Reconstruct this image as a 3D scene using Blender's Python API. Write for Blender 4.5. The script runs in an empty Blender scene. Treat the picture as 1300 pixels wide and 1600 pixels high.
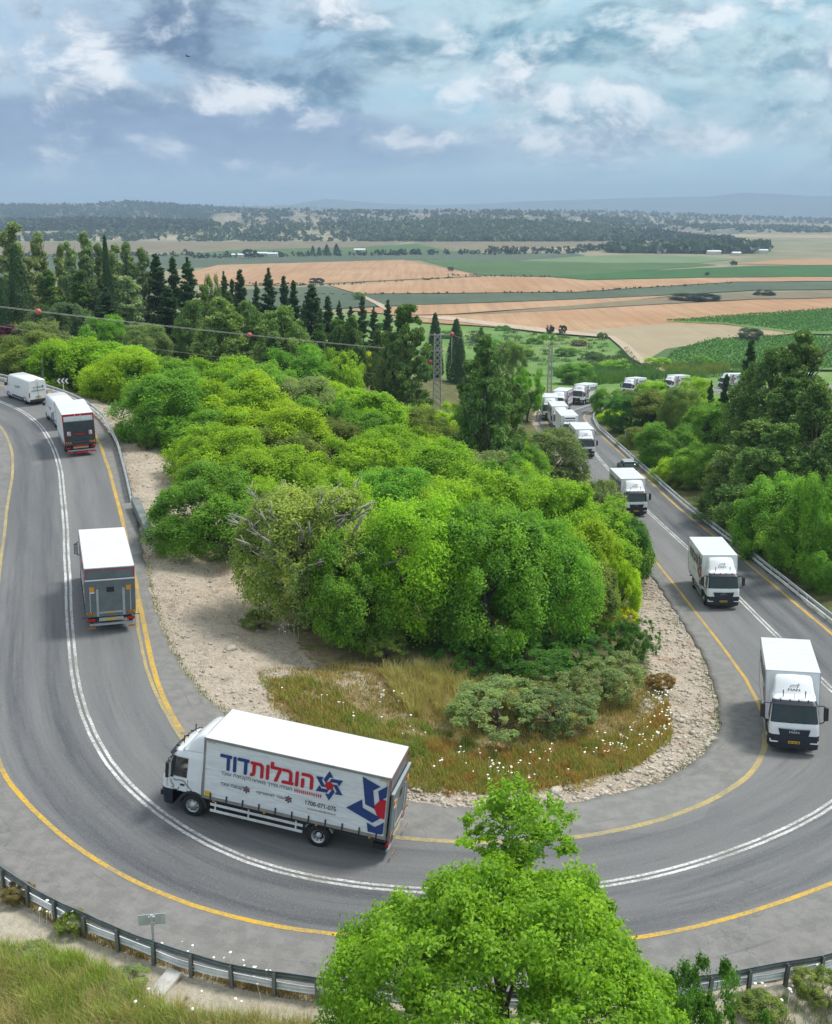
import bpy, bmesh, math, random
import numpy as np
from mathutils import Vector, Matrix
R = math.radians
random.seed(7); rng = np.random.default_rng(11)
scene = bpy.context.scene
COL = scene.collection

# ------------------------------------------------------------------ camera
CZ = 22.5
F_PX = 1600.0
PITCH = math.atan(472 / 1600.0)
cam = bpy.data.cameras.new('camera'); camo = bpy.data.objects.new('camera', cam); COL.objects.link(camo)
cam.sensor_fit = 'VERTICAL'; cam.sensor_height = 24.0; cam.sensor_width = 24.0; cam.lens = 24.0
cam.clip_start = 0.5; cam.clip_end = 60000
camo.location = (0, 0, CZ); camo.rotation_euler = (R(90) - PITCH, 0, 0)
scene.camera = camo

# ------------------------------------------------------------------ node helpers
class G:
    def __init__(s, nt): s.nt = nt
    def n(s, t, **kw):
        nd = s.nt.nodes.new(t)
        for k, v in kw.items(): setattr(nd, k, v)
        return nd
    def put(s, sock, v):
        if v is None: return
        if hasattr(v, 'bl_idname') or isinstance(v, bpy.types.NodeSocket): s.nt.links.new(v, sock)
        else: sock.default_value = v
    def m(s, op, a, b=None, c=None, clamp=False):
        nd = s.n('ShaderNodeMath', operation=op); nd.use_clamp = clamp
        s.put(nd.inputs[0], a); s.put(nd.inputs[1], b); s.put(nd.inputs[2], c)
        return nd.outputs[0]
    def vm(s, op, a, b=None):
        nd = s.n('ShaderNodeVectorMath', operation=op); s.put(nd.inputs[0], a); s.put(nd.inputs[1], b)
        return nd.outputs[0]
    def noise(s, vec, scale, detail=4.0, rough=0.55, dist=0.0, out=0):
        nd = s.n('ShaderNodeTexNoise'); s.put(nd.inputs['Vector'], vec)
        nd.inputs['Scale'].default_value = scale; nd.inputs['Detail'].default_value = detail
        nd.inputs['Roughness'].default_value = rough; nd.inputs['Distortion'].default_value = dist
        return nd.outputs[out]
    def voro(s, vec, scale, out=0, feature='F1'):
        nd = s.n('ShaderNodeTexVoronoi', feature=feature); s.put(nd.inputs['Vector'], vec); nd.inputs['Scale'].default_value = scale
        return nd.outputs[out]
    def ss(s, v, a, b, lo=0.0, hi=1.0):
        nd = s.n('ShaderNodeMapRange', interpolation_type='SMOOTHSTEP'); s.put(nd.inputs[0], v)
        for i, x in enumerate((a, b, lo, hi)): nd.inputs[i + 1].default_value = x
        return nd.outputs[0]
    def mix(s, f, a, b, bt='MIX'):
        nd = s.n('ShaderNodeMix', data_type='RGBA', blend_type=bt); nd.clamp_factor = True
        s.put(nd.inputs[0], f)
        for i, v in ((6, a), (7, b)):
            if isinstance(v, (tuple, list)): v = tuple(v) + (1.0,) if len(v) == 3 else v
            s.put(nd.inputs[i], v)
        return nd.outputs[2]
    def attr(s, name, out='Fac'):
        return s.n('ShaderNodeAttribute', attribute_name=name).outputs[out]
    def pos(s): return s.n('ShaderNodeNewGeometry').outputs['Position']
    def obj(s): return s.n('ShaderNodeTexCoord').outputs['Object']
    def scl(s, v, xyz): return s.vm('MULTIPLY', v, xyz)

HAZE = 1.8e-4
# ------------------------------------------------------------------ world: pale blue sky under broken cloud
SUN_EL, SUN_AZ = R(57), R(62)         # azimuth measured from +Y towards +X
SKY_STRENGTH = 0.1
w = bpy.data.worlds.new('World'); scene.world = w; w.use_nodes = True
g = G(w.node_tree); w.node_tree.nodes.clear()
sky = g.n('ShaderNodeTexSky', sky_type='NISHITA'); sky.sun_disc = False
sky.sun_elevation = SUN_EL; sky.sun_rotation = SUN_AZ; sky.air_density = 1.0; sky.dust_density = 0.6; sky.ozone_density = 1.4
D = g.n('ShaderNodeTexCoord').outputs['Generated']
sep = g.n('ShaderNodeSeparateXYZ'); g.put(sep.inputs[0], D)
az = g.m('ARCTAN2', sep.outputs[0], sep.outputs[1]); el = g.m('ARCSINE', sep.outputs[2])
vec = g.scl(D, (1.0, 1.0, 1.7))
def sg(x, k=4.6): return g.m('MULTIPLY', g.m('SUBTRACT', x, 0.5), k)
vecs = g.scl(D, (1.0, 1.0, 2.3))
wob = g.n('ShaderNodeTexNoise'); g.put(wob.inputs['Vector'], vec); wob.inputs['Scale'].default_value = 6.0; wob.inputs['Detail'].default_value = 5
warp = g.scl(g.vm('SUBTRACT', wob.outputs['Color'], (.5, .5, .5)), (.09, .09, .09))
vecw = g.vm('ADD', vec, warp); vup = g.vm('ADD', vecw, (0.012, 0.0, 0.030))
n1 = sg(g.noise(vecw, 13.0, 10, 0.60)); n2 = sg(g.noise(vup, 13.0, 10, 0.60))
soft = sg(g.noise(g.vm('ADD', vecs, warp), 8.5, 9, 0.58)); big = sg(g.noise(vecs, 4.0, 4, 0.5, 0.4))
def gauss(a0, e0, sa, se):
    da = g.m('DIVIDE', g.m('SUBTRACT', az, R(a0)), R(sa)); de = g.m('DIVIDE', g.m('SUBTRACT', el, R(e0)), R(se))
    q = g.m('ADD', g.m('MULTIPLY', da, da), g.m('MULTIPLY', de, de))
    return g.m('EXPONENT', g.m('MULTIPLY', q, -1.0))
def total(lst):
    t_ = None
    for a0, e0, sa, se, k in lst:
        q = g.m('MULTIPLY', gauss(a0, e0, sa * 1.15, se * 1.15), k * 1.3); t_ = q if t_ is None else g.m('ADD', t_, q)
    return t_
rainbank = total([(-20, 3.4, 16, 1.9, 1.0), (-3, 2.9, 7, 1.3, .45)])              # rain cloud low on the left
shade = total([(-7.0, 8.0, 5.0, 1.7, .62), (-4.5, 5.6, 3.2, 1.0, .52), (-14, 5.6, 6, 1.5, .42), (10.5, 8.9, 3.2, .9, .50), (13.5, 5.2, 1.6, .6, .45), (19.5, 9.7, 2.8, .9, .5), (7.5, 4.7, 3.0, .6, .40), (-14, 8.9, 5, 1.3, .25)])
puffs = total([(-21.5, 7.7, 1.6, 1.6, .75), (-16.3, 7.0, 1.9, 1.4, .66), (-18.5, 6.0, 2.0, .9, .5), (-10, 5.5, 2.2, 1.0, .72), (-.3, 3.6, 1.9, .6, .66), (7.5, 5.7, 3.6, .9, .45),
               (14.0, 3.3, 3.8, .62, .66), (6.5, 3.2, 3.2, .6, .5), (21, 6.8, 2.0, .9, .66), (14.5, 9.6, 2.6, 1.0, .6), (-5, 9.9, 3.4, 1.2, .36), (3.0, 6.4, 3.6, 1.1, .34)])
K = 7.1
def L(r, gg, b, k=1.0):
    f = lambda c: ((c / 255 + 0.055) / 1.055) ** 2.4
    return (f(r) * K * k, f(gg) * K * k, f(b) * K * k)
eastness = g.ss(g.m('ADD', az, g.m('MULTIPLY', big, .07)), R(-14), R(10))
base = g.mix(0.8, sky.outputs[0], g.mix(eastness, L(146, 180, 210), L(134, 198, 218)))
veil = g.ss(g.m('ADD', g.m('MULTIPLY', soft, 0.8), g.m('MULTIPLY', big, 0.5)), -.95, .30)
c = g.mix(g.m('MULTIPLY', veil, 0.95), base, g.mix(eastness, L(196, 212, 224), L(202, 224, 230)))
dk = g.ss(g.m('ADD', g.m('ADD', g.m('ADD', g.m('MULTIPLY', soft, 1.0), g.m('MULTIPLY', big, .5)), g.m('MULTIPLY', n1, .6)), shade), -.25, .80)
dkcol = g.mix(g.ss(g.m('SUBTRACT', n1, n2), -.5, .55), g.mix(eastness, L(70, 98, 136), L(80, 134, 156)), g.mix(eastness, L(132, 156, 184), L(142, 186, 202)))
c = g.mix(g.m('MULTIPLY', dk, 0.95), c, dkcol)
edge = g.ss(g.m('ADD', rainbank, g.m('MULTIPLY', soft, .45)), .22, .92)
c = g.mix(g.m('MULTIPLY', edge, 0.82), c, g.mix(g.ss(soft, -.4, .4), L(94, 118, 160), L(130, 152, 188)))
cum = g.ss(g.m('ADD', g.m('ADD', g.m('MULTIPLY', n1, .9), g.m('MULTIPLY', soft, .35)), puffs), .05, 1.05)
lit = g.ss(g.m('SUBTRACT', n1, n2), -.7, .6)
c = g.mix(g.m('MULTIPLY', cum, 0.86), c, g.mix(lit, L(150, 172, 194), L(248, 250, 252)))
hz_ = g.ss(el, R(0.0), R(3.4), 0.9, 0.0)
c = g.mix(hz_, c, g.mix(eastness, L(164, 188, 218, 1.08), L(178, 210, 228, 1.08)))
# towards the zenith the layer of cloud closes and is brighter, as under any light overcast
zen = g.ss(sep.outputs[2], 0.22, 0.75)
c = g.mix(g.m('MULTIPLY', zen, 0.75), c, g.mix(veil, L(196, 212, 226), L(236, 240, 243, 1.05)))
bg = g.n('ShaderNodeBackground'); g.put(bg.inputs[0], c); bg.inputs[1].default_value = SKY_STRENGTH
g.nt.links.new(bg.outputs[0], g.n('ShaderNodeOutputWorld').inputs[0])

# ------------------------------------------------------------------ sun behind thin cloud
sd = bpy.data.lights.new('sun', 'SUN'); so = bpy.data.objects.new('sun', sd); COL.objects.link(so)
sd.energy = 2.1; sd.angle = R(13); sd.color = (1.0, 0.965, 0.9)
dirv = Vector((math.sin(SUN_AZ) * math.cos(SUN_EL), math.cos(SUN_AZ) * math.cos(SUN_EL), math.sin(SUN_EL)))
so.rotation_euler = dirv.to_track_quat('Z', 'Y').to_euler(); so.location = (60, 40, 120)

vs = scene.view_settings
vs.view_transform = 'Standard'; vs.look = 'None'; vs.gamma = 1.0; vs.exposure = 0.72
try: vs.use_curve_mapping = False
except Exception: pass
scene.render.engine = 'CYCLES'
cy = scene.cycles
cy.use_denoising = True; cy.max_bounces = 6; cy.diffuse_bounces = 4; cy.glossy_bounces = 2; cy.transmission_bounces = 3
cy.transparent_max_bounces = 8; cy.volume_bounces = 0; cy.caustics_reflective = False; cy.caustics_refractive = False
try: cy.denoising_input_passes = 'RGB_ALBEDO_NORMAL'; cy.denoising_prefilter = 'ACCURATE'
except Exception: pass

# ------------------------------------------------------------------ object helpers
def obj(name, me, mat=None, parent=None, kind=None, loc=None):
    o = bpy.data.objects.new(name, me); COL.objects.link(o)
    if mat is not None and me is not None and hasattr(me, 'materials') and len(me.materials) == 0: me.materials.append(mat)
    if parent is not None: o.parent = parent
    if kind: o['kind'] = kind
    if loc is not None: o.location = loc
    return o
def thing(name, label, cat, loc=(0, 0, 0), group=None):
    o = bpy.data.objects.new(name, None); COL.objects.link(o); o.location = loc; o.empty_display_size = 0.3
    o['label'] = label; o['category'] = cat
    if group: o['group'] = group
    return o
def tag(o, label, cat, group=None):
    o['label'] = label; o['category'] = cat
    if group: o['group'] = group
    return o
def copy_tree(o, parent=None):
    c = o.copy(); COL.objects.link(c)
    if parent is not None: c.parent = parent
    for ch in list(o.children): copy_tree(ch, c)
    return c
def npmesh(name, V, Fq, mat=None, smooth=False, attrs=None):
    """V (n,3), Fq (m,3|4) int arrays -> mesh, fast"""
    V = np.asarray(V, dtype=np.float32); Fq = np.asarray(Fq, dtype=np.int32)
    me = bpy.data.meshes.new(name); k = Fq.shape[1]
    me.vertices.add(len(V)); me.vertices.foreach_set('co', V.ravel())
    me.loops.add(Fq.size); me.loops.foreach_set('vertex_index', Fq.ravel())
    me.polygons.add(len(Fq)); me.polygons.foreach_set('loop_start', np.arange(0, Fq.size, k, dtype=np.int32))
    try: me.polygons.foreach_set('loop_total', np.full(len(Fq), k, dtype=np.int32))
    except Exception: pass
    if smooth: me.polygons.foreach_set('use_smooth', np.ones(len(Fq), dtype=bool))
    for nm, arr in (attrs or {}).items():
        a = me.attributes.new(nm, 'FLOAT', 'POINT'); a.data.foreach_set('value', np.asarray(arr, dtype=np.float32))
    me.update(); me.validate()
    if mat is not None: me.materials.append(mat)
    return me
class MB:
    """collects simple solids; build() links them as ONE mesh object"""
    def __init__(s): s.v = []; s.f = []; s.sm = []
    def add(s, vs_, fs, smooth=False):
        o = len(s.v); s.v += [tuple(p) for p in vs_]; s.f += [[i + o for i in f] for f in fs]; s.sm += [smooth] * len(fs); return s
    def box(s, x0, x1, y0, y1, z0, z1):
        v = [(x0, y0, z0), (x1, y0, z0), (x1, y1, z0), (x0, y1, z0), (x0, y0, z1), (x1, y0, z1), (x1, y1, z1), (x0, y1, z1)]
        return s.add(v, [(0, 3, 2, 1), (4, 5, 6, 7), (0, 1, 5, 4), (1, 2, 6, 5), (2, 3, 7, 6), (3, 0, 4, 7)])
    def bbox(s, x0, x1, y0, y1, z0, z1, b=0.03, seg=2):
        bm = bmesh.new(); bmesh.ops.create_cube(bm, size=1)
        for v in bm.verts: v.co = Vector(((x0 + x1) / 2 + v.co.x * (x1 - x0), (y0 + y1) / 2 + v.co.y * (y1 - y0), (z0 + z1) / 2 + v.co.z * (z1 - z0)))
        bmesh.ops.bevel(bm, geom=bm.edges[:], offset=b, segments=seg, profile=0.5, affect='EDGES')
        bm.verts.index_update(); s.add([v.co[:] for v in bm.verts], [[v.index for v in f.verts] for f in bm.faces]); bm.free(); return s
    def prism(s, pts, axis, a, b):
        """polygon pts (two coords) extruded along axis from a to b; axis 'x': pts=(y,z), 'y': (x,z), 'z': (x,y)"""
        def P(p, t): return {'x': (t, p[0], p[1]), 'y': (p[0], t, p[1]), 'z': (p[0], p[1], t)}[axis]
        n = len(pts); v = [P(p, a) for p in pts] + [P(p, b) for p in pts]
        return s.add(v, [list(range(n))[::-1], list(range(n, 2 * n))] + [[i, (i + 1) % n, (i + 1) % n + n, i + n] for i in range(n)])
    def tube(s, pts, r, n=6, caps=True, smooth=True):
        pts = [Vector(p) for p in pts]; rs = r if isinstance(r, (list, tuple)) else [r] * len(pts); V = []; Fs = []
        for i, p in enumerate(pts):
            d = (pts[min(i + 1, len(pts) - 1)] - pts[max(i - 1, 0)]).normalized()
            u = d.cross(Vector((0, 0, 1)) if abs(d.z) < 0.9 else Vector((1, 0, 0))).normalized(); w_ = d.cross(u)
            for k in range(n): a = 2 * math.pi * k / n; V.append(p + (u * math.cos(a) + w_ * math.sin(a)) * rs[i])
        for i in range(len(pts) - 1):
            for k in range(n): Fs.append((i * n + k, i * n + (k + 1) % n, (i + 1) * n + (k + 1) % n, (i + 1) * n + k))
        if caps: Fs += [list(range(n))[::-1], list(range((len(pts) - 1) * n, len(pts) * n))]
        return s.add(V, Fs, smooth)
    def lathe_x(s, prof, cx=0, cy_=0, cz=0, n=24, smooth=True):
        """profile of (x, radius) turned about the x axis"""
        V = []; Fs = []
        for (x, r) in prof:
            for k in range(n): a = 2 * math.pi * k / n; V.append((cx + x, cy_ + r * math.cos(a), cz + r * math.sin(a)))
        for i in range(len(prof) - 1):
            for k in range(n): Fs.append((i * n + k, i * n + (k + 1) % n, (i + 1) * n + (k + 1) % n, (i + 1) * n + k))
        return s.add(V, Fs, smooth)
    def grid(s, rows, closed=False, smooth=True):
        n = len(rows[0]); V = [p for r_ in rows for p in r_]; Fs = []
        for i in range(len(rows) - 1):
            for k in range(n if closed else n - 1): Fs.append((i * n + k, i * n + (k + 1) % n, (i + 1) * n + (k + 1) % n, (i + 1) * n + k))
        return s.add(V, Fs, smooth)
    def mesh(s, name, mat=None, fixn=False):
        me = bpy.data.meshes.new(name); me.from_pydata(s.v, [], s.f); me.polygons.foreach_set('use_smooth', s.sm); me.update()
        if fixn:
            bm = bmesh.new(); bm.from_mesh(me); bmesh.ops.recalc_face_normals(bm, faces=bm.faces[:]); bm.to_mesh(me); bm.free()
        if mat is not None: me.materials.append(mat)
        return me
    def build(s, name, mat, parent=None, kind=None, loc=None, fixn=False):
        return obj(name, s.mesh(name, mat, fixn), None, parent, kind, loc)

# ------------------------------------------------------------------ materials
def pmat(name, col, rough=0.6, metal=0.0, var=0.0, vscale=3.0, bump=0.0, bscale=20.0, coat=0.0, dirt=None):
    m = bpy.data.materials.new(name); m.use_nodes = True; gg = G(m.node_tree); b = m.node_tree.nodes['Principled BSDF']
    b.inputs['Roughness'].default_value = rough; b.inputs['Metallic'].default_value = metal
    if coat: b.inputs['Coat Weight'].default_value = coat; b.inputs['Coat Roughness'].default_value = 0.08
    c_ = tuple(col) + (1,)
    if var or dirt:
        n_ = gg.noise(gg.obj(), vscale, 6, 0.62)
        cc = gg.mix(gg.ss(n_, 0.3, 0.7), tuple(x * (1 - var) for x in col), tuple(min(1, x * (1 + var)) for x in col))
        if dirt:
            n2_ = gg.noise(gg.scl(gg.obj(), (1, 1, 0.35)), 5.0, 7, 0.66)
            cc = gg.mix(gg.ss(n2_, 0.56, 0.8, 0, 0.45), cc, dirt)
        gg.put(b.inputs['Base Color'], cc)
    else: b.inputs['Base Color'].default_value = c_
    if bump:
        bp = gg.n('ShaderNodeBump'); bp.inputs['Strength'].default_value = bump; gg.put(bp.inputs['Height'], gg.noise(gg.obj(), bscale, 4)); gg.put(b.inputs['Normal'], bp.outputs[0])
    return m
MT = {}
DUST = (0.36, 0.32, 0.26)
MT['white'] = pmat('white_paint', (0.80, 0.81, 0.82), 0.32, var=0.03, coat=0.3, dirt=(0.56, 0.54, 0.5))
MT['panel'] = pmat('white_panel', (0.78, 0.80, 0.81), 0.45, var=0.03, dirt=(0.6, 0.58, 0.55))
MT['roofw'] = pmat('white_roof', (0.66, 0.675, 0.69), 0.5, var=0.035, vscale=0.7)
MT['grey'] = pmat('grey_paint', (0.135, 0.16, 0.172), 0.45, var=0.12, vscale=2.0, dirt=(0.12, 0.12, 0.12))
MT['lightgrey'] = pmat('light_grey_metal', (0.42, 0.45, 0.46), 0.42, 0.3, var=0.08)
MT['frame'] = pmat('aluminium_frame', (0.30, 0.29, 0.27), 0.45, 0.4, var=0.12)
MT['dark'] = pmat('dark_plastic', (0.022, 0.024, 0.028), 0.5, var=0.2)
MT['navy'] = pmat('dark_bumper', (0.016, 0.022, 0.034), 0.38, var=0.15)
MT['chassis'] = pmat('chassis_black', (0.014, 0.014, 0.015), 0.7, var=0.3, dirt=(0.08, 0.075, 0.065))
MT['rubber'] = pmat('tyre_rubber', (0.018, 0.018, 0.019), 0.85, var=0.2)
MT['rim'] = pmat('wheel_rim', (0.46, 0.47, 0.48), 0.4, 0.5, var=0.15, dirt=(0.1, 0.09, 0.08))
MT['steel'] = pmat('galvanised_steel', (0.50, 0.52, 0.53), 0.5, 0.2, var=0.18, vscale=1.4, dirt=(0.2, 0.18, 0.15))
MT['steelw'] = pmat('brightened_steel', (0.74, 0.75, 0.75), 0.5, 0.15, var=0.14, vscale=1.4, dirt=(0.3, 0.28, 0.24))  # base colour brightened so the near guardrail's shaded lower beam looks sky-lit
MT['steeld'] = pmat('weathered_steel', (0.19, 0.21, 0.205), 0.6, 0.3, var=0.25, vscale=1.6, dirt=(0.18, 0.15, 0.11))
MT['red'] = pmat('red_paint', (0.5, 0.01, 0.016), 0.45)
MT['liftd'] = pmat('dark_lift_plate', (0.045, 0.055, 0.062), 0.55, var=0.2, dirt=(0.1, 0.1, 0.1))
MT['blue'] = pmat('blue_print', (0.012, 0.045, 0.19), 0.5)
MT['redp'] = pmat('red_print', (0.52, 0.006, 0.025), 0.5)
MT['black'] = pmat('black_print', (0.015, 0.016, 0.02), 0.55)
MT['greyp'] = pmat('grey_print', (0.075, 0.08, 0.09), 0.55)
MT['orange'] = pmat('amber_plastic', (0.72, 0.30, 0.01), 0.4)
MT['plate'] = pmat('yellow_plate', (0.72, 0.42, 0.01), 0.45)
MT['redl'] = pmat('red_lens', (0.36, 0.006, 0.006), 0.25)
MT['lamp'] = pmat('lamp_glass', (0.80, 0.82, 0.84), 0.12)
MT['whitep'] = pmat('white_print', (0.8, 0.8, 0.8), 0.5)
MT['marker'] = pmat('marker_ball_red', (0.55, 0.13, 0.10), 0.5, var=0.1)
MT['cream'] = pmat('cream_tape', (0.5, 0.44, 0.3), 0.6)
MT['wood'] = pmat('weathered_pole', (0.26, 0.25, 0.22), 0.85, var=0.2, vscale=4)
MT['pylon'] = pmat('weathered_pylon_steel', (0.42, 0.40, 0.37), 0.8, var=0.15)
MT['concrete'] = pmat('old_concrete', (0.52, 0.50, 0.47), 0.9, var=0.16, vscale=5, bump=0.3)
MT['skin'] = pmat('skin', (0.42, 0.22, 0.15), 0.6)
MT['shirt'] = pmat('dark_shirt', (0.03, 0.035, 0.05), 0.9)
def glassmat(name, col, alpha):
    m = bpy.data.materials.new(name); m.use_nodes = True; b = m.node_tree.nodes['Principled BSDF']
    b.inputs['Base Color'].default_value = tuple(col) + (1,); b.inputs['Roughness'].default_value = 0.05; b.inputs['Alpha'].default_value = alpha
    b.inputs['Specular IOR Level'].default_value = 0.6
    return m
MT['glass'] = glassmat('windscreen_glass', (0.012, 0.026, 0.026), 1.0)
MT['sglass'] = glassmat('side_glass', (0.012, 0.02, 0.02), 0.42)
def curtainmat():
    m = bpy.data.materials.new('tarpaulin'); m.use_nodes = True; gg = G(m.node_tree); b = m.node_tree.nodes['Principled BSDF']
    n_ = gg.noise(gg.obj(), 1.3, 6, 0.6); gg.put(b.inputs['Base Color'], gg.mix(gg.ss(n_, 0.35, 0.7), (0.70, 0.72, 0.74), (0.78, 0.80, 0.81)))
    b.inputs['Roughness'].default_value = 0.42
    vv = gg.n('ShaderNodeMapping'); gg.put(vv.inputs[0], gg.obj()); vv.inputs['Rotation'].default_value = (R(38), 0, 0); vv.inputs['Scale'].default_value = (1, 0.45, 2.2)
    n3 = gg.noise(vv.outputs[0], 1.6, 3, 0.5, 0.6)
    bp = gg.n('ShaderNodeBump'); bp.inputs['Strength'].default_value = 0.55; bp.inputs['Distance'].default_value = 0.12; gg.put(bp.inputs['Height'], n3); gg.put(b.inputs['Normal'], bp.outputs[0])
    return m
MT['tarp'] = curtainmat()
# ------------------------------------------------------------------ the road: centre line (x, y, z) every 3 m
ROAD = np.array([-50.0,110.3,4.00,-47.6,108.4,3.84,-45.2,106.6,3.68,-42.9,104.7,3.52,-40.8,102.6,3.37,-38.9,100.3,3.24,-37.2,97.8,3.12,-35.6,95.2,3.00,-34.2,92.6,2.89,-32.9,89.9,2.79,-31.6,87.2,2.68,-30.4,84.4,2.58,-29.3,81.7,2.47,-28.2,78.9,2.37,-27.2,76.0,2.26,-26.2,73.2,2.15,-25.2,70.4,2.04,-24.2,67.6,1.93,-23.2,64.7,1.81,-22.3,61.9,1.69,-21.3,59.0,1.57,-20.3,56.2,1.45,-19.4,53.3,1.33,-18.4,50.5,1.20,-17.4,47.7,1.06,-16.4,44.9,0.92,-15.2,42.1,0.78,-13.8,39.4,0.62,-12.2,36.9,0.46,-10.2,34.7,0.29,-7.9,32.8,0.11,-5.3,31.4,-0.08,-2.4,30.8,-0.27,0.6,30.7,-0.47,3.5,30.9,-0.67,6.5,31.5,-0.87,9.3,32.6,-1.07,11.9,34.0,-1.27,14.4,35.6,-1.47,16.8,37.4,-1.69,19.0,39.5,-1.91,20.8,41.8,-2.16,22.2,44.4,-2.42,23.0,47.3,-2.71,23.2,50.3,-3.00,23.2,53.3,-3.31,23.3,56.3,-3.62,23.5,59.3,-3.93,23.6,62.3,-4.23,23.7,65.3,-4.52,23.8,68.3,-4.80,23.9,71.3,-5.07,24.0,74.3,-5.32,24.0,77.3,-5.56,24.1,80.3,-5.80,24.1,83.3,-6.03,24.1,86.3,-6.25,24.0,89.3,-6.46,24.0,92.3,-6.67,23.9,95.3,-6.86,23.9,98.3,-7.06,23.8,101.3,-7.24,23.8,104.3,-7.40,23.8,107.3,-7.55,23.8,110.3,-7.70,23.8,113.3,-7.83,23.8,116.3,-7.96,23.8,119.3,-8.09,23.8,122.3,-8.21,23.8,125.3,-8.33,23.8,128.3,-8.45,23.9,131.3,-8.57,23.9,134.3,-8.70,23.9,137.3,-8.82,23.9,140.3,-8.94,23.9,143.3,-9.07,23.9,146.3,-9.19,23.9,149.3,-9.32,23.9,152.3,-9.46,24.0,155.3,-9.59,24.1,158.3,-9.74,24.3,161.3,-9.89,24.5,164.3,-10.06,25.0,167.2,-10.24,25.7,170.1,-10.43,26.5,173.0,-10.63,27.5,175.8,-10.85,28.8,178.5,-11.08,30.1,181.2,-11.32,31.4,183.9,-11.56,32.8,186.6,-11.82,34.2,189.2,-12.09,35.7,191.8,-12.37,37.1,194.5,-12.66,38.6,197.1,-12.95,40.1,199.7,-13.25,41.6,202.3,-13.56,43.1,204.8,-13.87,44.7,207.4,-14.18,46.2,210.0,-14.49,47.9,212.5,-14.80,49.6,215.0,-15.12,51.3,217.5,-15.44,53.0,219.9,-15.76,54.6,222.4,-16.08,56.3,224.9,-16.40,58.0,227.3,-16.71,59.9,229.7,-17.01,62.1,231.7,-17.29,64.3,233.8,-17.56,66.5,235.9,-17.83,68.6,237.9,-18.10,70.8,240.0,-18.37,73.0,242.0,-18.64,75.2,244.0,-18.90,77.7,245.7,-19.14,80.3,247.3,-19.36,82.8,248.9,-19.58,85.4,250.4,-19.80,87.9,252.0,-20.03,90.5,253.6,-20.25,93.0,255.1,-20.46,95.7,256.5,-20.67,98.4,257.8,-20.87,101.1,259.2,-21.07,103.8,260.5,-21.27,106.5,261.8,-21.48,109.2,263.1,-21.68,111.8,264.5,-21.88]).reshape(-1, 3)
def _smooth(a, sig):
    k = np.arange(-30, 31); wt = np.exp(-0.5 * (k / sig) ** 2); wt /= wt.sum()
    return np.convolve(np.pad(a, 30, mode='reflect', reflect_type='odd'), wt, 'valid')
_s3 = np.arange(len(ROAD)) * 3.0
S0, S1 = -48.0, _s3[-1] + 60
SS = np.arange(S0, S1, 1.0)
def _ext(a):
    lo = a[0] + (a[1] - a[0]) / 3 * (SS); hi = a[-1] + (a[-1] - a[-3]) / 6 * (SS - _s3[-1]); mid = np.interp(SS, _s3, a)
    return np.where(SS < 0, lo, np.where(SS > _s3[-1], hi, mid))
CX, CYY, CZZ = (_smooth(_ext(ROAD[:, i]), 1.6) for i in range(3))
TX, TY = np.gradient(CX), np.gradient(CYY); _n = np.hypot(TX, TY); TX /= _n; TY /= _n
NX, NY = -TY, TX                       # towards the inside of the bend
def bank(t): return np.interp(t, [0, 20, 40, 60, 75, 100, 130, 145, 160, 260, 400], [-.03, -.03, 0, .035, .06, .07, .06, .03, .02, 0, 0])
T_oY = ([-50, 0, 20, 29, 38, 48, 60, 82, 85, 89, 92.8, 96, 105, 110, 113, 130, 145, 215, 236, 250, 270, 460], [-3.3, -3.2, -3.25, -3.35, -3.6, -3.85, -3.85, -3.95, -3.65, -3.35, -3.05, -2.88, -3.15, -3.25, -3.4, -3.5, -3.6, -3.45, -3.05, -2.7, -3.1, -3.3])
T_iY = ([-50, 0, 22, 27, 36, 54, 68, 80, 95, 105, 111, 114, 118, 121.4, 125.2, 131, 136, 143, 162, 170, 250, 460], [3.6, 3.9, 4.2, 3.95, 3.7, 3.76, 3.8, 3.6, 3.4, 3.3, 3.2, 3.33, 3.78, 4.35, 4.85, 4.65, 4.1, 4.02, 3.86, 3.72, 3.5, 3.4])
T_iE = ([-50, 0, 20, 32, 49, 58, 65, 71, 75, 79, 81, 98, 100, 111, 113, 116, 119, 123, 130, 134, 139, 148, 158, 200, 460], [5.2, 5.4, 5.4, 5.2, 4.85, 4.6, 4.48, 4.66, 5.0, 5.5, 5.9, 6.3, 6.05, 5.83, 5.7, 6.07, 6.47, 7.0, 7.0, 6.3, 5.62, 5.35, 5.1, 4.7, 4.6])
T_oE = ([-50, 0, 30, 60, 80, 87, 92, 98, 105, 109, 114, 122, 140, 200, 460], [-4.8, -4.7, -4.7, -5.0, -6.4, -6.15, -5.7, -5.65, -5.95, -6.5, -6.6, -6.0, -4.45, -4.35, -4.3])
def tab(T, s): return np.interp(s, T[0], T[1])
def rpt(s, d, h=0.0):
    """point of the road surface at arc length s, offset d"""
    s = np.asarray(s, float); x, y, z = np.interp(s, SS, CX), np.interp(s, SS, CYY), np.interp(s, SS, CZZ)
    nx, ny = np.interp(s, SS, NX), np.interp(s, SS, NY); n = np.hypot(nx, ny)
    return np.stack(np.broadcast_arrays(x + nx / n * d, y + ny / n * d, z - bank(s) * d + h), -1)
def near_road(x, y):
    x = np.atleast_1d(x).astype(float); y = np.atleast_1d(y).astype(float); so_, do_ = np.empty(len(x)), np.empty(len(x))
    for a in range(0, len(x), 20000):
        xx, yy = x[a:a + 20000, None], y[a:a + 20000, None]
        i = ((xx - CX) ** 2 + (yy - CYY) ** 2).argmin(1); dx, dy = xx[:, 0] - CX[i], yy[:, 0] - CYY[i]
        so_[a:a + 20000] = SS[i] + dx * TX[i] + dy * TY[i]; do_[a:a + 20000] = dx * NX[i] + dy * NY[i]
    return so_, do_

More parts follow.
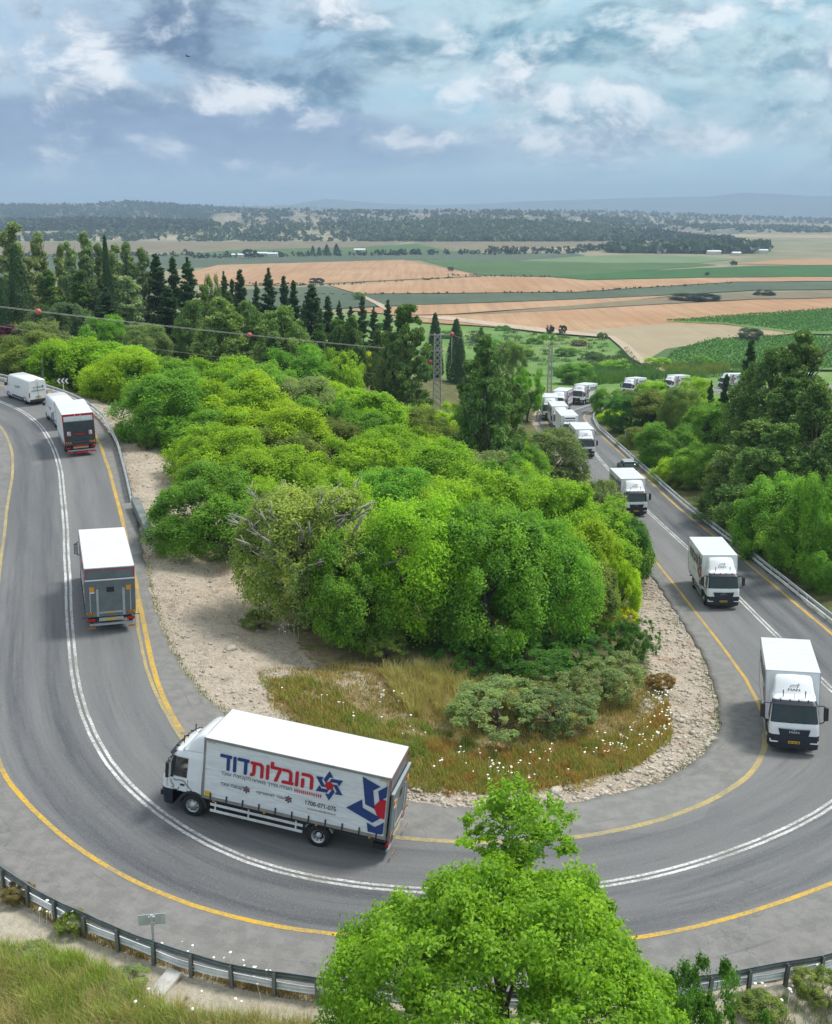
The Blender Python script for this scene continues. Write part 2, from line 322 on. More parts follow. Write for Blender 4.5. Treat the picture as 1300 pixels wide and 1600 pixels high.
# ------------------------------------------------------------------ the ground
_ctl = [(-60, 150, 4), (-100, 150, 6), (-40, 160, 1.5), (-80, 200, 3), (-120, 220, 4), (-150, 100, 9), (-150, 0, 9), (0, 110, -2.2), (-10, 130, -3.2), (3, 148, -5.5), (-12, 180, -4), (-30, 180, -1.5),
        (0, 230, -13), (-40, 230, -8), (-80, 250, -6), (30, 215, -14.5), (26, 201, -12.8), (12, 165, -8.5), (45, 120, -8.5), (60, 120, -8), (45, 90, -5.5), (60, 80, -3.5), (80, 100, -5), (60, 160, -13), (50, 190, -14.5), (75, 200, -16), (95, 230, -19.5),
        (40, 260, -20), (60, 300, -25), (20, 300, -24.5), (0, 300, -23), (-40, 300, -22), (-100, 300, -18), (100, 330, -29), (0, 345, -30), (80, 345, -30), (-80, 345, -29), (160, 345, -30), (160, 250, -22),
        (-50, 80, 6), (-45, 60, 4.5), (-40, 45, 3.5), (-30, 33, 1.6), (-10, 22, -.4), (-10, 15, -2), (10, 22, -1.5), (10, 15, -3.5), (2, 20, -1), (24, 26, -2), (30, 40, -2.8), (40, 55, -3), (0, -40, -14), (-60, -20, 2), (60, -20, -8), (150, 100, -6), (150, 180, -16), (110, 60, -3)]
_rs = np.arange(-40, 420, 8.0)
_pts = np.vstack([np.array(_ctl, float), rpt(_rs, tab(T_iE, _rs) + 1.0), rpt(_rs, tab(T_oE, _rs) - 1.0)])
_dm = np.hypot(_pts[:, None, 0] - _pts[None, :, 0], _pts[:, None, 1] - _pts[None, :, 1])
_wt = np.linalg.solve(np.block([[_dm - np.eye(len(_pts)) * 2.0, np.ones((len(_pts), 1))], [np.ones((1, len(_pts))), np.zeros((1, 1))]]), np.r_[_pts[:, 2], 0])
def rbf(x, y):
    out = np.empty(len(x))
    for a in range(0, len(x), 20000):
        out[a:a + 20000] = np.hypot(x[a:a + 20000, None] - _pts[:, 0], y[a:a + 20000, None] - _pts[:, 1]) @ _wt[:-1] + _wt[-1]
    return out
def sstep(t): t = np.clip(t, 0, 1); return t * t * (3 - 2 * t)
def lump(x, y, k, seed=0):
    return (np.sin(x * k + 1.3 + seed) * np.sin(y * k * 1.17 + .7 + seed) + .5 * np.sin(x * k * 2.3 + y * k * 1.1 + seed) * np.sin(y * k * 2.1 - x * k * .6) + .25 * np.sin(x * k * 5.1 + seed) * np.sin(y * k * 4.7))
VALLEY = -30.0
def hgt(x, y, full=False):
    x = np.atleast_1d(np.asarray(x, float)); y = np.atleast_1d(np.asarray(y, float))
    z = np.full(len(x), VALLEY); s = np.zeros(len(x)); d = np.full(len(x), 999.0)
    near = (y < 352) & (y > -120) & (np.abs(x) < 260)
    if near.any():
        xn, yn = x[near], y[near]
        b = rbf(xn, yn) + 0.16 * lump(xn, yn, .55) + 0.35 * lump(xn, yn, .14, 2)
        b = b + (VALLEY - b) * sstep((yn - 300) / 48); b = np.maximum(b, VALLEY)
        sn, dn = near_road(xn, yn)
        iE, oE = tab(T_iE, sn), tab(T_oE, sn)
        e = np.maximum(dn - iE, oE - dn)
        dc = np.clip(dn, oE, iE); rz = np.interp(sn, SS, CZZ) - bank(sn) * dc
        rz = rz - np.where(e < 0, 0.10 + 0.25 * sstep(-e / 2.0), 0.10)
        t = sstep((e - 0.3) / 5.0)
        micro = 0.05 * lump(xn, yn, 2.1, 5) * sstep((e - .2) / .8)
        z[near] = rz + (b - rz) * t + micro; s[near] = sn; d[near] = dn
    far = (y < -120) & ~near
    z[far] = -14
    side = (np.abs(x) >= 260) & (y < 352) & (y > -120)
    z[side] = np.where(x[side] < 0, 6, -16) * (1 - sstep((y[side] - 300) / 48)) + VALLEY * sstep((y[side] - 300) / 48)
    return (z, s, d) if full else z
def pray(u, v):
    x, yu = (u - 650) / F_PX, (800 - v) / F_PX
    return np.array([x, math.cos(PITCH) + yu * math.sin(PITCH), -math.sin(PITCH) + yu * math.cos(PITCH)])
def ground_at(u, v):
    """where the line of sight of a place in the photograph meets the ground"""
    dr = pray(u, v); t = np.linspace(15, 420, 1600); P = np.array([0, 0, CZ]) + dr * t[:, None]
    gz = hgt(P[:, 0], P[:, 1]); k = np.argmax(P[:, 2] < gz)
    if P[k, 2] >= gz[k]:
        tt = (VALLEY - CZ) / dr[2]; return np.array([dr[0] * tt, dr[1] * tt, VALLEY])
    return np.array([P[k, 0], P[k, 1], gz[k]])
def vpt(u, v, z=VALLEY):
    dr = pray(u, v); t = (z - CZ) / dr[2]; return np.array([dr[0] * t, dr[1] * t, z])
def depth_of(P): return P[1] * math.cos(PITCH) - (P[2] - CZ) * math.sin(PITCH)

def _axis(lo, hi, step, a, b, gr):
    c_ = list(np.arange(lo, hi + step, step)); st = step; q = c_[-1]
    while q < b: st *= gr; q += st; c_.append(q)
    st = step; q = c_[0]; pre = []
    while q > a: st *= gr; q -= st; pre.append(q)
    return np.array(pre[::-1] + c_)
gx = _axis(-62, 64, 0.8, -9000, 9000, 1.09); gy = _axis(14, 130, 0.8, -400, 13500, 1.03)
GX, GY = np.meshgrid(gx, gy); shp = GX.shape
gz_, gs_, gd_ = hgt(GX.ravel(), GY.ravel(), True)
X_, Y_ = GX.ravel(), GY.ravel()
e_in = gd_ - tab(T_iE, gs_); e_out = tab(T_oE, gs_) - gd_
gw = np.interp(gs_, [0, 20, 35, 55, 66, 74, 80, 84, 96, 104, 110, 114, 118, 125, 133, 142, 155, 165], [1, 4, 7.5, 7.5, 7.2, 7, 5, 2.2, 1.2, 1.2, 1.6, 2.4, 3.0, 3.6, 3.8, 3.2, 3.0, 1.0])
gravel = np.where(e_in > -1, 1 - sstep((e_in - gw + 0.9) / 1.8), 0)
gravel = np.maximum(gravel, np.exp(-(((X_ + 5.2) / 3.4) ** 2 + ((Y_ - 47.5) / 2.2) ** 2)) * 1.0)
gravel = np.maximum(gravel, np.exp(-(((X_ + 12.5) / 3) ** 2 + ((Y_ - 57) / 5) ** 2)) * 0.9)
sand = np.where((gs_ > 70) & (gs_ < 135) & (e_out > -1), 1 - sstep((e_out - np.interp(gs_, [80, 90, 100, 105, 112, 125], [3.6, 2.9, 2.5, 4, 6, 7])) / 1.2), 0)
sand = np.maximum(sand, np.where((gs_ > 20) & (gs_ <= 75) & (e_out > -1) & (gd_ < 0), 1 - sstep((e_out - 2) / 3), 0))
near = (Y_ < 352) & (np.abs(X_) < 260)
dry = np.where((gs_ > 66) & (gs_ < 140) & (e_in > 0) & (Y_ < 54), 1.0, 0.0) * sstep((e_in + 1) / 2) * near
meadow = sstep((Y_ - 190) / 40) * (1 - sstep((Y_ - 520) / 60))
idx = np.arange(len(X_)).reshape(shp)
quads = np.stack([idx[:-1, :-1], idx[:-1, 1:], idx[1:, 1:], idx[1:, :-1]], -1).reshape(-1, 4)
def groundmat():
    m = bpy.data.materials.new('ground_soil'); m.use_nodes = True; gg = G(m.node_tree); b = m.node_tree.nodes['Principled BSDF']
    p = gg.pos(); nA = gg.noise(p, .6, 6, .6); nB = gg.noise(p, 3.2, 6, .65); nC = gg.noise(p, 14, 4, .65); nV = gg.noise(p, .012, 5, .55)
    vor = gg.voro(p, 5.5)
    gr = gg.mix(gg.ss(nB, .3, .7), (.40, .325, .25), (.55, .465, .37)); gr = gg.mix(gg.ss(nC, .46, .7), gr, (.58, .52, .43)); gr = gg.mix(gg.ss(gg.noise(p, .32, 5, .6), .54, .70, 0, .65), gr, (.37, .235, .14)); gr = gg.mix(gg.ss(gg.noise(p, .9, 6, .65), .58, .72, 0, .6), gr, (.16, .14, .10))
    gr = gg.mix(gg.ss(gg.m('ADD', nC, gg.m('MULTIPLY', nA, .35)), .70, .80, 0, .8), gr, (.10, .088, .07))
    sa = gg.mix(gg.ss(nB, .3, .7), (.40, .35, .27), (.52, .47, .38)); sa = gg.mix(gg.ss(nC, .56, .72, 0, .6), sa, (.2, .17, .12))
    dr_ = gg.mix(gg.ss(nB, .3, .72), (.24, .17, .09), (.40, .32, .2)); dr_ = gg.mix(gg.ss(nA, .45, .65), dr_, (.15, .17, .05))
    gn = gg.mix(gg.ss(nA, .3, .7), (.075, .09, .03), (.17, .16, .07)); gn = gg.mix(gg.ss(nC, .5, .75, 0, .6), gn, (.28, .24, .14))
    me_ = gg.mix(gg.ss(gg.noise(p, .05, 6, .6), .35, .65), (.12, .24, .055), (.20, .29, .085)); me_ = gg.mix(gg.ss(nA, .5, .75, 0, .5), me_, (.06, .12, .03))
    va = gg.mix(gg.ss(nV, .35, .65), (.19, .2, .11), (.30, .26, .16))
    yv = gg.n('ShaderNodeSeparateXYZ'); gg.put(yv.inputs[0], p)
    c_ = gg.mix(gg.ss(yv.outputs[1], 340, 420), gn, va)
    c_ = gg.mix(gg.attr('meadow'), c_, me_)
    thr = gg.m('SUBTRACT', gg.m('MULTIPLY', nB, 1.0), .5)
    c_ = gg.mix(gg.ss(gg.m('ADD', gg.attr('dry'), thr), .4, .6), c_, dr_)
    c_ = gg.mix(gg.ss(gg.m('ADD', gg.attr('sand'), thr), .4, .6), c_, sa)
    c_ = gg.mix(gg.ss(gg.m('ADD', gg.attr('gravel'), gg.m('MULTIPLY', thr, 1.3)), .38, .58), c_, gr)
    gg.put(b.inputs['Base Color'], c_); b.inputs['Roughness'].default_value = .95; b.inputs['Specular IOR Level'].default_value = .15
    bp = gg.n('ShaderNodeBump'); bp.inputs['Strength'].default_value = .8; bp.inputs['Distance'].default_value = .12
    gg.put(bp.inputs['Height'], gg.m('ADD', gg.m('MULTIPLY', nC, .6), gg.m('ADD', nB, gg.m('MULTIPLY', vor, .35)))); gg.put(b.inputs['Normal'], bp.outputs[0])
    return m
MT['ground'] = groundmat()
ground = obj('ground', npmesh('ground', np.stack([X_, Y_, gz_], -1), quads, MT['ground'], True, {'gravel': gravel, 'sand': sand, 'dry': dry, 'meadow': meadow}), kind='structure')

# ------------------------------------------------------------------ asphalt and painted lines
def asphaltmat():
    m = bpy.data.materials.new('asphalt'); m.use_nodes = True; gg = G(m.node_tree); b = m.node_tree.nodes['Principled BSDF']
    p = gg.pos(); uv = gg.n('ShaderNodeUVMap', uv_map='road').outputs[0]
    along = gg.noise(gg.scl(uv, (1.1, .07, 1)), 1.0, 6, .62); fine = gg.noise(p, 26, 3, .7); midn = gg.noise(p, 1.7, 6, .62); bigp = gg.noise(gg.scl(uv, (.35, .035, 1)), 1.0, 4, .55)
    streak = gg.noise(gg.scl(uv, (4.5, .16, 1)), 1.0, 5, .6)
    wear, sh = gg.attr('wear'), gg.attr('shoulder')
    c_ = gg.mix(gg.ss(bigp, .3, .7), (.160, .160, .160), (.228, .224, .218))
    c_ = gg.mix(sh, c_, gg.mix(gg.ss(midn, .35, .65), (.170, .165, .155), (.225, .216, .203)))
    wv = gg.m('MULTIPLY', wear, gg.ss(gg.m('ADD', gg.m('MULTIPLY', along, .6), gg.m('MULTIPLY', streak, .4)), .28, .66, .35, 1.0))
    c_ = gg.mix(wv, c_, (.052, .056, .067))
    c_ = gg.mix(gg.ss(fine, .45, .75, 0, .42), c_, (.36, .355, .34)); c_ = gg.mix(gg.ss(fine, .38, .2, 0, .4), c_, (.06, .06, .06))
    c_ = gg.mix(gg.ss(streak, .58, .74, 0, .42), c_, (.075, .075, .08)); c_ = gg.mix(gg.ss(midn, .63, .78, 0, .25), c_, (.28, .275, .26))
    crk = gg.voro(gg.vm('ADD', p, gg.scl(gg.noise(p, .8, 5, .6, 0, 1), (2.2, 2.2, 2.2))), .16, 0, 'DISTANCE_TO_EDGE'); cm = gg.ss(gg.noise(p, .11, 3, .5), .5, .6)
    c_ = gg.mix(gg.m('MULTIPLY', gg.ss(crk, .008, .002, 0, .28), cm), c_, (.055, .055, .058))
    patch = gg.voro(gg.scl(uv, (.25, .045, 1)), 1.0, 1); pm = gg.n('ShaderNodeSeparateColor'); gg.put(pm.inputs[0], patch); c_ = gg.mix(gg.ss(pm.outputs[0], .80, .9, 0, .16), c_, (.12, .12, .125)); c_ = gg.mix(gg.ss(pm.outputs[1], .84, .9, 0, .14), c_, (.30, .295, .28))
    gg.put(b.inputs['Base Color'], c_); gg.put(b.inputs['Roughness'], gg.ss(wear, 0, 1, .85, .62)); b.inputs['Specular IOR Level'].default_value = .35
    bp = gg.n('ShaderNodeBump'); bp.inputs['Strength'].default_value = .35; bp.inputs['Distance'].default_value = .02; gg.put(bp.inputs['Height'], fine); gg.put(b.inputs['Normal'], bp.outputs[0])
    return m
MT['asphalt'] = asphaltmat()
def paintmat(name, col, worn, thr=.6):
    m = bpy.data.materials.new(name); m.use_nodes = True; gg = G(m.node_tree); b = m.node_tree.nodes['Principled BSDF']; p = gg.pos()
    a = gg.noise(p, 9, 6, .7); c2 = gg.noise(p, .5, 4, .6)
    gg.put(b.inputs['Base Color'], gg.mix(gg.ss(gg.m('ADD', gg.m('MULTIPLY', a, .6), gg.m('MULTIPLY', c2, .4)), thr - .12, thr + .1, 0, worn), col, (.2, .19, .16))); b.inputs['Roughness'].default_value = .6
    return m
MT['pwhite'] = paintmat('white_road_paint', (.68, .68, .67), .85, .50)
MT['pyellow'] = paintmat('yellow_road_paint', (.66, .39, .012), .8, .51)
MT['pyellow2'] = paintmat('faded_yellow_road_paint', (.50, .37, .12), .8, .5)
rs_ = np.arange(S0 + 1, S1 - 2, 0.75); NL = 33; rows = []; uvs = []; wear = []; shoul = []
for s_ in rs_:
    lo, hi = tab(T_oE, s_), tab(T_iE, s_); oy, iy = tab(T_oY, s_), tab(T_iY, s_)
    jl, jh = .07 * math.sin(s_ * 1.9) + .05 * math.sin(s_ * 5.3), .07 * math.sin(s_ * 2.3 + 1) + .05 * math.sin(s_ * 4.7)
    dd = np.linspace(lo + jl, hi + jh, NL); P = rpt(s_, dd); rows.append(P); uvs.append(np.stack([dd, np.full(NL, s_)], -1))
    shoul.append(np.maximum(sstep((oy - dd + .1) / .35), sstep((dd - iy + .1) / .35)))
    def track(c, sg): return np.exp(-((dd - c) / sg) ** 2)
    outer = np.interp(s_, [20, 60, 85, 105, 125, 150, 300], [.85, .9, 1, .9, .85, 1, .9]); inner = np.interp(s_, [20, 70, 100, 140, 200], [.35, .6, .7, .4, .25])
    lane = np.where((dd > oy) & (dd < 0), outer * .62, np.where((dd > 0) & (dd < iy), inner * .5, 0.0))
    for c, k in ((oy * .5 - .85, outer), (oy * .5 + .85, outer), (iy * .5 - .85, inner), (iy * .5 + .85, inner)): lane = lane + .42 * k * track(c, .36)
    wear.append(np.clip(lane, 0, 1))
n_ = len(rs_); V = np.vstack(rows); idx = np.arange(n_ * NL).reshape(n_, NL)
Q = np.stack([idx[:-1, :-1], idx[1:, :-1], idx[1:, 1:], idx[:-1, 1:]], -1).reshape(-1, 4)[:, ::-1]
# skirts: the broken edge of the asphalt layer
sk = []; V2 = [V]
for col_, sg in ((0, -1), (NL - 1, 1)):
    low = V[idx[:, col_]].copy(); low[:, 2] -= .3; o_ = sum(len(a) for a in V2); V2.append(low); li = np.arange(n_) + o_; ti = idx[:, col_]
    q = np.stack([ti[:-1], ti[1:], li[1:], li[:-1]], -1); sk.append(q if sg < 0 else q[:, ::-1])
Q = np.vstack([Q] + sk); V = np.vstack(V2); UV = np.vstack(uvs); UV = np.vstack([UV, UV[idx[:, 0]], UV[idx[:, NL - 1]]])
W_ = np.concatenate(wear); W_ = np.r_[W_, W_[idx[:, 0]], W_[idx[:, -1]]]; H_ = np.concatenate(shoul); H_ = np.r_[H_, H_[idx[:, 0]], H_[idx[:, -1]]]
rme = npmesh('road', V, Q, MT['asphalt'], True, {'wear': W_, 'shoulder': H_})
ul = rme.uv_layers.new(name='road'); li = np.empty(len(rme.loops), dtype=np.int32); rme.loops.foreach_get('vertex_index', li); ul.data.foreach_set('uv', UV[li].astype(np.float32).ravel())
road = obj('road', rme, kind='structure')
def stripe(name, s0, s1, dfun, wd, mat, h=.008, step=.6):
    q = np.arange(s0, s1, step); d = dfun(q); jit = .004 * np.sin(q * 3.1) + .004 * np.sin(q * 7.7)
    A, B = rpt(q, d - wd / 2 + jit, h), rpt(q, d + wd / 2 + jit, h); V = np.stack([A, B], 1).reshape(-1, 3); k = np.arange(len(q) - 1) * 2
    obj(name, npmesh(name, V, np.stack([k, k + 2, k + 3, k + 1], -1)[:, ::-1], mat), kind='structure')
stripe('centre_line', S0 + 2, S1 - 4, lambda q: q * 0 - .13, .14, MT['pwhite'])
stripe('centre_line', S0 + 2, S1 - 4, lambda q: q * 0 + .13, .14, MT['pwhite'])
stripe('edge_line', S0 + 2, 74, lambda q: tab(T_oY, q), .2, MT['pyellow2'])
stripe('edge_line', 74, S1 - 4, lambda q: tab(T_oY, q), .2, MT['pyellow'])
stripe('edge_line', S0 + 2, 82, lambda q: tab(T_iY, q), .25, MT['pyellow'])
stripe('edge_line', 64, 90, lambda q: tab(T_iY, q) - np.interp(q, [64, 70, 74, 80, 90], [.1, .35, .33, .2, .3]), .17, MT['pyellow2'], .012)
stripe('edge_line', 82, 130, lambda q: tab(T_iY, q), .27, MT['pyellow2'])
stripe('edge_line', 130, S1 - 4, lambda q: tab(T_iY, q), .2, MT['pyellow'])

# ------------------------------------------------------------------ fields of the valley floor
def fieldmat(name, c1, c2, rowdir=0.0, rowscale=.25, rowamt=.3, blotch=(.3, .3, .3), bl=.25):
    m = bpy.data.materials.new(name); m.use_nodes = True; gg = G(m.node_tree); b = m.node_tree.nodes['Principled BSDF']; p = gg.pos()
    mp = gg.n('ShaderNodeMapping'); gg.put(mp.inputs[0], p); mp.inputs['Rotation'].default_value = (0, 0, R(rowdir)); mp.inputs['Scale'].default_value = (rowscale, rowscale * .03, 1)
    st = gg.noise(mp.outputs[0], 1.0, 5, .65); a = gg.noise(p, .018, 6, .6); f_ = gg.noise(p, .35, 5, .65)
    c_ = gg.mix(gg.ss(a, .3, .7), c1, c2); c_ = gg.mix(gg.ss(st, .35, .7, 0, rowamt), c_, tuple(x * .55 for x in c1)); c_ = gg.mix(gg.ss(f_, .5, .72, 0, bl), c_, blotch)
    gg.put(b.inputs['Base Color'], c_); b.inputs['Roughness'].default_value = .95; b.inputs['Specular IOR Level'].default_value = .1
    return m
FM = {'tan': fieldmat('stubble', (.43, .245, .13), (.50, .32, .19), 82, .3, .4, (.32, .21, .11), .45),
      'pale': fieldmat('pale_stubble', (.36, .29, .19), (.42, .34, .22), 80, .2, .2, (.25, .22, .13), .3),
      'green': fieldmat('green_crop', (.075, .135, .045), (.10, .17, .06), 84, .3, .25, (.13, .17, .07), .3),
      'deep': fieldmat('deep_green_crop', (.045, .12, .03), (.055, .15, .035), 84, .25, .3, (.08, .15, .05), .2),
      'light': fieldmat('light_green_crop', (.15, .21, .10), (.19, .25, .12), 80, .25, .2, (.2, .24, .12), .2),
      'blue': fieldmat('grey_green_crop', (.085, .115, .075), (.115, .145, .09), 84, .3, .25, (.14, .16, .09), .3),
      'dull': fieldmat('dull_brown_land', (.20, .17, .11), (.26, .21, .13), 80, .2, .3, (.13, .14, .08), .4),
      'vine': fieldmat('vineyard_soil', (.12, .21, .055), (.15, .25, .07), 84, .3, .2, (.16, .2, .08), .3),
      'path': fieldmat('pale_track', (.46, .36, .26), (.54, .43, .32), 30, .4, .2, (.4, .3, .2), .3)}
nf = [0]
def field(name, pts, mat, lift=None):
    nf[0] += 1; z = VALLEY + .06 + .03 * nf[0] if lift is None else VALLEY + lift
    P = [vpt(u, v, z) for u, v in pts]; out = []
    for i in range(len(P)):                                            # slightly irregular margins
        a, b = P[i], P[(i + 1) % len(P)]; ln = np.linalg.norm(b - a); k = max(1, min(24, int(ln / 25)))
        for j in range(k):
            q = a + (b - a) * j / k
            if j: q[1] += random.uniform(-1, 1) * min(4, ln * .01)
            out.append(tuple(q))
    m = MB(); m.add(out, [list(range(len(out)))]); o = m.build(name, FM[mat], kind='structure')
    bm = bmesh.new(); bm.from_mesh(o.data); bmesh.ops.triangulate(bm, faces=bm.faces[:])
    for f_ in bm.faces:
        if f_.normal.z < 0: f_.normal_flip()
    bm.to_mesh(o.data); bm.free(); return o
field('stubble_field', [(-320, 392), (60, 378), (200, 378), (430, 378), (640, 377), (600, 385), (350, 392), (100, 398)], 'dull')
field('green_field', [(250, 398), (380, 390), (560, 386), (660, 380), (760, 396), (560, 398), (300, 404)], 'green')
field('grey_green_field', [(-320, 440), (-320, 408), (120, 396), (300, 398), (640, 396), (790, 398), (800, 405), (630, 407), (300, 418), (200, 430)], 'blue')
field('pale_field', [(640, 378), (900, 376), (1010, 374), (1010, 382), (930, 390), (700, 392)], 'dull')
field('pale_field', [(760, 388), (930, 386), (1060, 386), (1060, 389), (900, 392), (760, 393)], 'pale')
field('dull_field', [(980, 366), (1110, 370), (1260, 372), (1800, 376), (1800, 372), (1300, 367), (1180, 366)], 'pale')
field('grey_green_field', [(650, 395), (900, 396), (914, 399), (900, 404), (800, 408), (650, 405)], 'blue')
field('light_green_field', [(914, 400), (980, 398), (1100, 400), (1150, 405), (1090, 411), (960, 411), (800, 408)], 'light')
field('green_field', [(655, 406), (800, 407), (960, 411), (1090, 411), (1120, 414), (980, 424), (860, 432), (755, 430), (690, 415)], 'green')
field('stubble_field', [(1140, 412), (1230, 405), (1800, 401), (1800, 411), (1250, 414)], 'tan')
field('deep_green_field', [(858, 432), (980, 424), (1180, 415), (1800, 409), (1800, 428), (1100, 433), (920, 437)], 'deep')
field('stubble_field', [(280, 444), (300, 425), (340, 414), (630, 406), (700, 420), (752, 431), (600, 438), (450, 446)], 'tan')
field('stubble_field', [(515, 446), (620, 439), (760, 432), (860, 433), (920, 438), (1100, 434), (1800, 428), (1800, 434), (1150, 440), (900, 456), (560, 459)], 'tan')
field('grey_green_field', [(380, 476), (380, 452), (510, 447), (560, 460), (900, 457), (1150, 441), (1800, 435), (1800, 448), (1180, 453), (1000, 463), (800, 471), (600, 478), (480, 484)], 'blue')
field('stubble_field', [(540, 484), (640, 477), (800, 472), (990, 464), (1060, 461), (930, 475), (700, 491), (620, 492)], 'tan')
field('grass_strip', [(700, 493), (860, 480), (960, 471), (1080, 461), (1300, 453), (1800, 449), (1800, 456), (1180, 467), (1010, 476), (780, 490)], 'dull')
field('stubble_field', [(600, 500), (640, 493), (760, 491), (1010, 477), (1180, 468), (1800, 457), (1800, 476), (1300, 484), (1038, 503), (1130, 507), (1240, 521), (1180, 527), (1110, 532), (1050, 548), (1010, 571), (975, 545), (950, 525), (860, 517), (740, 508)], 'tan')
field('pale_field', [(880, 518), (1040, 506), (1130, 509), (1230, 521), (1110, 532), (1040, 552), (1010, 571), (975, 545), (950, 525)], 'pale')
vine_a = [(1036, 503), (1300, 484), (1800, 476), (1800, 530), (1240, 521), (1130, 506)]
vine_b = [(1052, 552), (1110, 533), (1190, 527), (1800, 535), (1800, 580), (1040, 578)]
field('vineyard', vine_a, 'vine'); field('vineyard', vine_b, 'vine')
field('meadow_patch', [(1012, 562), (1040, 545), (1090, 538), (1050, 552), (1035, 566)], 'green')
field('dirt_track', [(949, 524), (960, 525), (985, 540), (1000, 556), (1016, 565), (1046, 575), (1040, 581), (1010, 572), (985, 558), (968, 540)], 'path')
field('dirt_track', [(640, 494), (700, 494), (860, 514), (955, 524), (950, 527), (850, 519), (700, 500)], 'path')
field('dirt_track', [(560, 462), (570, 462), (600, 476), (610, 484), (602, 485), (585, 474)], 'path')

# ------------------------------------------------------------------ ridges on the horizon
def hillmat(name, soil, scrub, scale, thr, soil2):
    m = bpy.data.materials.new(name); m.use_nodes = True; gg = G(m.node_tree); b = m.node_tree.nodes['Principled BSDF']; p = gg.pos()
    a = gg.noise(p, scale, 5, .6); c2 = gg.noise(p, scale * .12, 4, .55); vv = gg.voro(p, scale * 1.6)
    c_ = gg.mix(gg.ss(c2, .35, .65), soil, soil2); k = gg.m('ADD', gg.m('MULTIPLY', a, .6), gg.m('MULTIPLY', c2, .5))
    c_ = gg.mix(gg.ss(k, thr, thr + .08), c_, scrub); c_ = gg.mix(gg.ss(vv, .42, .3, 0, .6), c_, scrub)
    gg.put(b.inputs['Base Color'], c_); b.inputs['Roughness'].default_value = 1; b.inputs['Specular IOR Level'].default_value = 0
    return m
HM = {'scrub': hillmat('scrub_hill', (.26, .22, .16), (.04, .055, .035), .03, .55, (.15, .15, .10)), 'low': hillmat('low_hill', (.42, .36, .25), (.07, .10, .045), .035, .56, (.22, .22, .13)),
      'far': hillmat('far_hill', (.16, .15, .12), (.09, .1, .07), .004, .5, (.2, .18, .15)), 'bare': hillmat('bare_hill', (.36, .30, .22), (.09, .11, .06), .03, .58, (.26, .23, .16))}
RID = {}
def ridge(key, label, sky_, d0, d1, mat, rough=.04, nu=220, nt=16):
    us = np.linspace(sky_[0][0], sky_[-1][0], nu); vc = np.interp(us, [a for a, b in sky_], [b for a, b in sky_])
    zc = CZ + np.array([pray(u, v)[2] / pray(u, v)[1] for u, v in zip(us, vc)]) * d1
    ex = np.array([pray(u, 328)[0] / pray(u, 328)[1] for u in us]); ends = sstep((us - us[0]) / 40) * sstep((us[-1] - us) / 40)
    zc = VALLEY - 2 + (zc - VALLEY + 2) * ends
    r_ = np.random.default_rng(len(RID) + 3); rows = []
    for t in np.linspace(0, 1.5, nt):
        Dd = d0 + (d1 - d0) * t; prof = sstep(t) if t <= 1 else 1 - .7 * sstep((t - 1) / .5)
        nz = _smooth(_smooth(r_.normal(0, 1, nu + 0), 2.0), 1.0) * rough * (zc - VALLEY) * 2 * (1 if 0 < t < 1.01 else 0) * math.sin(math.pi * min(t, 1) * .93)
        rows.append(np.stack([ex * Dd, np.full(nu, Dd), VALLEY - 2 + (zc - VALLEY + 2) * prof + nz], -1))
    A = np.stack(rows); RID[key] = (us, ex, zc, d0, d1); ix = np.arange(nt * nu).reshape(nt, nu)
    q = np.stack([ix[:-1, :-1], ix[:-1, 1:], ix[1:, 1:], ix[1:, :-1]], -1).reshape(-1, 4)
    obj(label, npmesh(label, A.reshape(-1, 3), q, HM[mat], True), kind='structure')
def on_ridge(key, u, t):
    us, ex, zc, d0, d1 = RID[key]; Dd = d0 + (d1 - d0) * t
    return np.array([np.interp(u, us, ex) * Dd, Dd, VALLEY - 2 + (np.interp(u, us, zc) - VALLEY + 2) * float(sstep(t))])
ridge('wood', 'wooded_rise', [(-500, 354), (-50, 352), (50, 351), (130, 348), (300, 352), (420, 354), (520, 352), (600, 349), (700, 349), (800, 347), (880, 352), (960, 357), (1050, 366), (1120, 374), (1180, 378)], 1830, 2350, 'low')
ridge('town', 'village_hill', [(300, 334), (380, 333), (450, 331), (520, 333), (650, 333), (760, 331), (850, 335), (930, 340), (1000, 347), (1080, 350), (1150, 354), (1300, 358), (1900, 366)], 2300, 3300, 'bare')
ridge('left', 'scrub_hill', [(-700, 330), (-50, 323), (0, 323), (60, 324), (130, 323), (170, 320), (200, 318.5), (260, 322), (330, 326), (400, 331), (460, 336), (540, 341)], 2700, 4200, 'scrub', .06)
ridge('right', 'dry_hill', [(600, 337), (700, 334), (830, 331), (930, 331), (1000, 333), (1100, 337), (1200, 341), (1300, 344), (1900, 352)], 3500, 4600, 'bare')
ridge('back', 'far_ridge', [(-700, 322), (-50, 320), (60, 319), (115, 319), (200, 322), (330, 323), (400, 322), (480, 323), (560, 326), (700, 327), (800, 330)], 5200, 7200, 'far')
ridge('mount', 'mountain', [(380, 326), (440, 323), (480, 315), (510, 310.5), (545, 313), (600, 318), (680, 320), (760, 318), (830, 314), (900, 312), (1000, 309), (1100, 307), (1160, 301), (1200, 302), (1260, 306), (1360, 306), (1950, 318)], 9000, 11500, 'far', .025)
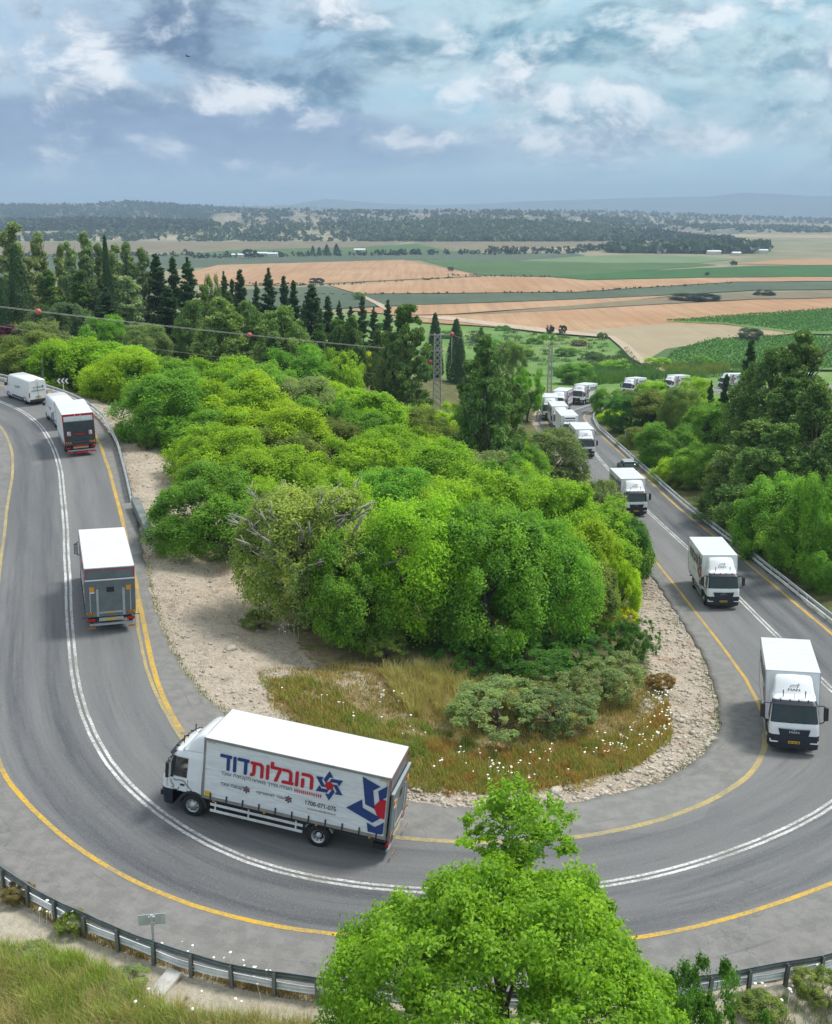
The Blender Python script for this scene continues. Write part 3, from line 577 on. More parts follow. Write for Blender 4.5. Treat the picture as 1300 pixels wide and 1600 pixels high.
# ------------------------------------------------------------------ foliage
def leafmat(name, transl=.35, hue=(1.25, 1.12, .8)):
    m = bpy.data.materials.new(name); m.use_nodes = True; nt = m.node_tree; gg = G(nt); nt.nodes.clear()
    oc = gg.n('ShaderNodeObjectInfo'); t = gg.attr('tint'); rnd = oc.outputs['Random']
    base = oc.outputs['Color']
    lo = gg.mix(1.0, base, (.62, .72, .8), 'MULTIPLY'); hi = gg.mix(1.0, base, tuple(1.42 * h for h in hue), 'MULTIPLY')
    c_ = gg.mix(t, lo, hi); c_ = gg.mix(gg.ss(t, .93, 1.0, 0, .35), c_, (.22, .19, .09))
    d = gg.n('ShaderNodeBsdfPrincipled'); gg.put(d.inputs['Base Color'], c_); d.inputs['Roughness'].default_value = .55; d.inputs['Specular IOR Level'].default_value = .28
    tr = gg.n('ShaderNodeBsdfTranslucent'); gg.put(tr.inputs[0], gg.mix(1.0, c_, (1.15, 1.2, .55), 'MULTIPLY'))
    mx = gg.n('ShaderNodeMixShader'); mx.inputs[0].default_value = transl; nt.links.new(d.outputs[0], mx.inputs[1]); nt.links.new(tr.outputs[0], mx.inputs[2])
    nt.links.new(mx.outputs[0], gg.n('ShaderNodeOutputMaterial').inputs[0]); return m
MT['leaf'] = leafmat('leaves', .46); MT['needle'] = leafmat('needles', .26, (1.15, 1.08, .9)); MT['blade'] = leafmat('grass_blades', .3, (1.15, 1.0, .8))
MT['bark'] = pmat('bark', (.10, .082, .065), .95, var=.3, vscale=6, bump=.4)
MT['greybark'] = pmat('grey_bark', (.33, .31, .27), .95, var=.2, vscale=6)
def unit(v): return v / np.maximum(np.linalg.norm(v, axis=-1, keepdims=True), 1e-9)
def rdirs(r_, n): return unit(r_.normal(size=(n, 3)))
def leaves(C, Nn, ln, wd, tint, r_, zs=1.0):
    """one leaf-shaped quad per row of C; Nn = leaf normals"""
    n = len(C); a = r_.normal(size=(n, 3)); t = unit(a - (a * Nn).sum(1, keepdims=True) * Nn); b = np.cross(Nn, t)
    L_ = (ln * r_.uniform(.65, 1.35, n))[:, None]; W2 = (wd * r_.uniform(.7, 1.3, n))[:, None]
    bend = Nn * L_ * .18
    V = np.stack([C - t * L_ * .5 - bend, C + b * W2 * .5 + bend * .3, C + t * L_ * .5 - bend, C - b * W2 * .5 + bend * .3], 1)
    V[:, :, 2] = C[:, None, 2] + (V[:, :, 2] - C[:, None, 2]) * zs; V = V.reshape(-1, 3)
    return V, np.arange(n * 4).reshape(n, 4), np.repeat(np.clip(tint, 0, 1), 4)
def crown_broad(seed, nclump=85, nleaf=42000, ln=.024, wd=.013, top=1.0, lobes=6, cr=(.085, .15), low=-.55):
    """unit crown (radius about .5, height 0..1): lobes of clumps of leaves"""
    r_ = np.random.default_rng(seed); cl = []
    lob = [(np.array([math.cos(a) * q, math.sin(a) * q, z]), rr) for a, q, z, rr in [(r_.uniform(0, 6.28), r_.uniform(.1, .26), r_.uniform(.36, .66), r_.uniform(.22, .34)) for _ in range(lobes)]]
    lob.append((np.array([0, 0, .5]), .38))
    while len(cl) < nclump:
        c0, rr = lob[r_.integers(len(lob))]; d = rdirs(r_, 1)[0]
        if d[2] < low: continue
        p = c0 + d * rr * np.array([1, 1, 1.05]) * r_.uniform(.82, 1.08)
        if any(np.linalg.norm((p - c1) / np.array([1, 1, 1.05])) < r1 * .80 for c1, r1 in lob): continue
        if p[2] < .06 or p[2] > top: continue
        cl.append((p, r_.uniform(*cr), d))
    Cs, Ns, Ts = [], [], []; per = nleaf // nclump
    for p, rc, d in cl:
        nsub = 16; sd_ = unit(rdirs(r_, nsub) + d * .55 + np.array([0, 0, .3])); k = r_.integers(nsub, size=per)
        q = p + sd_[k] * rc * .78 + r_.normal(size=(per, 3)) * rc * .20
        Ns.append(unit(sd_[k] * .5 + np.array([0, 0, .75]) + r_.normal(size=(per, 3)) * .5)); Cs.append(q)
        ct = r_.normal(.46, .17); st = r_.normal(0, .13, nsub); Ts.append(ct + st[k] + r_.normal(0, .12, per))
    C_, N_, T_ = np.vstack(Cs), np.vstack(Ns), np.concatenate(Ts); C_[:, 2] = np.maximum(C_[:, 2], .01)
    C_[:, :2] *= .5 / np.percentile(np.abs(C_[:, :2]), 98.5); C_[:, 2] *= .985 / np.percentile(C_[:, 2], 99.7)
    V, Q, t = leaves(C_, N_, ln, wd, T_, r_); return npmesh('crown', V, Q, MT['leaf'], False, {'tint': t})
def crown_dome(seed, nclump=420, nleaf=135000):
    """one full dome of many small leaf bunches, for the tree close to the camera"""
    r_ = np.random.default_rng(seed); Cs, Ns, Ts = [], [], []; per = nleaf // nclump
    for i in range(nclump):
        d = rdirs(r_, 1)[0]; d[2] = abs(d[2]) if r_.uniform() < .65 else d[2]; bumpy = 1 + .09 * math.sin(d[0] * 7 + 1) * math.sin(d[1] * 6) + .06 * math.sin(d[2] * 9 + d[0] * 5); rad = bumpy * r_.uniform(.84, 1.0) if i < nclump * .8 else r_.uniform(.45, .8)
        p = np.array([0, 0, .50]) + d * rad * np.array([.455, .455, .455]); rc = r_.uniform(.045, .075); ns = 14; sd_ = unit(rdirs(r_, ns) + d * .6 + np.array([0, 0, .35])); k = r_.integers(ns, size=per)
        q = p + sd_[k] * rc * .8 + r_.normal(size=(per, 3)) * rc * .2; Cs.append(q); Ns.append(unit(sd_[k] * .5 + np.array([0, 0, .5]) + r_.normal(size=(per, 3)) * .5)); Ts.append(r_.normal(.42, .12) + r_.normal(0, .14, ns)[k] + r_.normal(0, .1, per))
    V, Q, t = leaves(np.vstack(Cs), np.vstack(Ns), .0135, .0075, np.concatenate(Ts), r_); return npmesh('crown', V, Q, MT['leaf'], False, {'tint': t})
def crown_spray(seed, nleaf=17000):
    """open sprays of fine leaves on a few arms (unit: 4 m wide, 3.6 m from top to dome)"""
    r_ = np.random.default_rng(seed); Cs, Ns, Ts = [], [], []
    arms = [(-.02, .97, .16), (.10, .95, .15), (-.14, .91, .16), (.0, .88, .17), (.16, .86, .14), (.28, .83, .10), (.38, .80, .08), (-.22, .84, .10), (-.02, .80, .16), (.10, .76, .14), (-.08, .71, .15), (.04, .66, .16), (.18, .62, .16), (-.26, .66, .14), (-.40, .60, .15), (-.52, .57, .12), (-.60, .54, .07), (.36, .60, .12), (.50, .58, .13), (.62, .57, .10), (.70, .52, .07), (-.2, .5, .22), (.2, .48, .22), (0, .45, .25), (-.4, .42, .2), (.42, .42, .2)]
    per = nleaf // (len(arms) * 5)
    for x, z, rc in arms:
        for j in range(5):
            p = np.array([x, r_.normal(0, .09), z]) + r_.normal(size=3) * np.array([rc * .5, rc * .5, rc * .16]); ns = 7; sd_ = unit(rdirs(r_, ns) * np.array([1, 1, .5])); k = r_.integers(ns, size=per); f_ = r_.uniform(.1, 1, (per, 1))
            q = p + sd_[k] * rc * .75 * f_ * np.array([1, 1, .45]) + r_.normal(size=(per, 3)) * rc * .10 * np.array([1, 1, .4]); Cs.append(q); Ns.append(unit(np.array([0, 0, .8]) + r_.normal(size=(per, 3)) * .5)); Ts.append(r_.normal(.45, .15) + r_.normal(0, .14, per))
    V, Q, t = leaves(np.vstack(Cs), np.vstack(Ns), .035, .016, np.concatenate(Ts), r_, .5); return npmesh('crown', V, Q, MT['leaf'], False, {'tint': t})
def crown_pine(seed, nclump=90, nleaf=30000, prof=None, zlo=.08, flat=.55, ln=.040, wd=.018, cr=(.06, .11), zs=.7):
    r_ = np.random.default_rng(seed); prof = prof or (lambda z: .5 * math.sqrt(max(0, 1 - ((z - .42) / .60) ** 2)))
    Cs, Ns, Ts = [], [], []; per = nleaf // nclump; off = r_.normal(0, .04, (12, 2))
    for i in range(nclump):
        z = zlo + (1 - zlo) * r_.uniform(0, 1) ** 1.05; rad = prof(z) * r_.uniform(.45, 1.08) ; a = r_.uniform(0, 6.28); ox, oy = off[int(z * 11)]
        rc = r_.uniform(*cr) * (1.15 - .5 * z); p = np.array([math.cos(a) * max(0, rad - rc * .5) + ox, math.sin(a) * max(0, rad - rc * .5) + oy, min(z, 1 - rc * .6)])
        dd = rdirs(r_, per); sub = rdirs(r_, 10); k = r_.integers(10, size=per)
        q = p + (sub[k] * .7 + dd * .42) * rc * np.array([1, 1, flat]) + np.array([math.cos(a), math.sin(a), .25]) * r_.uniform(-.3, .6, (per, 1)) * rc * .5
        Cs.append(q); Ns.append(unit(r_.normal(size=(per, 3)) * .8 + np.array([0, 0, .5]))); ct = r_.normal(.42, .15); Ts.append(ct + r_.normal(0, .15, per))
    C_ = np.vstack(Cs); C_[:, 2] = np.clip(C_[:, 2], .02, 1.02)
    V, Q, t = leaves(C_, np.vstack(Ns), ln, wd, np.concatenate(Ts), r_, zs); return npmesh('crown', V, Q, MT['needle'], False, {'tint': t})
def crown_conifer(seed, levels=30, nleaf=22000, power=.85, up=.1, ln=.068, wd=.024, lo=.05, ragged=.5, thick=.02):
    """whorls of separate branches: a spiky outline"""
    r_ = np.random.default_rng(seed); Cs, Ns, Ts = [], [], []; br = []
    for i in range(levels * 2):
        z = lo + (1 - lo) * r_.uniform(0, 1) ** .95
        for k in range(r_.integers(2, 5)):
            br.append((z + r_.normal(0, .012), r_.uniform(0, 6.28), .5 * (1 - z) ** power * r_.uniform(1 - ragged, 1.12) + .02))
    tot = sum(b[2] ** .9 for b in br)
    for z, a, ln_ in br:
        n = max(20, int(nleaf * ln_ ** .9 / tot)); t = r_.uniform(.08, 1, n) ** .8; rad = t * ln_
        zz = z + up * rad * .5 + .04 * rad * t - .03 * (1 - t) * ln_; sp = thick * (1.1 - .5 * t) + .06 * ln_ * (1 - abs(t - .5))
        q = np.stack([np.cos(a) * rad, np.sin(a) * rad, zz], -1) + r_.normal(size=(n, 3)) * np.stack([sp, sp, sp * .22], -1)
        Cs.append(q); Ns.append(unit(r_.normal(size=(n, 3)) * .8 + np.array([0, 0, .4]))); Ts.append(r_.normal(.4, .12) + r_.normal(0, .15, n))
    n = 500; z = r_.uniform(.8, 1.0, n); q = np.stack([r_.normal(0, .012, n), r_.normal(0, .012, n), z], -1); Cs.append(q); Ns.append(unit(r_.normal(size=(n, 3)))); Ts.append(r_.normal(.45, .15, n))
    V, Q, t = leaves(np.vstack(Cs), np.vstack(Ns), ln, wd, np.concatenate(Ts), r_, .34); return npmesh('crown', V, Q, MT['needle'], False, {'tint': t})
def crown_column(seed, nleaf=9000):
    r_ = np.random.default_rng(seed); z = r_.uniform(.02, 1, nleaf); a = r_.uniform(0, 6.28, nleaf)
    pr = .5 * np.minimum(1, (z / .12) ** .5) * np.clip(1 - z ** 2.4, 0, 1) ** .8 * (1 + .12 * np.sin(a * 3 + z * 9) + .10 * np.sin(a * 7 + z * 23))
    q = np.stack([np.cos(a) * pr, np.sin(a) * pr, z], -1) + r_.normal(size=(nleaf, 3)) * np.array([.045, .045, .012]); Nn = unit(np.stack([np.cos(a), np.sin(a), r_.normal(.2, .4, nleaf)], -1) + r_.normal(size=(nleaf, 3)) * .4)
    V, Q, t = leaves(q, Nn, .08, .06, r_.normal(.4, .2, nleaf), r_, .25); return npmesh('crown', V, Q, MT['needle'], False, {'tint': t})
def trunk_mesh(seed, h=.72, r=.035, limbs=5, lz=(.2, .5), spread=.36, mat='bark'):
    r_ = random.Random(seed); m = MB(); pts = [(r_.uniform(-.015, .015) * i, r_.uniform(-.015, .015) * i, -.03 + h * i / 5) for i in range(6)]
    m.tube(pts, [r * (1 - .8 * i / 5) + .004 for i in range(6)], 7)
    for k in range(limbs):
        z = r_.uniform(*lz); a = k * 6.28 / limbs + r_.uniform(-.4, .4); e = spread * r_.uniform(.7, 1.05)
        m.tube([(0, 0, z), (math.cos(a) * e * .45, math.sin(a) * e * .45, z + .14), (math.cos(a) * e, math.sin(a) * e, z + r_.uniform(.16, .34))], [r * .5, r * .32, r * .1], 5)
    return m.mesh('trunk', MT[mat])
def twig_mesh(seed):
    """pale dead twigs that stand out of a crown"""
    r_ = random.Random(seed); m = MB()
    for k in range(60):
        a = r_.uniform(0, 6.28); q = r_.uniform(.1, .42); z = r_.uniform(.45, .86); o_ = Vector((math.cos(a) * q, math.sin(a) * q, z))
        d = Vector((math.cos(a) * r_.uniform(.2, 1), math.sin(a) * r_.uniform(.2, 1), r_.uniform(.3, 1))).normalized(); e = o_ + d * r_.uniform(.14, .26)
        m.tube([o_, (o_ + e) / 2 + Vector((r_.uniform(-.02, .02), r_.uniform(-.02, .02), .012)), e], [.009, .007, .003], 4)
        for j in range(3):
            s_ = o_ + (e - o_) * r_.uniform(.35, .9); d2 = (d + Vector((r_.uniform(-.9, .9), r_.uniform(-.9, .9), r_.uniform(-.3, .6)))).normalized(); m.tube([s_, s_ + d2 * r_.uniform(.05, .1)], [.005, .0025], 3)
    return m.mesh('dead_branches', MT['greybark'])
CROWN = {
    'broad': [crown_broad(1, low=-.85, nclump=100), crown_broad(2, lobes=8, low=-.85, nclump=100), crown_broad(3, lobes=5, nclump=110, low=-.85)],
    'round': [crown_broad(4, nclump=70, nleaf=26000, ln=.03, wd=.017, lobes=4, low=-.7), crown_broad(5, nclump=70, nleaf=26000, ln=.03, wd=.017, lobes=5, low=-.7)],
    'near': [crown_dome(6)],
    'plume': [crown_spray(25)], 'cushion': [crown_broad(61 + i, nclump=130, nleaf=20000, ln=.03, wd=.012, lobes=11, cr=(.045, .09), low=-.25) for i in range(2)],
    'feather': [crown_broad(7, nclump=44, nleaf=16000, ln=.024, wd=.011, lobes=5, cr=(.05, .10), low=-.8), crown_broad(10, nclump=40, nleaf=15000, ln=.026, wd=.012, lobes=6, cr=(.05, .10), low=-.8)],
    'scrub': [crown_broad(8, nclump=60, nleaf=13000, ln=.045, wd=.02, lobes=6, cr=(.09, .17), low=-.3), crown_broad(9, nclump=60, nleaf=13000, ln=.045, wd=.018, lobes=8, cr=(.08, .15), low=-.3)],
    'pine': [crown_pine(11, nclump=120, nleaf=29000, cr=(.08, .14), flat=.72), crown_pine(12, nclump=140, nleaf=29000, cr=(.07, .13), flat=.66), crown_pine(13, nclump=130, nleaf=29000, cr=(.075, .13), flat=.7, prof=lambda z: .5 * (1.02 - z) ** .55 if z > .15 else .44)],
    'ragged': [crown_pine(33 + i, nclump=170, nleaf=32000, cr=(.05, .10), flat=.5, ln=.038, wd=.018, prof=lambda z, e=e: (.5 * (1.04 - z) ** e if z > .2 else .42) * (1 + .16 * math.sin(z * 23 + e * 9))) for i, e in enumerate((.6, .75))],
    'tall': [crown_pine(14 + 7 * i, nclump=130, nleaf=25000, prof=lambda z, e=e: .5 * (1.03 - z) ** e if z > .12 else .46, cr=(.085, .16), flat=.36, ln=.078, wd=.031, zs=.36) for i, e in enumerate((.62, .75, .9))],
    'spire': [crown_conifer(16, nleaf=22000, thick=.024, power=.8), crown_conifer(17, levels=24, ragged=.8, nleaf=19000, thick=.026, power=.75), crown_conifer(18, levels=34, power=.58, ragged=.75, nleaf=21000, thick=.024)],
    'column': [crown_column(20)],
}
TRUNK = {k: [trunk_mesh(30 + i, h=(.9 if k in ('pine', 'ragged', 'tall', 'spire', 'column') else .6), r=(.022 if k in ('pine', 'ragged', 'tall', 'spire', 'column') else .04), limbs=(9 if k in ('pine', 'ragged', 'tall') else 6), lz=(.15, .75) if k in ('pine', 'ragged', 'tall') else (.12, .4), spread=.3) for i in range(2)] for k in CROWN}
TWIGS = [twig_mesh(51), twig_mesh(52)]
C_ = {'lime': (0.3, 0.5, 0.038), 'bright': (0.37, 0.56, 0.034), 'green': (.195, .395, .052), 'deep': (.09, .235, .042), 'olive': (.20, .27, .07), 'grey': (.24, .33, .14), 'dark': (0.072, 0.14, 0.055), 'pine': (.165, .275, .075), 'pinel': (.20, .31, .085),
      'pale': (.31, .42, .12), 'yellow': (.55, .58, .03), 'blue': (.13, .21, .12), 'palep': (.34, .42, .21), 'purple': (.12, .03, .08), 'brown': (.24, .20, .08), 'rust': (.32, .22, .06), 'far': (.045, .08, .035)}
NT_ = [0]; TH = 'leafy trees of the thicket inside the bend'; RG = 'trees on the slope right of the road'
PR = random.Random(5)
def plant(name, cat, kind, P, w_, h_, col, label, group=None, twigs=False, wy=None):
    i = NT_[0]; NT_[0] += 1
    t = thing(name, label, cat, P, group); t.scale = (w_, wy or w_ * PR.uniform(.9, 1.1), h_); t.rotation_euler = (0, 0, PR.uniform(0, 6.28))
    cr = obj('crown', CROWN[kind][i % len(CROWN[kind])], parent=t); k = PR.uniform(.88, 1.14); c = C_[col] if isinstance(col, str) else col
    cr.color = (min(1, c[0] * k * PR.uniform(.94, 1.07)), min(1, c[1] * k), min(1, c[2] * k), 1)
    obj('trunk', TRUNK[kind][i % 2], parent=t)
    if twigs: obj('dead_branches', TWIGS[i % 2], parent=t)
    return t
def tree(u, vt, wpx, Dd, kind, col, label, group=None, name=None, cat=None, twigs=False, sink=.3):
    """a tree whose top is seen at (u, vt), wpx wide, standing Dd metres ahead"""
    dr = pray(u, vt); t = Dd / dr[1]; x = dr[0] * t; zt = CZ + dr[2] * t; g0 = float(hgt(x, Dd)[0]); h_ = zt - g0
    if h_ < 1.2: print('LOW TREE', label, round(h_, 2)); h_ = max(h_, 1.0)
    if group == RG:
        while x < 29.3 + .27 * wpx * Dd / F_PX and Dd < 190 and vt > 612: Dd += 1.5; t = Dd / dr[1]; x = dr[0] * t; zt = CZ + dr[2] * t; g0 = float(hgt(x, Dd)[0]); h_ = max(zt - g0, 1.2)
    dep = depth_of((x, Dd, (zt + g0) / 2)); w_ = wpx * dep / F_PX * {'pine': 1.22, 'ragged': 1.2, 'tall': 1.45, 'spire': 1.5, 'column': 1.25}.get(kind, 1.06)
    if kind in ('broad', 'round') and group == TH:          # stand it where a crown of this width has room under it
        for _ in range(14):
            if zt - g0 > .60 * w_: break
            D2 = Dd - 1.0; t = D2 / dr[1]; x2 = dr[0] * t; sn, dn = near_road([x2], [D2])
            if dn[0] - tab(T_iE, sn[0]) < 2.0 + .3 * w_: break
            Dd, x = D2, x2; zt = CZ + dr[2] * t; g0 = float(hgt(x, Dd)[0]); h_ = zt - g0; w_ = wpx * depth_of((x, Dd, (zt + g0) / 2)) / F_PX * 1.04
    if kind in ('broad', 'round') and h_ < w_ * .78: sink += w_ * .78 - h_; h_ = w_ * .78; sink = min(sink, h_ * .6)     # branches down to the ground
    nm = name or {'pine': 'pine_tree', 'ragged': 'pine_tree', 'tall': 'tall_pine', 'spire': 'conifer', 'column': 'cypress', 'scrub': 'bush'}.get(kind, 'leafy_tree')
    return plant(nm, cat or ('bush' if kind == 'scrub' else 'tree'), kind, (x, Dd, zt - max(h_, zt - g0 + .3)), w_, max(h_, zt - g0 + .3), col, label, group, twigs)
TH = 'leafy trees of the thicket inside the bend'
# --- the thicket inside the bend, front to back
for a in [
    (478, 762, 215, 54.5, 'broad', 'pale', 'pale yellow-green bushy tree with bare grey twigs at the front of the thicket', True),
    (318, 735, 178, 63.5, 'broad', 'green', 'big dark green bushy tree beside the gravel, at the left front corner of the thicket', False),
    (640, 775, 195, 55, 'broad', 'lime', 'wide green bushy tree at the thicket front, right of the one with bare twigs', False),
    (765, 788, 195, 54.5, 'broad', 'green', 'deep green bushy tree of the thicket front, above the long dry grass', False),
    (560, 825, 155, 52.8, 'broad', 'green', 'low green bushy tree tucked between two bigger ones at the thicket front', False),
    (862, 820, 155, 56, 'broad', 'green', 'green bushy tree of the thicket front, left of the bright yellow-green ball', False),
    (905, 812, 110, 65, 'round', 'bright', 'bright yellow-green round tree near the right end of the thicket front', False),
    (975, 872, 60, 64, 'round', 'bright', 'small bright yellow-green tree at the right edge of the thicket, by the yellow flowers', False),
    (915, 880, 110, 60, 'scrub', 'olive', 'dull olive bush below the bright yellow-green round tree', False),
    (985, 812, 90, 75, 'broad', 'deep', 'dark green tree reaching the road edge at the right end of the thicket', False),
    (940, 775, 150, 75, 'broad', 'lime', 'green bushy tree just behind the bright yellow-green round tree', False),
    (938, 752, 90, 84, 'broad', 'grey', 'grey-green tree hiding the left side of the truck with the dark car behind', False),
    (860, 748, 170, 72, 'broad', 'lime', 'wide lime green tree behind the right half of the thicket front', False),
    (735, 722, 190, 72, 'broad', 'lime', 'wide lime green tree behind the middle of the thicket front', False),
    (620, 735, 150, 70, 'broad', 'green', 'mid green tree behind the gap of the thicket front', False),
    (425, 700, 170, 79, 'broad', 'lime', 'broad lime green tree rising behind the dark one at the left front corner', False),
    (545, 682, 160, 80, 'broad', 'bright', 'bright lime tree in the second row of the thicket, above the bare twigs', False),
    (340, 668, 160, 83, 'broad', 'lime', 'lime green tree over the gravel strip, behind the left front corner tree', False),
    (265, 580, 160, 92, 'broad', 'green', 'big rounded green tree standing out over the upper gravel, right of the second truck', False),
    (355, 585, 170, 102, 'broad', 'bright', 'bright green tree behind the big rounded one over the upper gravel', False),
    (430, 632, 150, 92, 'broad', 'bright', 'bright lime tree in the left middle of the thicket, under the power line', False),
    (495, 618, 130, 100, 'round', 'green', 'rounded green tree in the middle of the thicket, under the second marker ball', False),
    (575, 608, 120, 104, 'round', 'lime', 'small lime green round tree left of the lattice pylon', False),
    (612, 668, 130, 88, 'broad', 'lime', 'lime green tree two rows behind the thicket front, left of the dark pine', False),
    (690, 690, 150, 84, 'broad', 'lime', 'yellowish lime tree at the foot of the big dark pine', False),
    (775, 715, 110, 82, 'round', 'green', 'green tree right below the big dark pine', False),
    (818, 745, 110, 76, 'broad', 'green', 'green tree filling the gap below the grey-green rounded tree', False),
    (866, 672, 130, 112, 'broad', 'grey', 'rounded grey-green tree hiding the lower part of a truck on the far road', False),
    (815, 690, 90, 104, 'broad', 'green', 'green tree between the big dark pine and the rounded grey-green tree', False),
    (190, 548, 130, 122, 'broad', 'bright', 'bright green tree behind the white van and the arrow sign', False),
    (108, 528, 150, 128, 'broad', 'lime', 'olive-lime tree behind the roadside pole, above the white van', False),
    (35, 520, 110, 130, 'broad', 'olive', 'olive tree above the guardrail at the left edge, behind the white van', False),
    (10, 548, 90, 122, 'scrub', 'brown', 'brownish bush by the guardrail at the left edge', False),
    (262, 560, 120, 118, 'broad', 'green', 'green tree to the right of the arrow sign, in the second row', False),
    (330, 556, 130, 122, 'broad', 'lime', 'lime green tree under the dark double conifers', False),
    (415, 572, 140, 116, 'broad', 'green', 'soft green tree under the second marker ball of the power line', False),
    (470, 590, 130, 112, 'broad', 'grey', 'greyish green bush-like tree in mid thicket, left of the pylon', False),
    (527, 548, 80, 132, 'round', 'lime', 'lime green tree left of the bush in yellow bloom', False),
    (640, 632, 110, 108, 'broad', 'olive', 'olive green tree at the foot of the lattice pylon', False),
    (700, 632, 100, 112, 'round', 'bright', 'yellowish tree right behind the lattice pylon', False),
    (560, 640, 90, 98, 'round', 'green', 'mid green round tree in the heart of the thicket', False),
    (400, 752, 110, 67, 'broad', 'lime', 'lime tree squeezed between the left corner tree and the one with bare twigs', False),
    (700, 752, 130, 64, 'broad', 'lime', 'lime tree standing over the middle of the thicket front', False),
    (520, 745, 130, 65, 'broad', 'lime', 'lime tree directly behind the one with bare twigs', False),
    (300, 640, 110, 90, 'broad', 'green', 'dark green tree overhanging the upper gravel strip', False),
    (820, 800, 110, 62, 'broad', 'green', 'green tree of the second row over the right half of the thicket front', False),
    (450, 540, 110, 130, 'broad', 'green', 'green tree under the conifers in the middle distance, left of the yellow bloom', False),
    (375, 618, 110, 98, 'round', 'lime', 'round lime tree in the upper left of the thicket', False),
]: tree(*a[:7], group=TH, twigs=a[7])
FILL = {'lime': 'lime green', 'green': 'mid green', 'bright': 'bright yellow-green', 'olive': 'olive green', 'grey': 'greyish green'}
fr = random.Random(17); done = []
for i in range(900):
    y = fr.uniform(62, 122); x = fr.uniform(-34, 16); sn, dn = near_road([x], [y]); ed = dn[0] - tab(T_iE, sn[0])
    if ed < 8 or sn[0] < 12 or x > 17 or any((x - a) ** 2 + (y - b) ** 2 < 27 for a, b in done): continue
    done.append((x, y)); hh = fr.uniform(4.0, 5.4); plant('leafy_tree', 'tree', 'broad', (x, y, float(hgt(x, y)[0]) - 1.6), fr.uniform(6.5, 9), hh + 1.2, (fc := fr.choice(['lime', 'lime', 'green', 'bright', 'olive', 'grey'])), f'one of the {FILL[fc]} leafy trees crowded together deep inside the thicket', TH)
    if len(done) >= 44: break
plant('bush', 'bush', 'cushion', ground_at(600, 1030) - np.array([0, 0, .4]), 3.2, 1.9, 'olive', 'olive bush at the foot of the thicket, over the long dry grass')
# low green bushes and grey scrub in front of the thicket
for u, v, w_, h_, c, lb in [(740, 1052, 4.2, 1.3, 'deep', 'low dark green bush at the foot of the thicket, left one of three'), (835, 1050, 4.4, 1.3, 'deep', 'low dark green bush at the foot of the thicket, middle one of three'), (905, 1040, 3.2, 1.4, 'deep', 'low dark green bush at the foot of the thicket, right one of three'),
                            (775, 1140, 4.6, 1.7, 'grey', 'wide grey-green scrub bush with bare stems in front of the thicket, left one'), (865, 1130, 4.2, 1.6, 'grey', 'grey-green scrub bush beside the widest one, middle of the dry slope'), (945, 1092, 3.6, 1.8, 'grey', 'tall grey-green scrub bush above the dry yellow weeds'),
                            (985, 1035, 2.6, 2.2, 'deep', 'dark green bush at the top of the stony slope by the right lane'), (975, 985, 1.7, 1.5, 'yellow', 'yellow-flowering bush at the right edge of the thicket'), (930, 1000, 3.0, 1.9, 'green', 'green bush below the bright round trees at the right end of the thicket'),
                            (230, 703, 1.5, .9, 'olive', 'small olive bush alone on the upper gravel strip'), (405, 985, 1.6, 1.1, 'olive', 'small olive bush at the gravel edge under the tree with bare twigs'), (1030, 1080, 1.5, .9, 'rust', 'rust-yellow weedy bush on the stony slope by the right lane'),
                            (118, 1462, 1.0, .7, 'olive', 'small weed clump behind the near guardrail, left of the sign'), (1275, 1572, 1.4, .9, 'olive', 'low weed clump with white flowers on the gravel at the bottom right'), (1190, 1592, 1.2, .7, 'olive', 'low weed clump on the gravel beside the foreground tree'), (30, 1408, 1.0, .6, 'brown', 'dry weed clump behind the near guardrail at the left edge'), (45, 1510, 1.5, .5, 'grey', 'grey-green scrub bush in the long grass at the lower left, nearest the edge'), (190, 1550, 1.4, .45, 'grey', 'grey-green scrub bush in the long grass at the lower left, below the sign')]:
    kk = 'cushion' if w_ > 2.4 else 'scrub'; dn = .35 * h_ if kk == 'cushion' else .12; plant('bush', 'bush', kk, ground_at(u, v) - np.array([0, 0, dn]), w_ * 1.1, h_ * (1.25 if w_ > 2.4 else 1) + dn, c, lb)
for u, v, w_, h_, c, lb in [(95, 592, 9, 5, 'green', 'green bush right behind the roadside pole'), (140, 598, 9, 5, 'green', 'green bush behind the arrow sign'), (180, 606, 10, 6, 'lime', 'lime bush right of the arrow sign, above the guardrail'), (50, 578, 9, 5, 'olive', 'olive bush behind the white van, left of the pole'), (215, 625, 8, 5, 'green', 'green bush where the upper gravel begins, under the rounded tree')]:
    plant('bush', 'bush', 'round', ground_at(u, v) - np.array([0, 0, 1.0]), w_, h_, c, lb)
tree(583, 549, 50, 168, 'round', 'yellow', 'bush in yellow bloom in front of the conifers, left of the lattice pylon', name='bush', cat='bush')
tree(14, 508, 60, 136, 'scrub', 'purple', 'purple-flowering bush at the left edge under the power line')
tree(72, 475, 60, 142, 'round', 'blue', 'round blue-green tree below the tall pines at the left, under the first marker ball')
tree(105, 472, 70, 146, 'round', 'blue', 'wide blue-green tree below the tall pines at the left, right of the first marker ball')
tree(60, 500, 110, 138, 'broad', 'grey', 'grey-green tree between the purple bush and the blue-green trees')
tree(155, 492, 70, 140, 'broad', 'green', 'green tree at the foot of the tall pines, above the bright green tree')
tree(225, 508, 80, 138, 'broad', 'grey', 'grey-green tree at the foot of the dark conifers at the left')
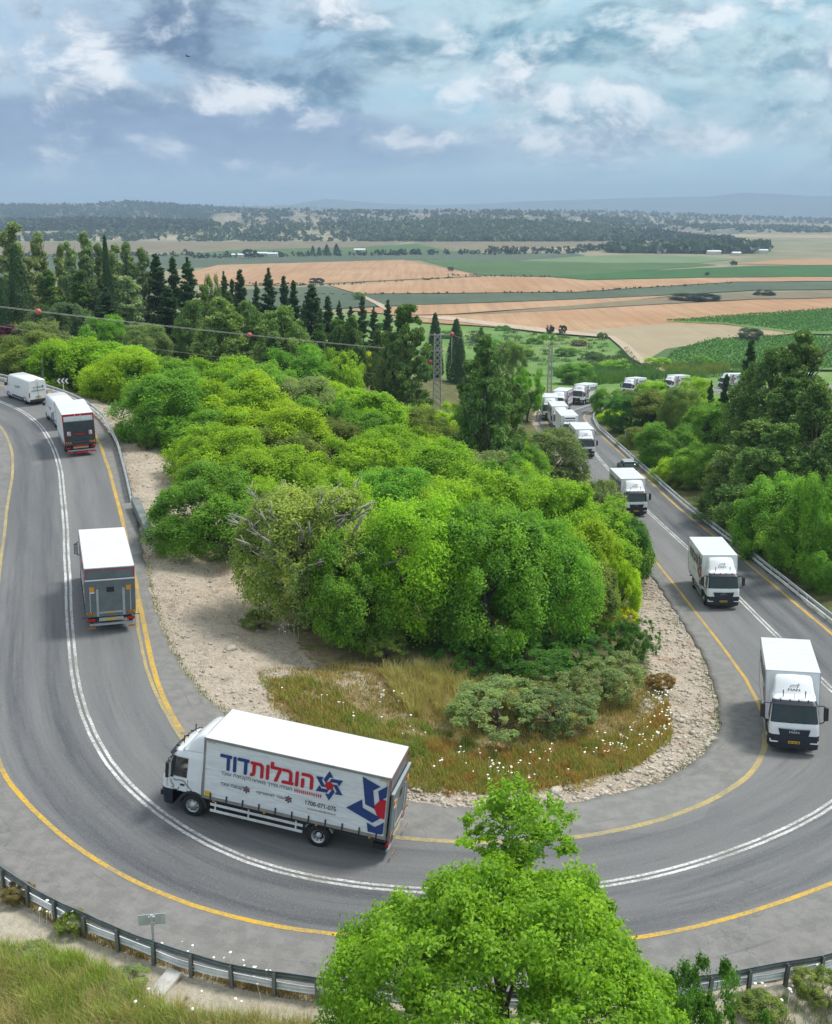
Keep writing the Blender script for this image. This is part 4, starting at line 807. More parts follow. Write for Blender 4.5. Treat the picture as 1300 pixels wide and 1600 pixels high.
# --- conifers on the ridge at the left
for u, vt, wp, Dd, kd, cl, lb in [
    (14, 345, 52, 168, 'tall', 'palep', 'tallest pale-tipped pine, at the left edge behind the cypress'), (58, 361, 40, 170, 'tall', 'palep', 'pale-tipped pine right of the dark cypress at the left'), (90, 379, 30, 176, 'tall', 'palep', 'slim pale-tipped pine, third of the row at the left'), (106, 376, 30, 168, 'tall', 'palep', 'slim pale-tipped pine, fourth of the row at the left'),
    (129, 360, 42, 170, 'tall', 'palep', 'tall pale-tipped pine with a narrow dark top, middle of the row at the left'), (153, 378, 34, 172, 'tall', 'palep', 'pale-tipped pine left of the narrow dark spire in the row'), (176, 380, 36, 170, 'tall', 'palep', 'pale-tipped pine right of the narrow dark spire in the row'), (195, 376, 34, 168, 'tall', 'palep', 'pale-tipped pine, last but one of the row at the left'), (218, 385, 36, 166, 'tall', 'palep', 'pale-tipped pine at the right end of the row at the left'),
    (38, 400, 40, 162, 'tall', 'palep', 'shorter pale pine between the two tallest at the left'), (75, 420, 40, 160, 'tall', 'pine', 'shorter dark pine low in the row at the left'), (120, 420, 50, 158, 'tall', 'pine', 'shorter dark pine below the tall one with a narrow top'), (200, 430, 44, 156, 'tall', 'palep', 'shorter pale pine low at the right end of the row'),
    (163, 371, 14, 160, 'column', 'dark', 'narrow dark spire-shaped cypress in the row of pale pines'), (22, 384, 26, 150, 'column', 'dark', 'dark column cypress near the left edge'), (1, 436, 18, 148, 'column', 'dark', 'dark column cypress cut by the left edge'), (165, 450, 60, 152, 'spire', 'dark', 'dark conifer in front of the row of pale pines'),
    (243, 399, 34, 166, 'spire', 'dark', 'dark ragged conifer, left one of three tops'), (269, 401, 36, 166, 'spire', 'dark', 'dark ragged conifer, middle one of three tops'), (292, 402, 42, 164, 'spire', 'dark', 'dark ragged conifer, right one of three tops'), (262, 450, 46, 158, 'spire', 'dark', 'lower dark conifer in front of the three ragged tops'),
    (330, 429, 34, 172, 'round', 'pine', 'round dark tree right of the three ragged tops'), (349, 424, 26, 174, 'spire', 'dark', 'dark conifer spire right of the round dark tree'), (374, 423, 28, 178, 'spire', 'dark', 'dark conifer spire, left of the tallest in the middle row'), (362, 436, 22, 184, 'spire', 'dark', 'short dark spire between two taller ones in the middle row'),
    (419, 419, 38, 160, 'spire', 'dark', 'tallest dark conifer of the middle row'), (443, 433, 24, 184, 'spire', 'dark', 'dark conifer just right of the tallest in the middle row'), (458, 438, 28, 178, 'spire', 'dark', 'dark conifer, second right of the tallest in the middle row'), (400, 440, 26, 180, 'spire', 'dark', 'dark conifer left behind the tallest in the middle row'),
    (487, 447, 40, 166, 'spire', 'dark', 'broad dark conifer in front of the pale field, centre left'), (512, 462, 32, 170, 'spire', 'dark', 'dark conifer right of the broad one, centre left'), (530, 470, 24, 180, 'spire', 'dark', 'small dark conifer of the centre row, left of the pale round pine'), (548, 480, 24, 190, 'spire', 'dark', 'small dark conifer behind the pale round pine'), (566, 463, 28, 182, 'spire', 'dark', 'dark conifer right of the pale round pine'), (584, 480, 26, 186, 'spire', 'dark', 'dark conifer, second right of the pale round pine'), (606, 470, 22, 190, 'spire', 'dark', 'dark conifer at the right end of the centre row'), (500, 482, 30, 178, 'spire', 'dark', 'low dark conifer in front of the broad one'), (475, 470, 26, 176, 'spire', 'dark', 'low dark conifer left of the broad one'),
    (340, 466, 90, 142, 'pine', 'pale', 'pale yellow-green pine with a bare stem, right of the ragged conifers'), (300, 470, 50, 152, 'pine', 'pinel', 'light green pine below the ragged conifers'), (440, 478, 80, 140, 'pine', 'pinel', 'light green pine in front of the tallest dark conifer'), (552, 495, 46, 150, 'pine', 'pinel', 'pale round pine in the gap of the centre row'), (425, 520, 60, 134, 'spire', 'pine', 'mid green conifer in front of the light green pine'), (385, 470, 50, 156, 'pine', 'pinel', 'light green pine left of the tallest dark conifer'),
    (468, 500, 44, 150, 'ragged', 'pinel', 'mid green pine in front of the small dark spires, left of centre'), (500, 505, 46, 146, 'ragged', 'pine', 'mid green pine under the broad dark conifer'), (528, 500, 40, 152, 'pine', 'pine', 'mid green pine left of the pale round pine'), (590, 505, 46, 148, 'ragged', 'pinel', 'mid green pine below the right end of the dark spires'), (610, 520, 44, 140, 'pine', 'pinel', 'light pine hugging the left side of the tall green pine'), (395, 500, 46, 146, 'ragged', 'pine', 'mid green pine below the tallest dark conifer'), (315, 445, 40, 160, 'ragged', 'pinel', 'light ragged pine between the three dark tops and the round dark tree'), (358, 455, 36, 160, 'ragged', 'pine', 'green pine in front of the dark spires, right of the round dark tree'),
    (637, 474, 90, 140, 'ragged', 'pine', 'tall green pine left of the lattice pylon'), (760, 525, 108, 100, 'ragged', 'pine', 'big dark pine right of the lattice pylon'), (738, 562, 66, 112, 'ragged', 'pine', 'lower dark pine leaning on the big one by the pylon'), (790, 590, 60, 106, 'pine', 'pine', 'short pine on the right side of the big dark one'),
    (680, 491, 18, 200, 'column', 'dark', 'short dark cypress left behind the pylon top'), (713, 500, 20, 200, 'column', 'dark', 'short dark leaning cypress right behind the pylon top'), (720, 530, 14, 196, 'column', 'dark', 'small dark cypress below the leaning one behind the pylon'), (752, 512, 22, 200, 'spire', 'pine', 'slim conifer behind the big dark pine'),
    (800, 535, 56, 180, 'broad', 'pine', 'dark green tree right behind the big dark pine'), (826, 575, 50, 160, 'round', 'green', 'green tree by the near bend of the far road')]: tree(u, vt, wp, Dd, kd, cl, lb)
# --- the slope right of the road
RG = 'trees on the slope right of the road'
for u, vt, wp, Dd, kd, cl, lb in [
    (955, 640, 56, 160, 'round', 'bright', 'small yellow-green bush at the far bend of the right guardrail'), (985, 618, 80, 150, 'broad', 'deep', 'dark green tree by the far bend, right of the guardrail end'), (1035, 610, 80, 148, 'round', 'olive', 'olive tree below the middle one of the far trucks'), (1068, 605, 70, 140, 'broad', 'pinel', 'slender pale-stemmed tree below the far trucks'),
    (1000, 668, 70, 136, 'broad', 'olive', 'yellowish olive tree beside the far stretch of the right guardrail'), (1052, 660, 90, 124, 'broad', 'green', 'green tree with pale stems halfway up the right slope'), (1110, 622, 80, 150, 'broad', 'lime', 'lime tree under the rightmost far truck'), (1120, 630, 100, 128, 'broad', 'green', 'dense dark green round tree in the middle of the right slope'), (1100, 690, 90, 112, 'broad', 'green', 'dark green tree left of the big pines on the right slope'),
    (1085, 590, 60, 175, 'broad', 'lime', 'lime green tree just below the far road, between two trucks'), (1020, 596, 60, 185, 'broad', 'lime', 'lime green tree just below the far road, left of the middle truck'), (955, 606, 60, 172, 'broad', 'green', 'green tree hiding the road beside the far trucks, left one'), (985, 609, 50, 178, 'scrub', 'olive', 'olive bush in front of the first far truck'),
    (1065, 715, 80, 104, 'broad', 'bright', 'yellow-green tree beside the guardrail, left of the grey pine'), (1085, 742, 90, 98, 'broad', 'olive', 'olive green tree just above the guardrail'), (1035, 700, 70, 114, 'broad', 'deep', 'deep green tree beside the guardrail, above the dark car'), (1140, 715, 90, 100, 'broad', 'olive', 'yellowish tree in front of the grey-green pine on the right slope'), (1110, 770, 90, 90, 'broad', 'grey', 'grey-green low tree at the guardrail, right of the white-and-black truck'),
    (1180, 655, 130, 96, 'ragged', 'pinel', 'grey-green pine in the middle of the right slope'), (1200, 700, 120, 88, 'pine', 'pinel', 'grey-green pine in front, lower middle of the right slope'), (1150, 750, 90, 88, 'pine', 'pinel', 'soft grey-green pine just above the guardrail bend'),
    (1262, 518, 150, 104, 'ragged', 'pine', 'tall dark pine at the right edge, top against the fields'), (1215, 545, 110, 112, 'pine', 'pine', 'big dark pine left of the tallest at the right edge'), (1240, 590, 130, 98, 'ragged', 'pine', 'dark pine in front of the two tallest at the right edge'), (1285, 600, 110, 92, 'pine', 'pinel', 'lighter pine at the right edge below the tallest'), (1180, 590, 70, 122, 'pine', 'pine', 'dark pine right of the rightmost far truck'), (1225, 660, 110, 90, 'ragged', 'pine', 'dark pine deep in the middle of the right slope'), (1290, 680, 100, 86, 'pine', 'pine', 'dark shaded pine at the right edge above the bright round trees'),
    (1232, 745, 130, 74, 'broad', 'green', 'bright green round tree low on the right slope, left of the edge one'), (1288, 738, 110, 72, 'broad', 'green', 'green round tree at the right edge above the guardrail'), (1262, 800, 110, 66, 'broad', 'green', 'lower green tree leaning over the guardrail at the right edge'), (1195, 800, 90, 76, 'broad', 'deep', 'dark green tree at the guardrail, right of the lettered truck'), (1300, 840, 80, 60, 'broad', 'green', 'green tree cut by the right edge beside the guardrail'),
    (1174, 533, 34, 118, 'spire', 'dark', 'small dark monkey-puzzle shaped conifer left of the big pines'), (1136, 585, 28, 128, 'spire', 'dark', 'dark spiky conifer in front of the rightmost far truck'), (1112, 595, 24, 130, 'spire', 'dark', 'shorter dark spiky conifer left of the one before the far truck')]: tree(u, vt, wp, Dd, kd, cl, lb, RG)
# --- single trees and bushes out in the fields
FG = 'lone bushes and trees out in the fields'
for u, vt, vb, wp, kd, cl, lb in [
    (1172, 512, 533, 36, 'round', 'blue', 'round grey-green tree between the two vineyards'), (859, 508, 522, 13, 'round', 'far', 'left one of two dark round bushes at the field edge'), (879, 508, 523, 12, 'round', 'far', 'right one of two dark round bushes at the field edge'), (941, 519, 531, 18, 'scrub', 'olive', 'olive bush by the dirt track'), (785, 508, 516, 24, 'scrub', 'green', 'green bush on the meadow below the dirt track'),
    (855, 520, 530, 30, 'scrub', 'green', 'green bush on the meadow under the two dark round ones'), (495, 434, 443, 22, 'scrub', 'far', 'dark bush in the tan field at the centre left'), (561, 456, 469, 20, 'round', 'green', 'green round bush by the short track, left of centre'), (1085, 458, 470, 68, 'scrub', 'far', 'long low dark thicket in the right fields, left one'), (1194, 453, 462, 36, 'scrub', 'far', 'low dark thicket in the right fields, right one'), (704, 417, 424, 9, 'round', 'far', 'small dark bush in the green field at the centre'), (1146, 407, 415, 12, 'round', 'far', 'small dark bush at the corner of the green and tan fields'),
    (388, 389, 404, 17, 'round', 'far', 'dark tree among the sheds in the left fields'), (489, 384, 398, 6, 'column', 'far', 'thin dark cypress, first of a short row in the left fields'), (499, 386, 398, 6, 'column', 'far', 'thin dark cypress, second of a short row in the left fields'), (511, 382, 399, 9, 'column', 'far', 'dark cypress, third of a short row in the left fields'), (526, 381, 399, 9, 'column', 'far', 'dark cypress, tallest and last of a short row in the left fields'), (629, 388, 398, 14, 'round', 'far', 'dark round tree right of the row of cypresses'), (795, 389, 398, 12, 'round', 'far', 'dark tree at the field edge, centre right'), (1105, 425, 431, 8, 'scrub', 'far', 'tiny dark bush at the edge of the deep green field')]:
    P = vpt(u, vb); dep = depth_of(P); dr = pray(u, vt); zt = CZ + dr[2] / dr[1] * P[1]
    hh = max(1.5, zt - P[2]); ww = wp * dep / F_PX; k3 = 'round' if kd == 'scrub' else kd; sk_ = max(0, min(ww, 8) * .7 - hh) if k3 == 'round' else 0
    plant({'column': 'cypress', 'scrub': 'bush'}.get(kd, 'round_tree'), 'bush' if kd == 'scrub' else 'tree', k3, P - np.array([0, 0, sk_]), ww, hh + sk_, cl, lb, FG)
for u, v, w_, h_, c, lb in [(700, 528, 7, 3.2, 'green', 'green bush on the meadow right of the leaning cypress'), (745, 536, 9, 4, 'pine', 'dark green bush on the meadow behind the big pine'), (775, 545, 8, 3.5, 'green', 'green bush on the meadow, left of the slim pylon top'), (815, 556, 9, 3.6, 'lime', 'lime bush on the meadow, just left of the slim pylon'), (885, 556, 8, 3, 'green', 'green bush on the meadow, right of the slim pylon'), (925, 562, 9, 3, 'pine', 'dark bush at the near edge of the meadow, below the dirt track'), (905, 540, 6, 2.2, 'brown', 'brownish bush on the meadow slope below the dirt track'), (835, 537, 7, 2.6, 'green', 'green bush in the middle of the meadow'), (900, 600, 9, 5, 'green', 'large green bush at the bend behind the first far lorry'), (960, 580, 10, 4, 'lime', 'lime bush in the reed belt behind the far road, left one'), (1025, 574, 9, 3.5, 'bright', 'yellow-green bush in the reed belt behind the middle far lorry'), (1095, 572, 9, 3.5, 'green', 'green bush in the reed belt, right of the middle far lorry')]:
    plant('bush', 'bush', 'round', ground_at(u, v) - np.array([0, 0, .8]), w_, h_ + .8, c, lb)
# --- the foreground tree
fx, fy = 2.05, 19.3; zt_fg = CZ + pray(800, 1405)[2] / pray(800, 1405)[1] * fy; fg0 = float(hgt(fx, fy)[0])
ft = plant('foreground_tree', 'tree', 'near', (fx, fy, fg0 - .2), 8.5, zt_fg - fg0 + .2, (.25, .45, .035), 'big bright green leafy tree in the foreground, its dome overlapping the road', wy=8.6); ft.scale.x = 9.0; ft.rotation_euler = (0, 0, 2.2); ft.children[0].color = (.25, .45, .037, 1)
# a feathery young tree rising behind its dome
sx_, sy_ = vpt(795, 1230, 9.0)[0] / vpt(795, 1230, 9.0)[1] * 23.4, 23.4; dr = pray(795, 1226); zt = CZ + dr[2] / dr[1] * sy_; g0 = float(hgt(sx_, sy_)[0])
plant('young_tree', 'tree', 'plume', (sx_, sy_, g0 - .2), 4.0, zt - g0 + .2, (.25, .45, .05), 'feathery young tree whose thin top rises behind the big foreground tree').rotation_euler = (0, 0, .15)
for u, vt, Dd, w_, lb in [(1108, 1486, 21.5, 3.0, 'small dark leafy shrub with upright sprigs, right of the foreground tree'), (1085, 1535, 20.5, 2.8, 'low dark leafy shrub leaning on the foreground tree')]:
    dr = pray(u, vt); x = dr[0] / dr[1] * Dd; zt = CZ + dr[2] / dr[1] * Dd; g0 = float(hgt(x, Dd)[0]); plant('shrub', 'shrub', 'feather', (x, Dd, g0 - .2), w_, max(1.5, zt - g0 + .2), (.12, .27, .04), lb)

# ------------------------------------------------------------------ lettering
def text_geo(txt):
    """flat outline lettering: every contour is filled by itself (counters cut out), so overlapping strokes stay whole"""
    from mathutils.geometry import tessellate_polygon, interpolate_bezier
    cu = bpy.data.curves.new('lettering', 'FONT'); cu.body = txt; cu.size = 1.0
    o = bpy.data.objects.new('lettering', cu); COL.objects.link(o); dg = bpy.context.evaluated_depsgraph_get(); cv = o.to_curve(dg, apply_modifiers=False); loops = []
    for sp in cv.splines:
        q = []; bp = sp.bezier_points; n = len(bp)
        for i in range(n):
            p0, p1 = bp[i], bp[(i + 1) % n]; st = (p0.handle_right - p0.co).length < 1e-5 and (p1.handle_left - p1.co).length < 1e-5 or (p0.handle_right_type == 'VECTOR' and p1.handle_left_type == 'VECTOR')
            q += [p0.co.copy()] if st else interpolate_bezier(p0.co, p0.handle_right, p1.handle_left, p1.co, 5)[:-1]
        loops.append([(p.x, p.y) for p in q])
    o.to_curve_clear(); bpy.data.objects.remove(o); bpy.data.curves.remove(cu)
    def area(l): return sum(l[i][0] * l[(i + 1) % len(l)][1] - l[(i + 1) % len(l)][0] * l[i][1] for i in range(len(l))) / 2
    def inside(p, l):
        r = False; j = len(l) - 1
        for i in range(len(l)):
            if (l[i][1] > p[1]) != (l[j][1] > p[1]) and p[0] < (l[j][0] - l[i][0]) * (p[1] - l[i][1]) / (l[j][1] - l[i][1] + 1e-12) + l[i][0]: r = not r
            j = i
        return r
    ar = [area(l) for l in loops]; par = [None] * len(loops)
    for i, l in enumerate(loops):
        for j, l2 in enumerate(loops):
            if i != j and ar[i] * ar[j] < 0 and abs(ar[j]) > abs(ar[i]) and inside(l[0], l2): par[i] = j
    V, Fs, lay = [], [], []
    for i, l in enumerate(loops):
        if par[i] is not None: continue
        if len(l) == 4 and txt.strip('-0123456789') == '' and abs(ar[i]) < .12 and max(p[1] for p in l) > .6:      # the one: give it its flag
            x0, x1, y1 = min(p[0] for p in l), max(p[0] for p in l), max(p[1] for p in l); l = [(x0, 0), (x1, 0), (x1, y1), (x0, y1), (x0 - .13, y1 - .12), (x0 - .13, y1 - .22), (x0, y1 - .13)]
        ps = [l] + [loops[k] for k in range(len(loops)) if par[k] == i]; fl = [p for q in ps for p in q]; o_ = len(V)
        tri = tessellate_polygon([[Vector((x, y, 0)) for x, y in q] for q in ps]); V += fl; lay += [i % 3] * len(fl); Fs += [[k + o_ for k in t_] for t_ in tri]
    V = np.array(V); lo, hi = V.min(0), V.max(0); return (V - lo) / (hi - lo), Fs, lay
def heb(s): return s[::-1]
class Panel:
    """flat print on a panel: (u, v) to the right and up as one looks at it; fn maps to the vehicle's space"""
    def __init__(s, fn): s.fn = fn; s.k = 0
    def poly(s, mb, pts, lift=0.0):
        mb.add([s.fn(u, v, lift) for u, v in pts], [list(range(len(pts)))])
    def text(s, mb, txt, u0, v0, wd, ht, bold=0.0, lift=0.0):
        v, f, ly = text_geo(txt); e = bold * ht * .9            # heavier strokes: the same glyphs laid over one another, a little apart
        for k, (a0, b0) in enumerate(((0, 0), (e, 0), (-e, 0), (0, e), (0, -e), (e * .7, e * .7), (-e * .7, -e * .7)) if bold else ((0, 0),)): mb.add([s.fn(u0 + a * wd + a0, v0 + b * ht + b0, lift + k * .0006 + c * .0002) for (a, b), c in zip(v, ly)], f)
def clip_poly(pts, umax):
    out = []
    for i in range(len(pts)):
        a, b = pts[i], pts[(i + 1) % len(pts)]
        if a[0] <= umax: out.append(a)
        if (a[0] <= umax) != (b[0] <= umax):
            t = (umax - a[0]) / (b[0] - a[0]); out.append((umax, a[1] + (b[1] - a[1]) * t))
    return out
def clip_rect(pts, u0, u1, v0, v1):
    p = clip_poly(pts, u1); p = [(-a, b) for a, b in clip_poly([(-a, b) for a, b in p], -u0)]
    p = [(b, a) for a, b in clip_poly([(b, a) for a, b in p], v1)]; p = [(-b, a) for a, b in [(a, b) for a, b in p]] if False else p
    p = [(b, -a) for a, b in clip_poly([(-b, a) for a, b in p], -v0)]
    return p
def star_polys(cu, cv, rad, rot=0.0, sx=1.0):
    """six-pointed star of six separate blades round a hexagon"""
    out = []
    T = np.array([0, 1.0]); d1 = np.array([-.5, -.866]); d2 = np.array([.5, -.866]); n = np.array([.866, -.5]); w_ = .235
    bl = [T, T + d2 * .50, T + n * w_ + d1 * .36, T + n * w_ + d1 * .86, T + d1 * .74]
    for k in range(6):
        a = rot + k * math.pi / 3; c, s = math.cos(a), math.sin(a)
        out.append([(cu + sx * rad * (p[0] * c - p[1] * s), cv + rad * (p[0] * s + p[1] * c)) for p in bl])
    hexa = [(cu + sx * rad * .30 * math.cos(rot + .26 + k * math.pi / 3), cv + rad * .30 * math.sin(rot + .26 + k * math.pi / 3)) for k in range(6)]
    return out, hexa
def side_print(root, fn, Lb, Hb, rich, logo_right):
    """the removal firm's print on one long side; rich = full colours"""
    bl, rd, bk = (MT['blue'], MT['redp'], MT['black']) if rich else (MT['greyp'], MT['greyp'], MT['greyp'])
    P = Panel(fn); off = 0 if logo_right else .20 * Lb; sc = Lb
    t1 = MB(); P.text(t1, heb('דוד'), off + .095 * sc, .53 * Hb, .155 * sc, .25 * Hb, .05); t1.build('lettering', bl, root)
    t2 = MB(); P.text(t2, heb('הובלות'), off + .262 * sc, .53 * Hb, .335 * sc, .305 * Hb, .04); t2.build('lettering', rd, root)
    if rich:
        t3 = MB(); P.text(t3, heb('הובלה בדרך בטוחה'), off + .275 * sc, .415 * Hb, .215 * sc, .075 * Hb, .012); P.text(t3, heb('מקבוצת עובד'), off + .10 * sc, .415 * Hb, .165 * sc, .075 * Hb)
        P.text(t3, heb('קבוצת עובד'), off + .10 * sc, .235 * Hb, .125 * sc, .062 * Hb, .01); P.text(t3, heb('עובד לוגיסטיקה'), off + .30 * sc, .235 * Hb, .155 * sc, .062 * Hb, .01)
        P.text(t3, '1700-071-075', off + .565 * sc, .245 * Hb, .165 * sc, .075 * Hb, .008); P.text(t3, 'www.hovalotdavid.co.il', off + .58 * sc, .17 * Hb, .15 * sc, .035 * Hb)
        for c in (.245, .475):
            bs, hx = star_polys(off + c * sc, .265 * Hb, .062 * Hb * 1.1)
            for b in bs: P.poly(t3, b)
        t3.build('lettering', bk, root)
        t4 = MB()
        for k in range(13): P.poly(t4, [(off + (.505 + .0115 * k) * sc, .42 * Hb), (off + (.511 + .0115 * k) * sc, .42 * Hb), (off + (.508 + .0115 * k) * sc, .475 * Hb), (off + (.502 + .0115 * k) * sc, .475 * Hb)])
        for c in (.245, .475): P.poly(t4, star_polys(off + c * sc, .265 * Hb, .066 * Hb)[1], .002)
        t4.build('lettering', rd, root)
    else:
        t3 = MB(); P.text(t3, heb('הובלה בדרך בטוחה'), off + .17 * sc, .44 * Hb, .32 * sc, .07 * Hb); P.text(t3, '1700-071-075', off + .40 * sc, .26 * Hb, .2 * sc, .06 * Hb); t3.build('lettering', MT['greyp'], root)
    e1, e2 = MB(), MB(); bs, hx = star_polys(off + .685 * sc, .655 * Hb, .25 * Hb, .05)
    for b in bs: P.poly(e1, b)
    P.poly(e2, hx)
    e1.build('emblem', bl if rich else MT['greyp'], root); e2.build('emblem_centre', MT['redp'], root); e1, e2 = MB(), MB()
    cu = (.985 if logo_right else .085) * Lb if rich else (.95 if logo_right else .06) * Lb; bs, hx = star_polys(cu, .46 * Hb, .62 * Hb, -.35)
    for b in bs:
        q = clip_rect(b, .02 * Lb, .985 * Lb, .03 * Hb, .97 * Hb)
        if len(q) > 2: P.poly(e1, q)
    q = clip_rect(hx, .02 * Lb, .985 * Lb, .03 * Hb, .97 * Hb)
    if len(q) > 2: P.poly(e2, q)
    e1.build('emblem', bl if rich else MT['greyp'], root); e2.build('emblem_centre', MT['redp'], root)

# ------------------------------------------------------------------ box lorry. Local axes: +y ahead, origin on the road under the front axle
FY = 1.36                                   # front of the bumper
def cab_front(z): return float(np.interp(z, [.3, .75, 1.35, 1.5, 2.40, 2.58, 2.72], [FY - .06, FY, FY - .02, FY - .05, FY - .36, FY - .52, FY - .78]))
def cab_half(z): return float(np.interp(z, [.3, .95, 1.5, 2.40, 2.58, 2.72], [1.10, 1.13, 1.13, 1.03, .97, .86]))
CB = FY - 1.68                              # back of the cab
WY0, WY1 = CB + .62, FY - .52               # side window
def cab_ring(z, rc=.24):
    w_, yf = cab_half(z), cab_front(z); ys = [CB, CB + .3, WY0, (WY0 + WY1) / 2, min(WY1, yf - rc - .01)]
    right = [(w_, y) for y in ys]; arc = [(w_ - rc + rc * math.cos(a), yf - rc + rc * math.sin(a)) for a in [R(d) for d in (0, 20, 40, 60, 80, 90)]]
    fr = [(x, yf + .035 * (1 - (x / (w_ - rc)) ** 2)) for x in (w_ * .42, 0, -w_ * .42)]
    return [(x, y, z) for x, y in right + arc] + [(x, y, z) for x, y in fr] + [(-x, y, z) for x, y in (right + arc)[::-1]]
ZL = [.98, 1.2, 1.35, 1.5, 1.58, 2.0, 2.34, 2.42, 2.58, 2.68, 2.72]
def lorry_parts(root, Lb=6.2, Hb=2.5, curtain=False, spoiler=True, near=True, wheelbase=4.6, z0=1.02, boxgap=.14):
    by1 = CB - boxgap; by0 = by1 - Lb; zt = z0 + Hb; W = 1.26
    # cab shell, side windows left open
    rows = [cab_ring(z) for z in ZL]; n = len(rows[0]); m = MB(); V = [p for r_ in rows for p in r_]; Fs = []
    for i in range(len(ZL) - 1):
        for k in range(n - 1):
            if ZL[i] >= 1.57 and ZL[i + 1] <= 2.35 and k in (2, 3, n - 5, n - 4): continue
            Fs.append((i * n + k, i * n + k + 1, (i + 1) * n + k + 1, (i + 1) * n + k))
        Fs.append((i * n + n - 1, i * n, (i + 1) * n, (i + 1) * n + n - 1))
    Fs.append([(len(ZL) - 1) * n + k for k in range(n)]); Fs.append([k for k in range(n)][::-1]); m.add(V, Fs, False); cab = m.build('cab', MT['white'], root)
    # windscreen wraps the front
    wz = [1.56, 1.8, 2.1, 2.36]; rows = []
    for z in wz:
        r_ = cab_ring(z)[7:-7]; rows.append([(p[0] * 1.004, p[1] + .012, z) for p in r_])
    m = MB(); m.grid(rows); m.build('windscreen', MT['glass'], root)
    m = MB(); rows = []
    for z in (2.38, 2.47, 2.55): r_ = cab_ring(min(z, 2.58))[6:-6]; rows.append([(p[0] * 1.02, p[1] + .06 + (2.55 - z) * .35, z + .01) for p in r_])
    m.grid(rows); v = m.build('sun_visor', MT['navy'], root)
    b = MB()
    for x in (-.62, -.2, .2, .62): b.box(x - .02, x + .02, cab_front(2.5) - .05, cab_front(2.5) + .09, 2.55, 2.60)
    b.build('bracket', MT['dark'], v, kind='stuff')
    for sx in (-1, 1):
        g_ = MB(); g_.add([(sx * (cab_half(z) + .004), y, z) for z, y in ((1.56, WY0 - .02), (1.56, WY1 + .02), (2.36, WY1 - .05), (2.36, WY0 - .02))], [(0, 1, 2, 3)]); g_.build('side_window', MT['sglass'], root)
        a = MB(); q = [(sx * (cab_half(z) + .006), y, z) for z, y in ((1.50, WY1), (2.38, WY1 - .06), (2.38, WY1 + .06), (1.50, FY - .22))]; a.add(q, [(0, 1, 2, 3)]); a.build('window_pillar', MT['dark'], root)
        d = MB(); x = sx * 1.134
        for y in (WY0 - .06, FY - .28): d.add([(x, y, 1.05), (x, y + .015, 1.05), (sx * (cab_half(1.5) + .004), y + .015, 1.5), (sx * (cab_half(1.5) + .004), y, 1.5)], [(0, 1, 2, 3)])
        d.bbox(min(x, x + sx * .03), max(x, x + sx * .03), WY0 + .06, WY0 + .24, 1.22, 1.30, .01, 1)
        d.build('door_handle', MT['dark'], root)
        mr = MB(); xo = sx * 1.42; mr.bbox(xo - .11, xo + .11, FY - .50, FY - .36, 1.66, 2.30, .03); mb = mr.build('mirror', MT['dark'], root)
        ar = MB(); ar.tube([(sx * 1.02, FY - .42, 2.36), (sx * 1.30, FY - .40, 2.38), (xo, FY - .43, 2.28)], .025, 5); ar.tube([(sx * 1.12, FY - .36, 1.52), (sx * 1.28, FY - .38, 1.56), (xo, FY - .43, 1.70)], .028, 5); ar.build('mirror_arm', MT['dark'], mb, kind='stuff')
        gl = MB(); gl.box(xo - .09, xo + .09, FY - .508, FY - .503, 1.70, 2.26); gl.build('mirror_glass', MT['lightgrey'], mb)
        # wheel arch and step
        f = MB(); ring = [(.62 * math.cos(t), .62 * math.sin(t) + .46) for t in np.linspace(R(4), R(176), 12)]; rin = [(p[0] * .80, (p[1] - .46) * .80 + .46) for p in ring]
        f.prism([(p[0], p[1]) for p in ring] + [(p[0], p[1]) for p in rin[::-1]], 'x', sx * .82, sx * 1.15); f.build('wheel_arch', MT['dark'], root, fixn=True)
        for (wy, dual) in ((0, False), (-wheelbase, True)):
            xc = sx * (1.0 if not dual else .93); wd = .13 if not dual else .27; t = MB(); t.lathe_x([(-wd, .27), (-wd, .40), (-wd + .04, .455), (wd - .04, .455), (wd, .40), (wd, .27)], xc, wy, .455, 26); t.lathe_x([(-wd * .6, .27), (-wd * .6, .02)], xc, wy, .455, 26)
            wh = t.build('wheel', MT['rubber'], root); r_ = MB(); q = sx * (wd - .01) if not dual else sx * (wd - .01)
            prof = [(q, .28), (q - sx * .03, .25), (q - sx * (.09 if dual else .03), .2), (q - sx * (.12 if dual else .0), .12), (q + sx * (.0 if dual else .06), .1), (q + sx * (.02 if dual else .07), .0)]
            r_.lathe_x(prof, xc, wy, .455, 20); rim = r_.build('rim', MT['rim'], wh)
            if near:
                h = MB()
                for k in range(8):
                    a = k * math.pi / 4 + .2; h.lathe_x([(0, .028), (.006 * sx, .028), (.006 * sx, 0)], xc + q - sx * (.055 if dual else .018), wy + .2 * math.cos(a), .455 + .2 * math.sin(a), 8)
                h.build('rim_hole', MT['dark'], wh, kind='stuff')
        # headlamp
        hl = MB(); xa, xb = sx * .70, sx * 1.10; hl.prism([(xa, .60), (xb, .62), (xb, .80), (xa + sx * .12, .76), (xa, .66)], 'y', cab_front(.7) - .16, cab_front(.7) + .014); hl.build('headlight_housing', MT['dark'], root, fixn=True)
        l = MB(); l.prism([(xa + sx * .01, .605), (xb - sx * .05, .605), (xb - sx * .005, .645), (xb - sx * .005, .77), (xb - sx * .055, .77), (xb - sx * .07, .67), (xa + sx * .02, .655)], 'y', cab_front(.7) - .02, cab_front(.7) + .03); l.build('headlight', MT['lamp'], root, fixn=True)
    # bumper, grille, lower dark front
    m = MB(); rows = []
    for z in (.30, .42, .60, .80, .97):
        r_ = cab_ring(max(z, .3)); r_ = [p for p in r_ if p[1] > FY - .66]; rows.append([(p[0] * 1.004, p[1] + .006, z) for p in r_])
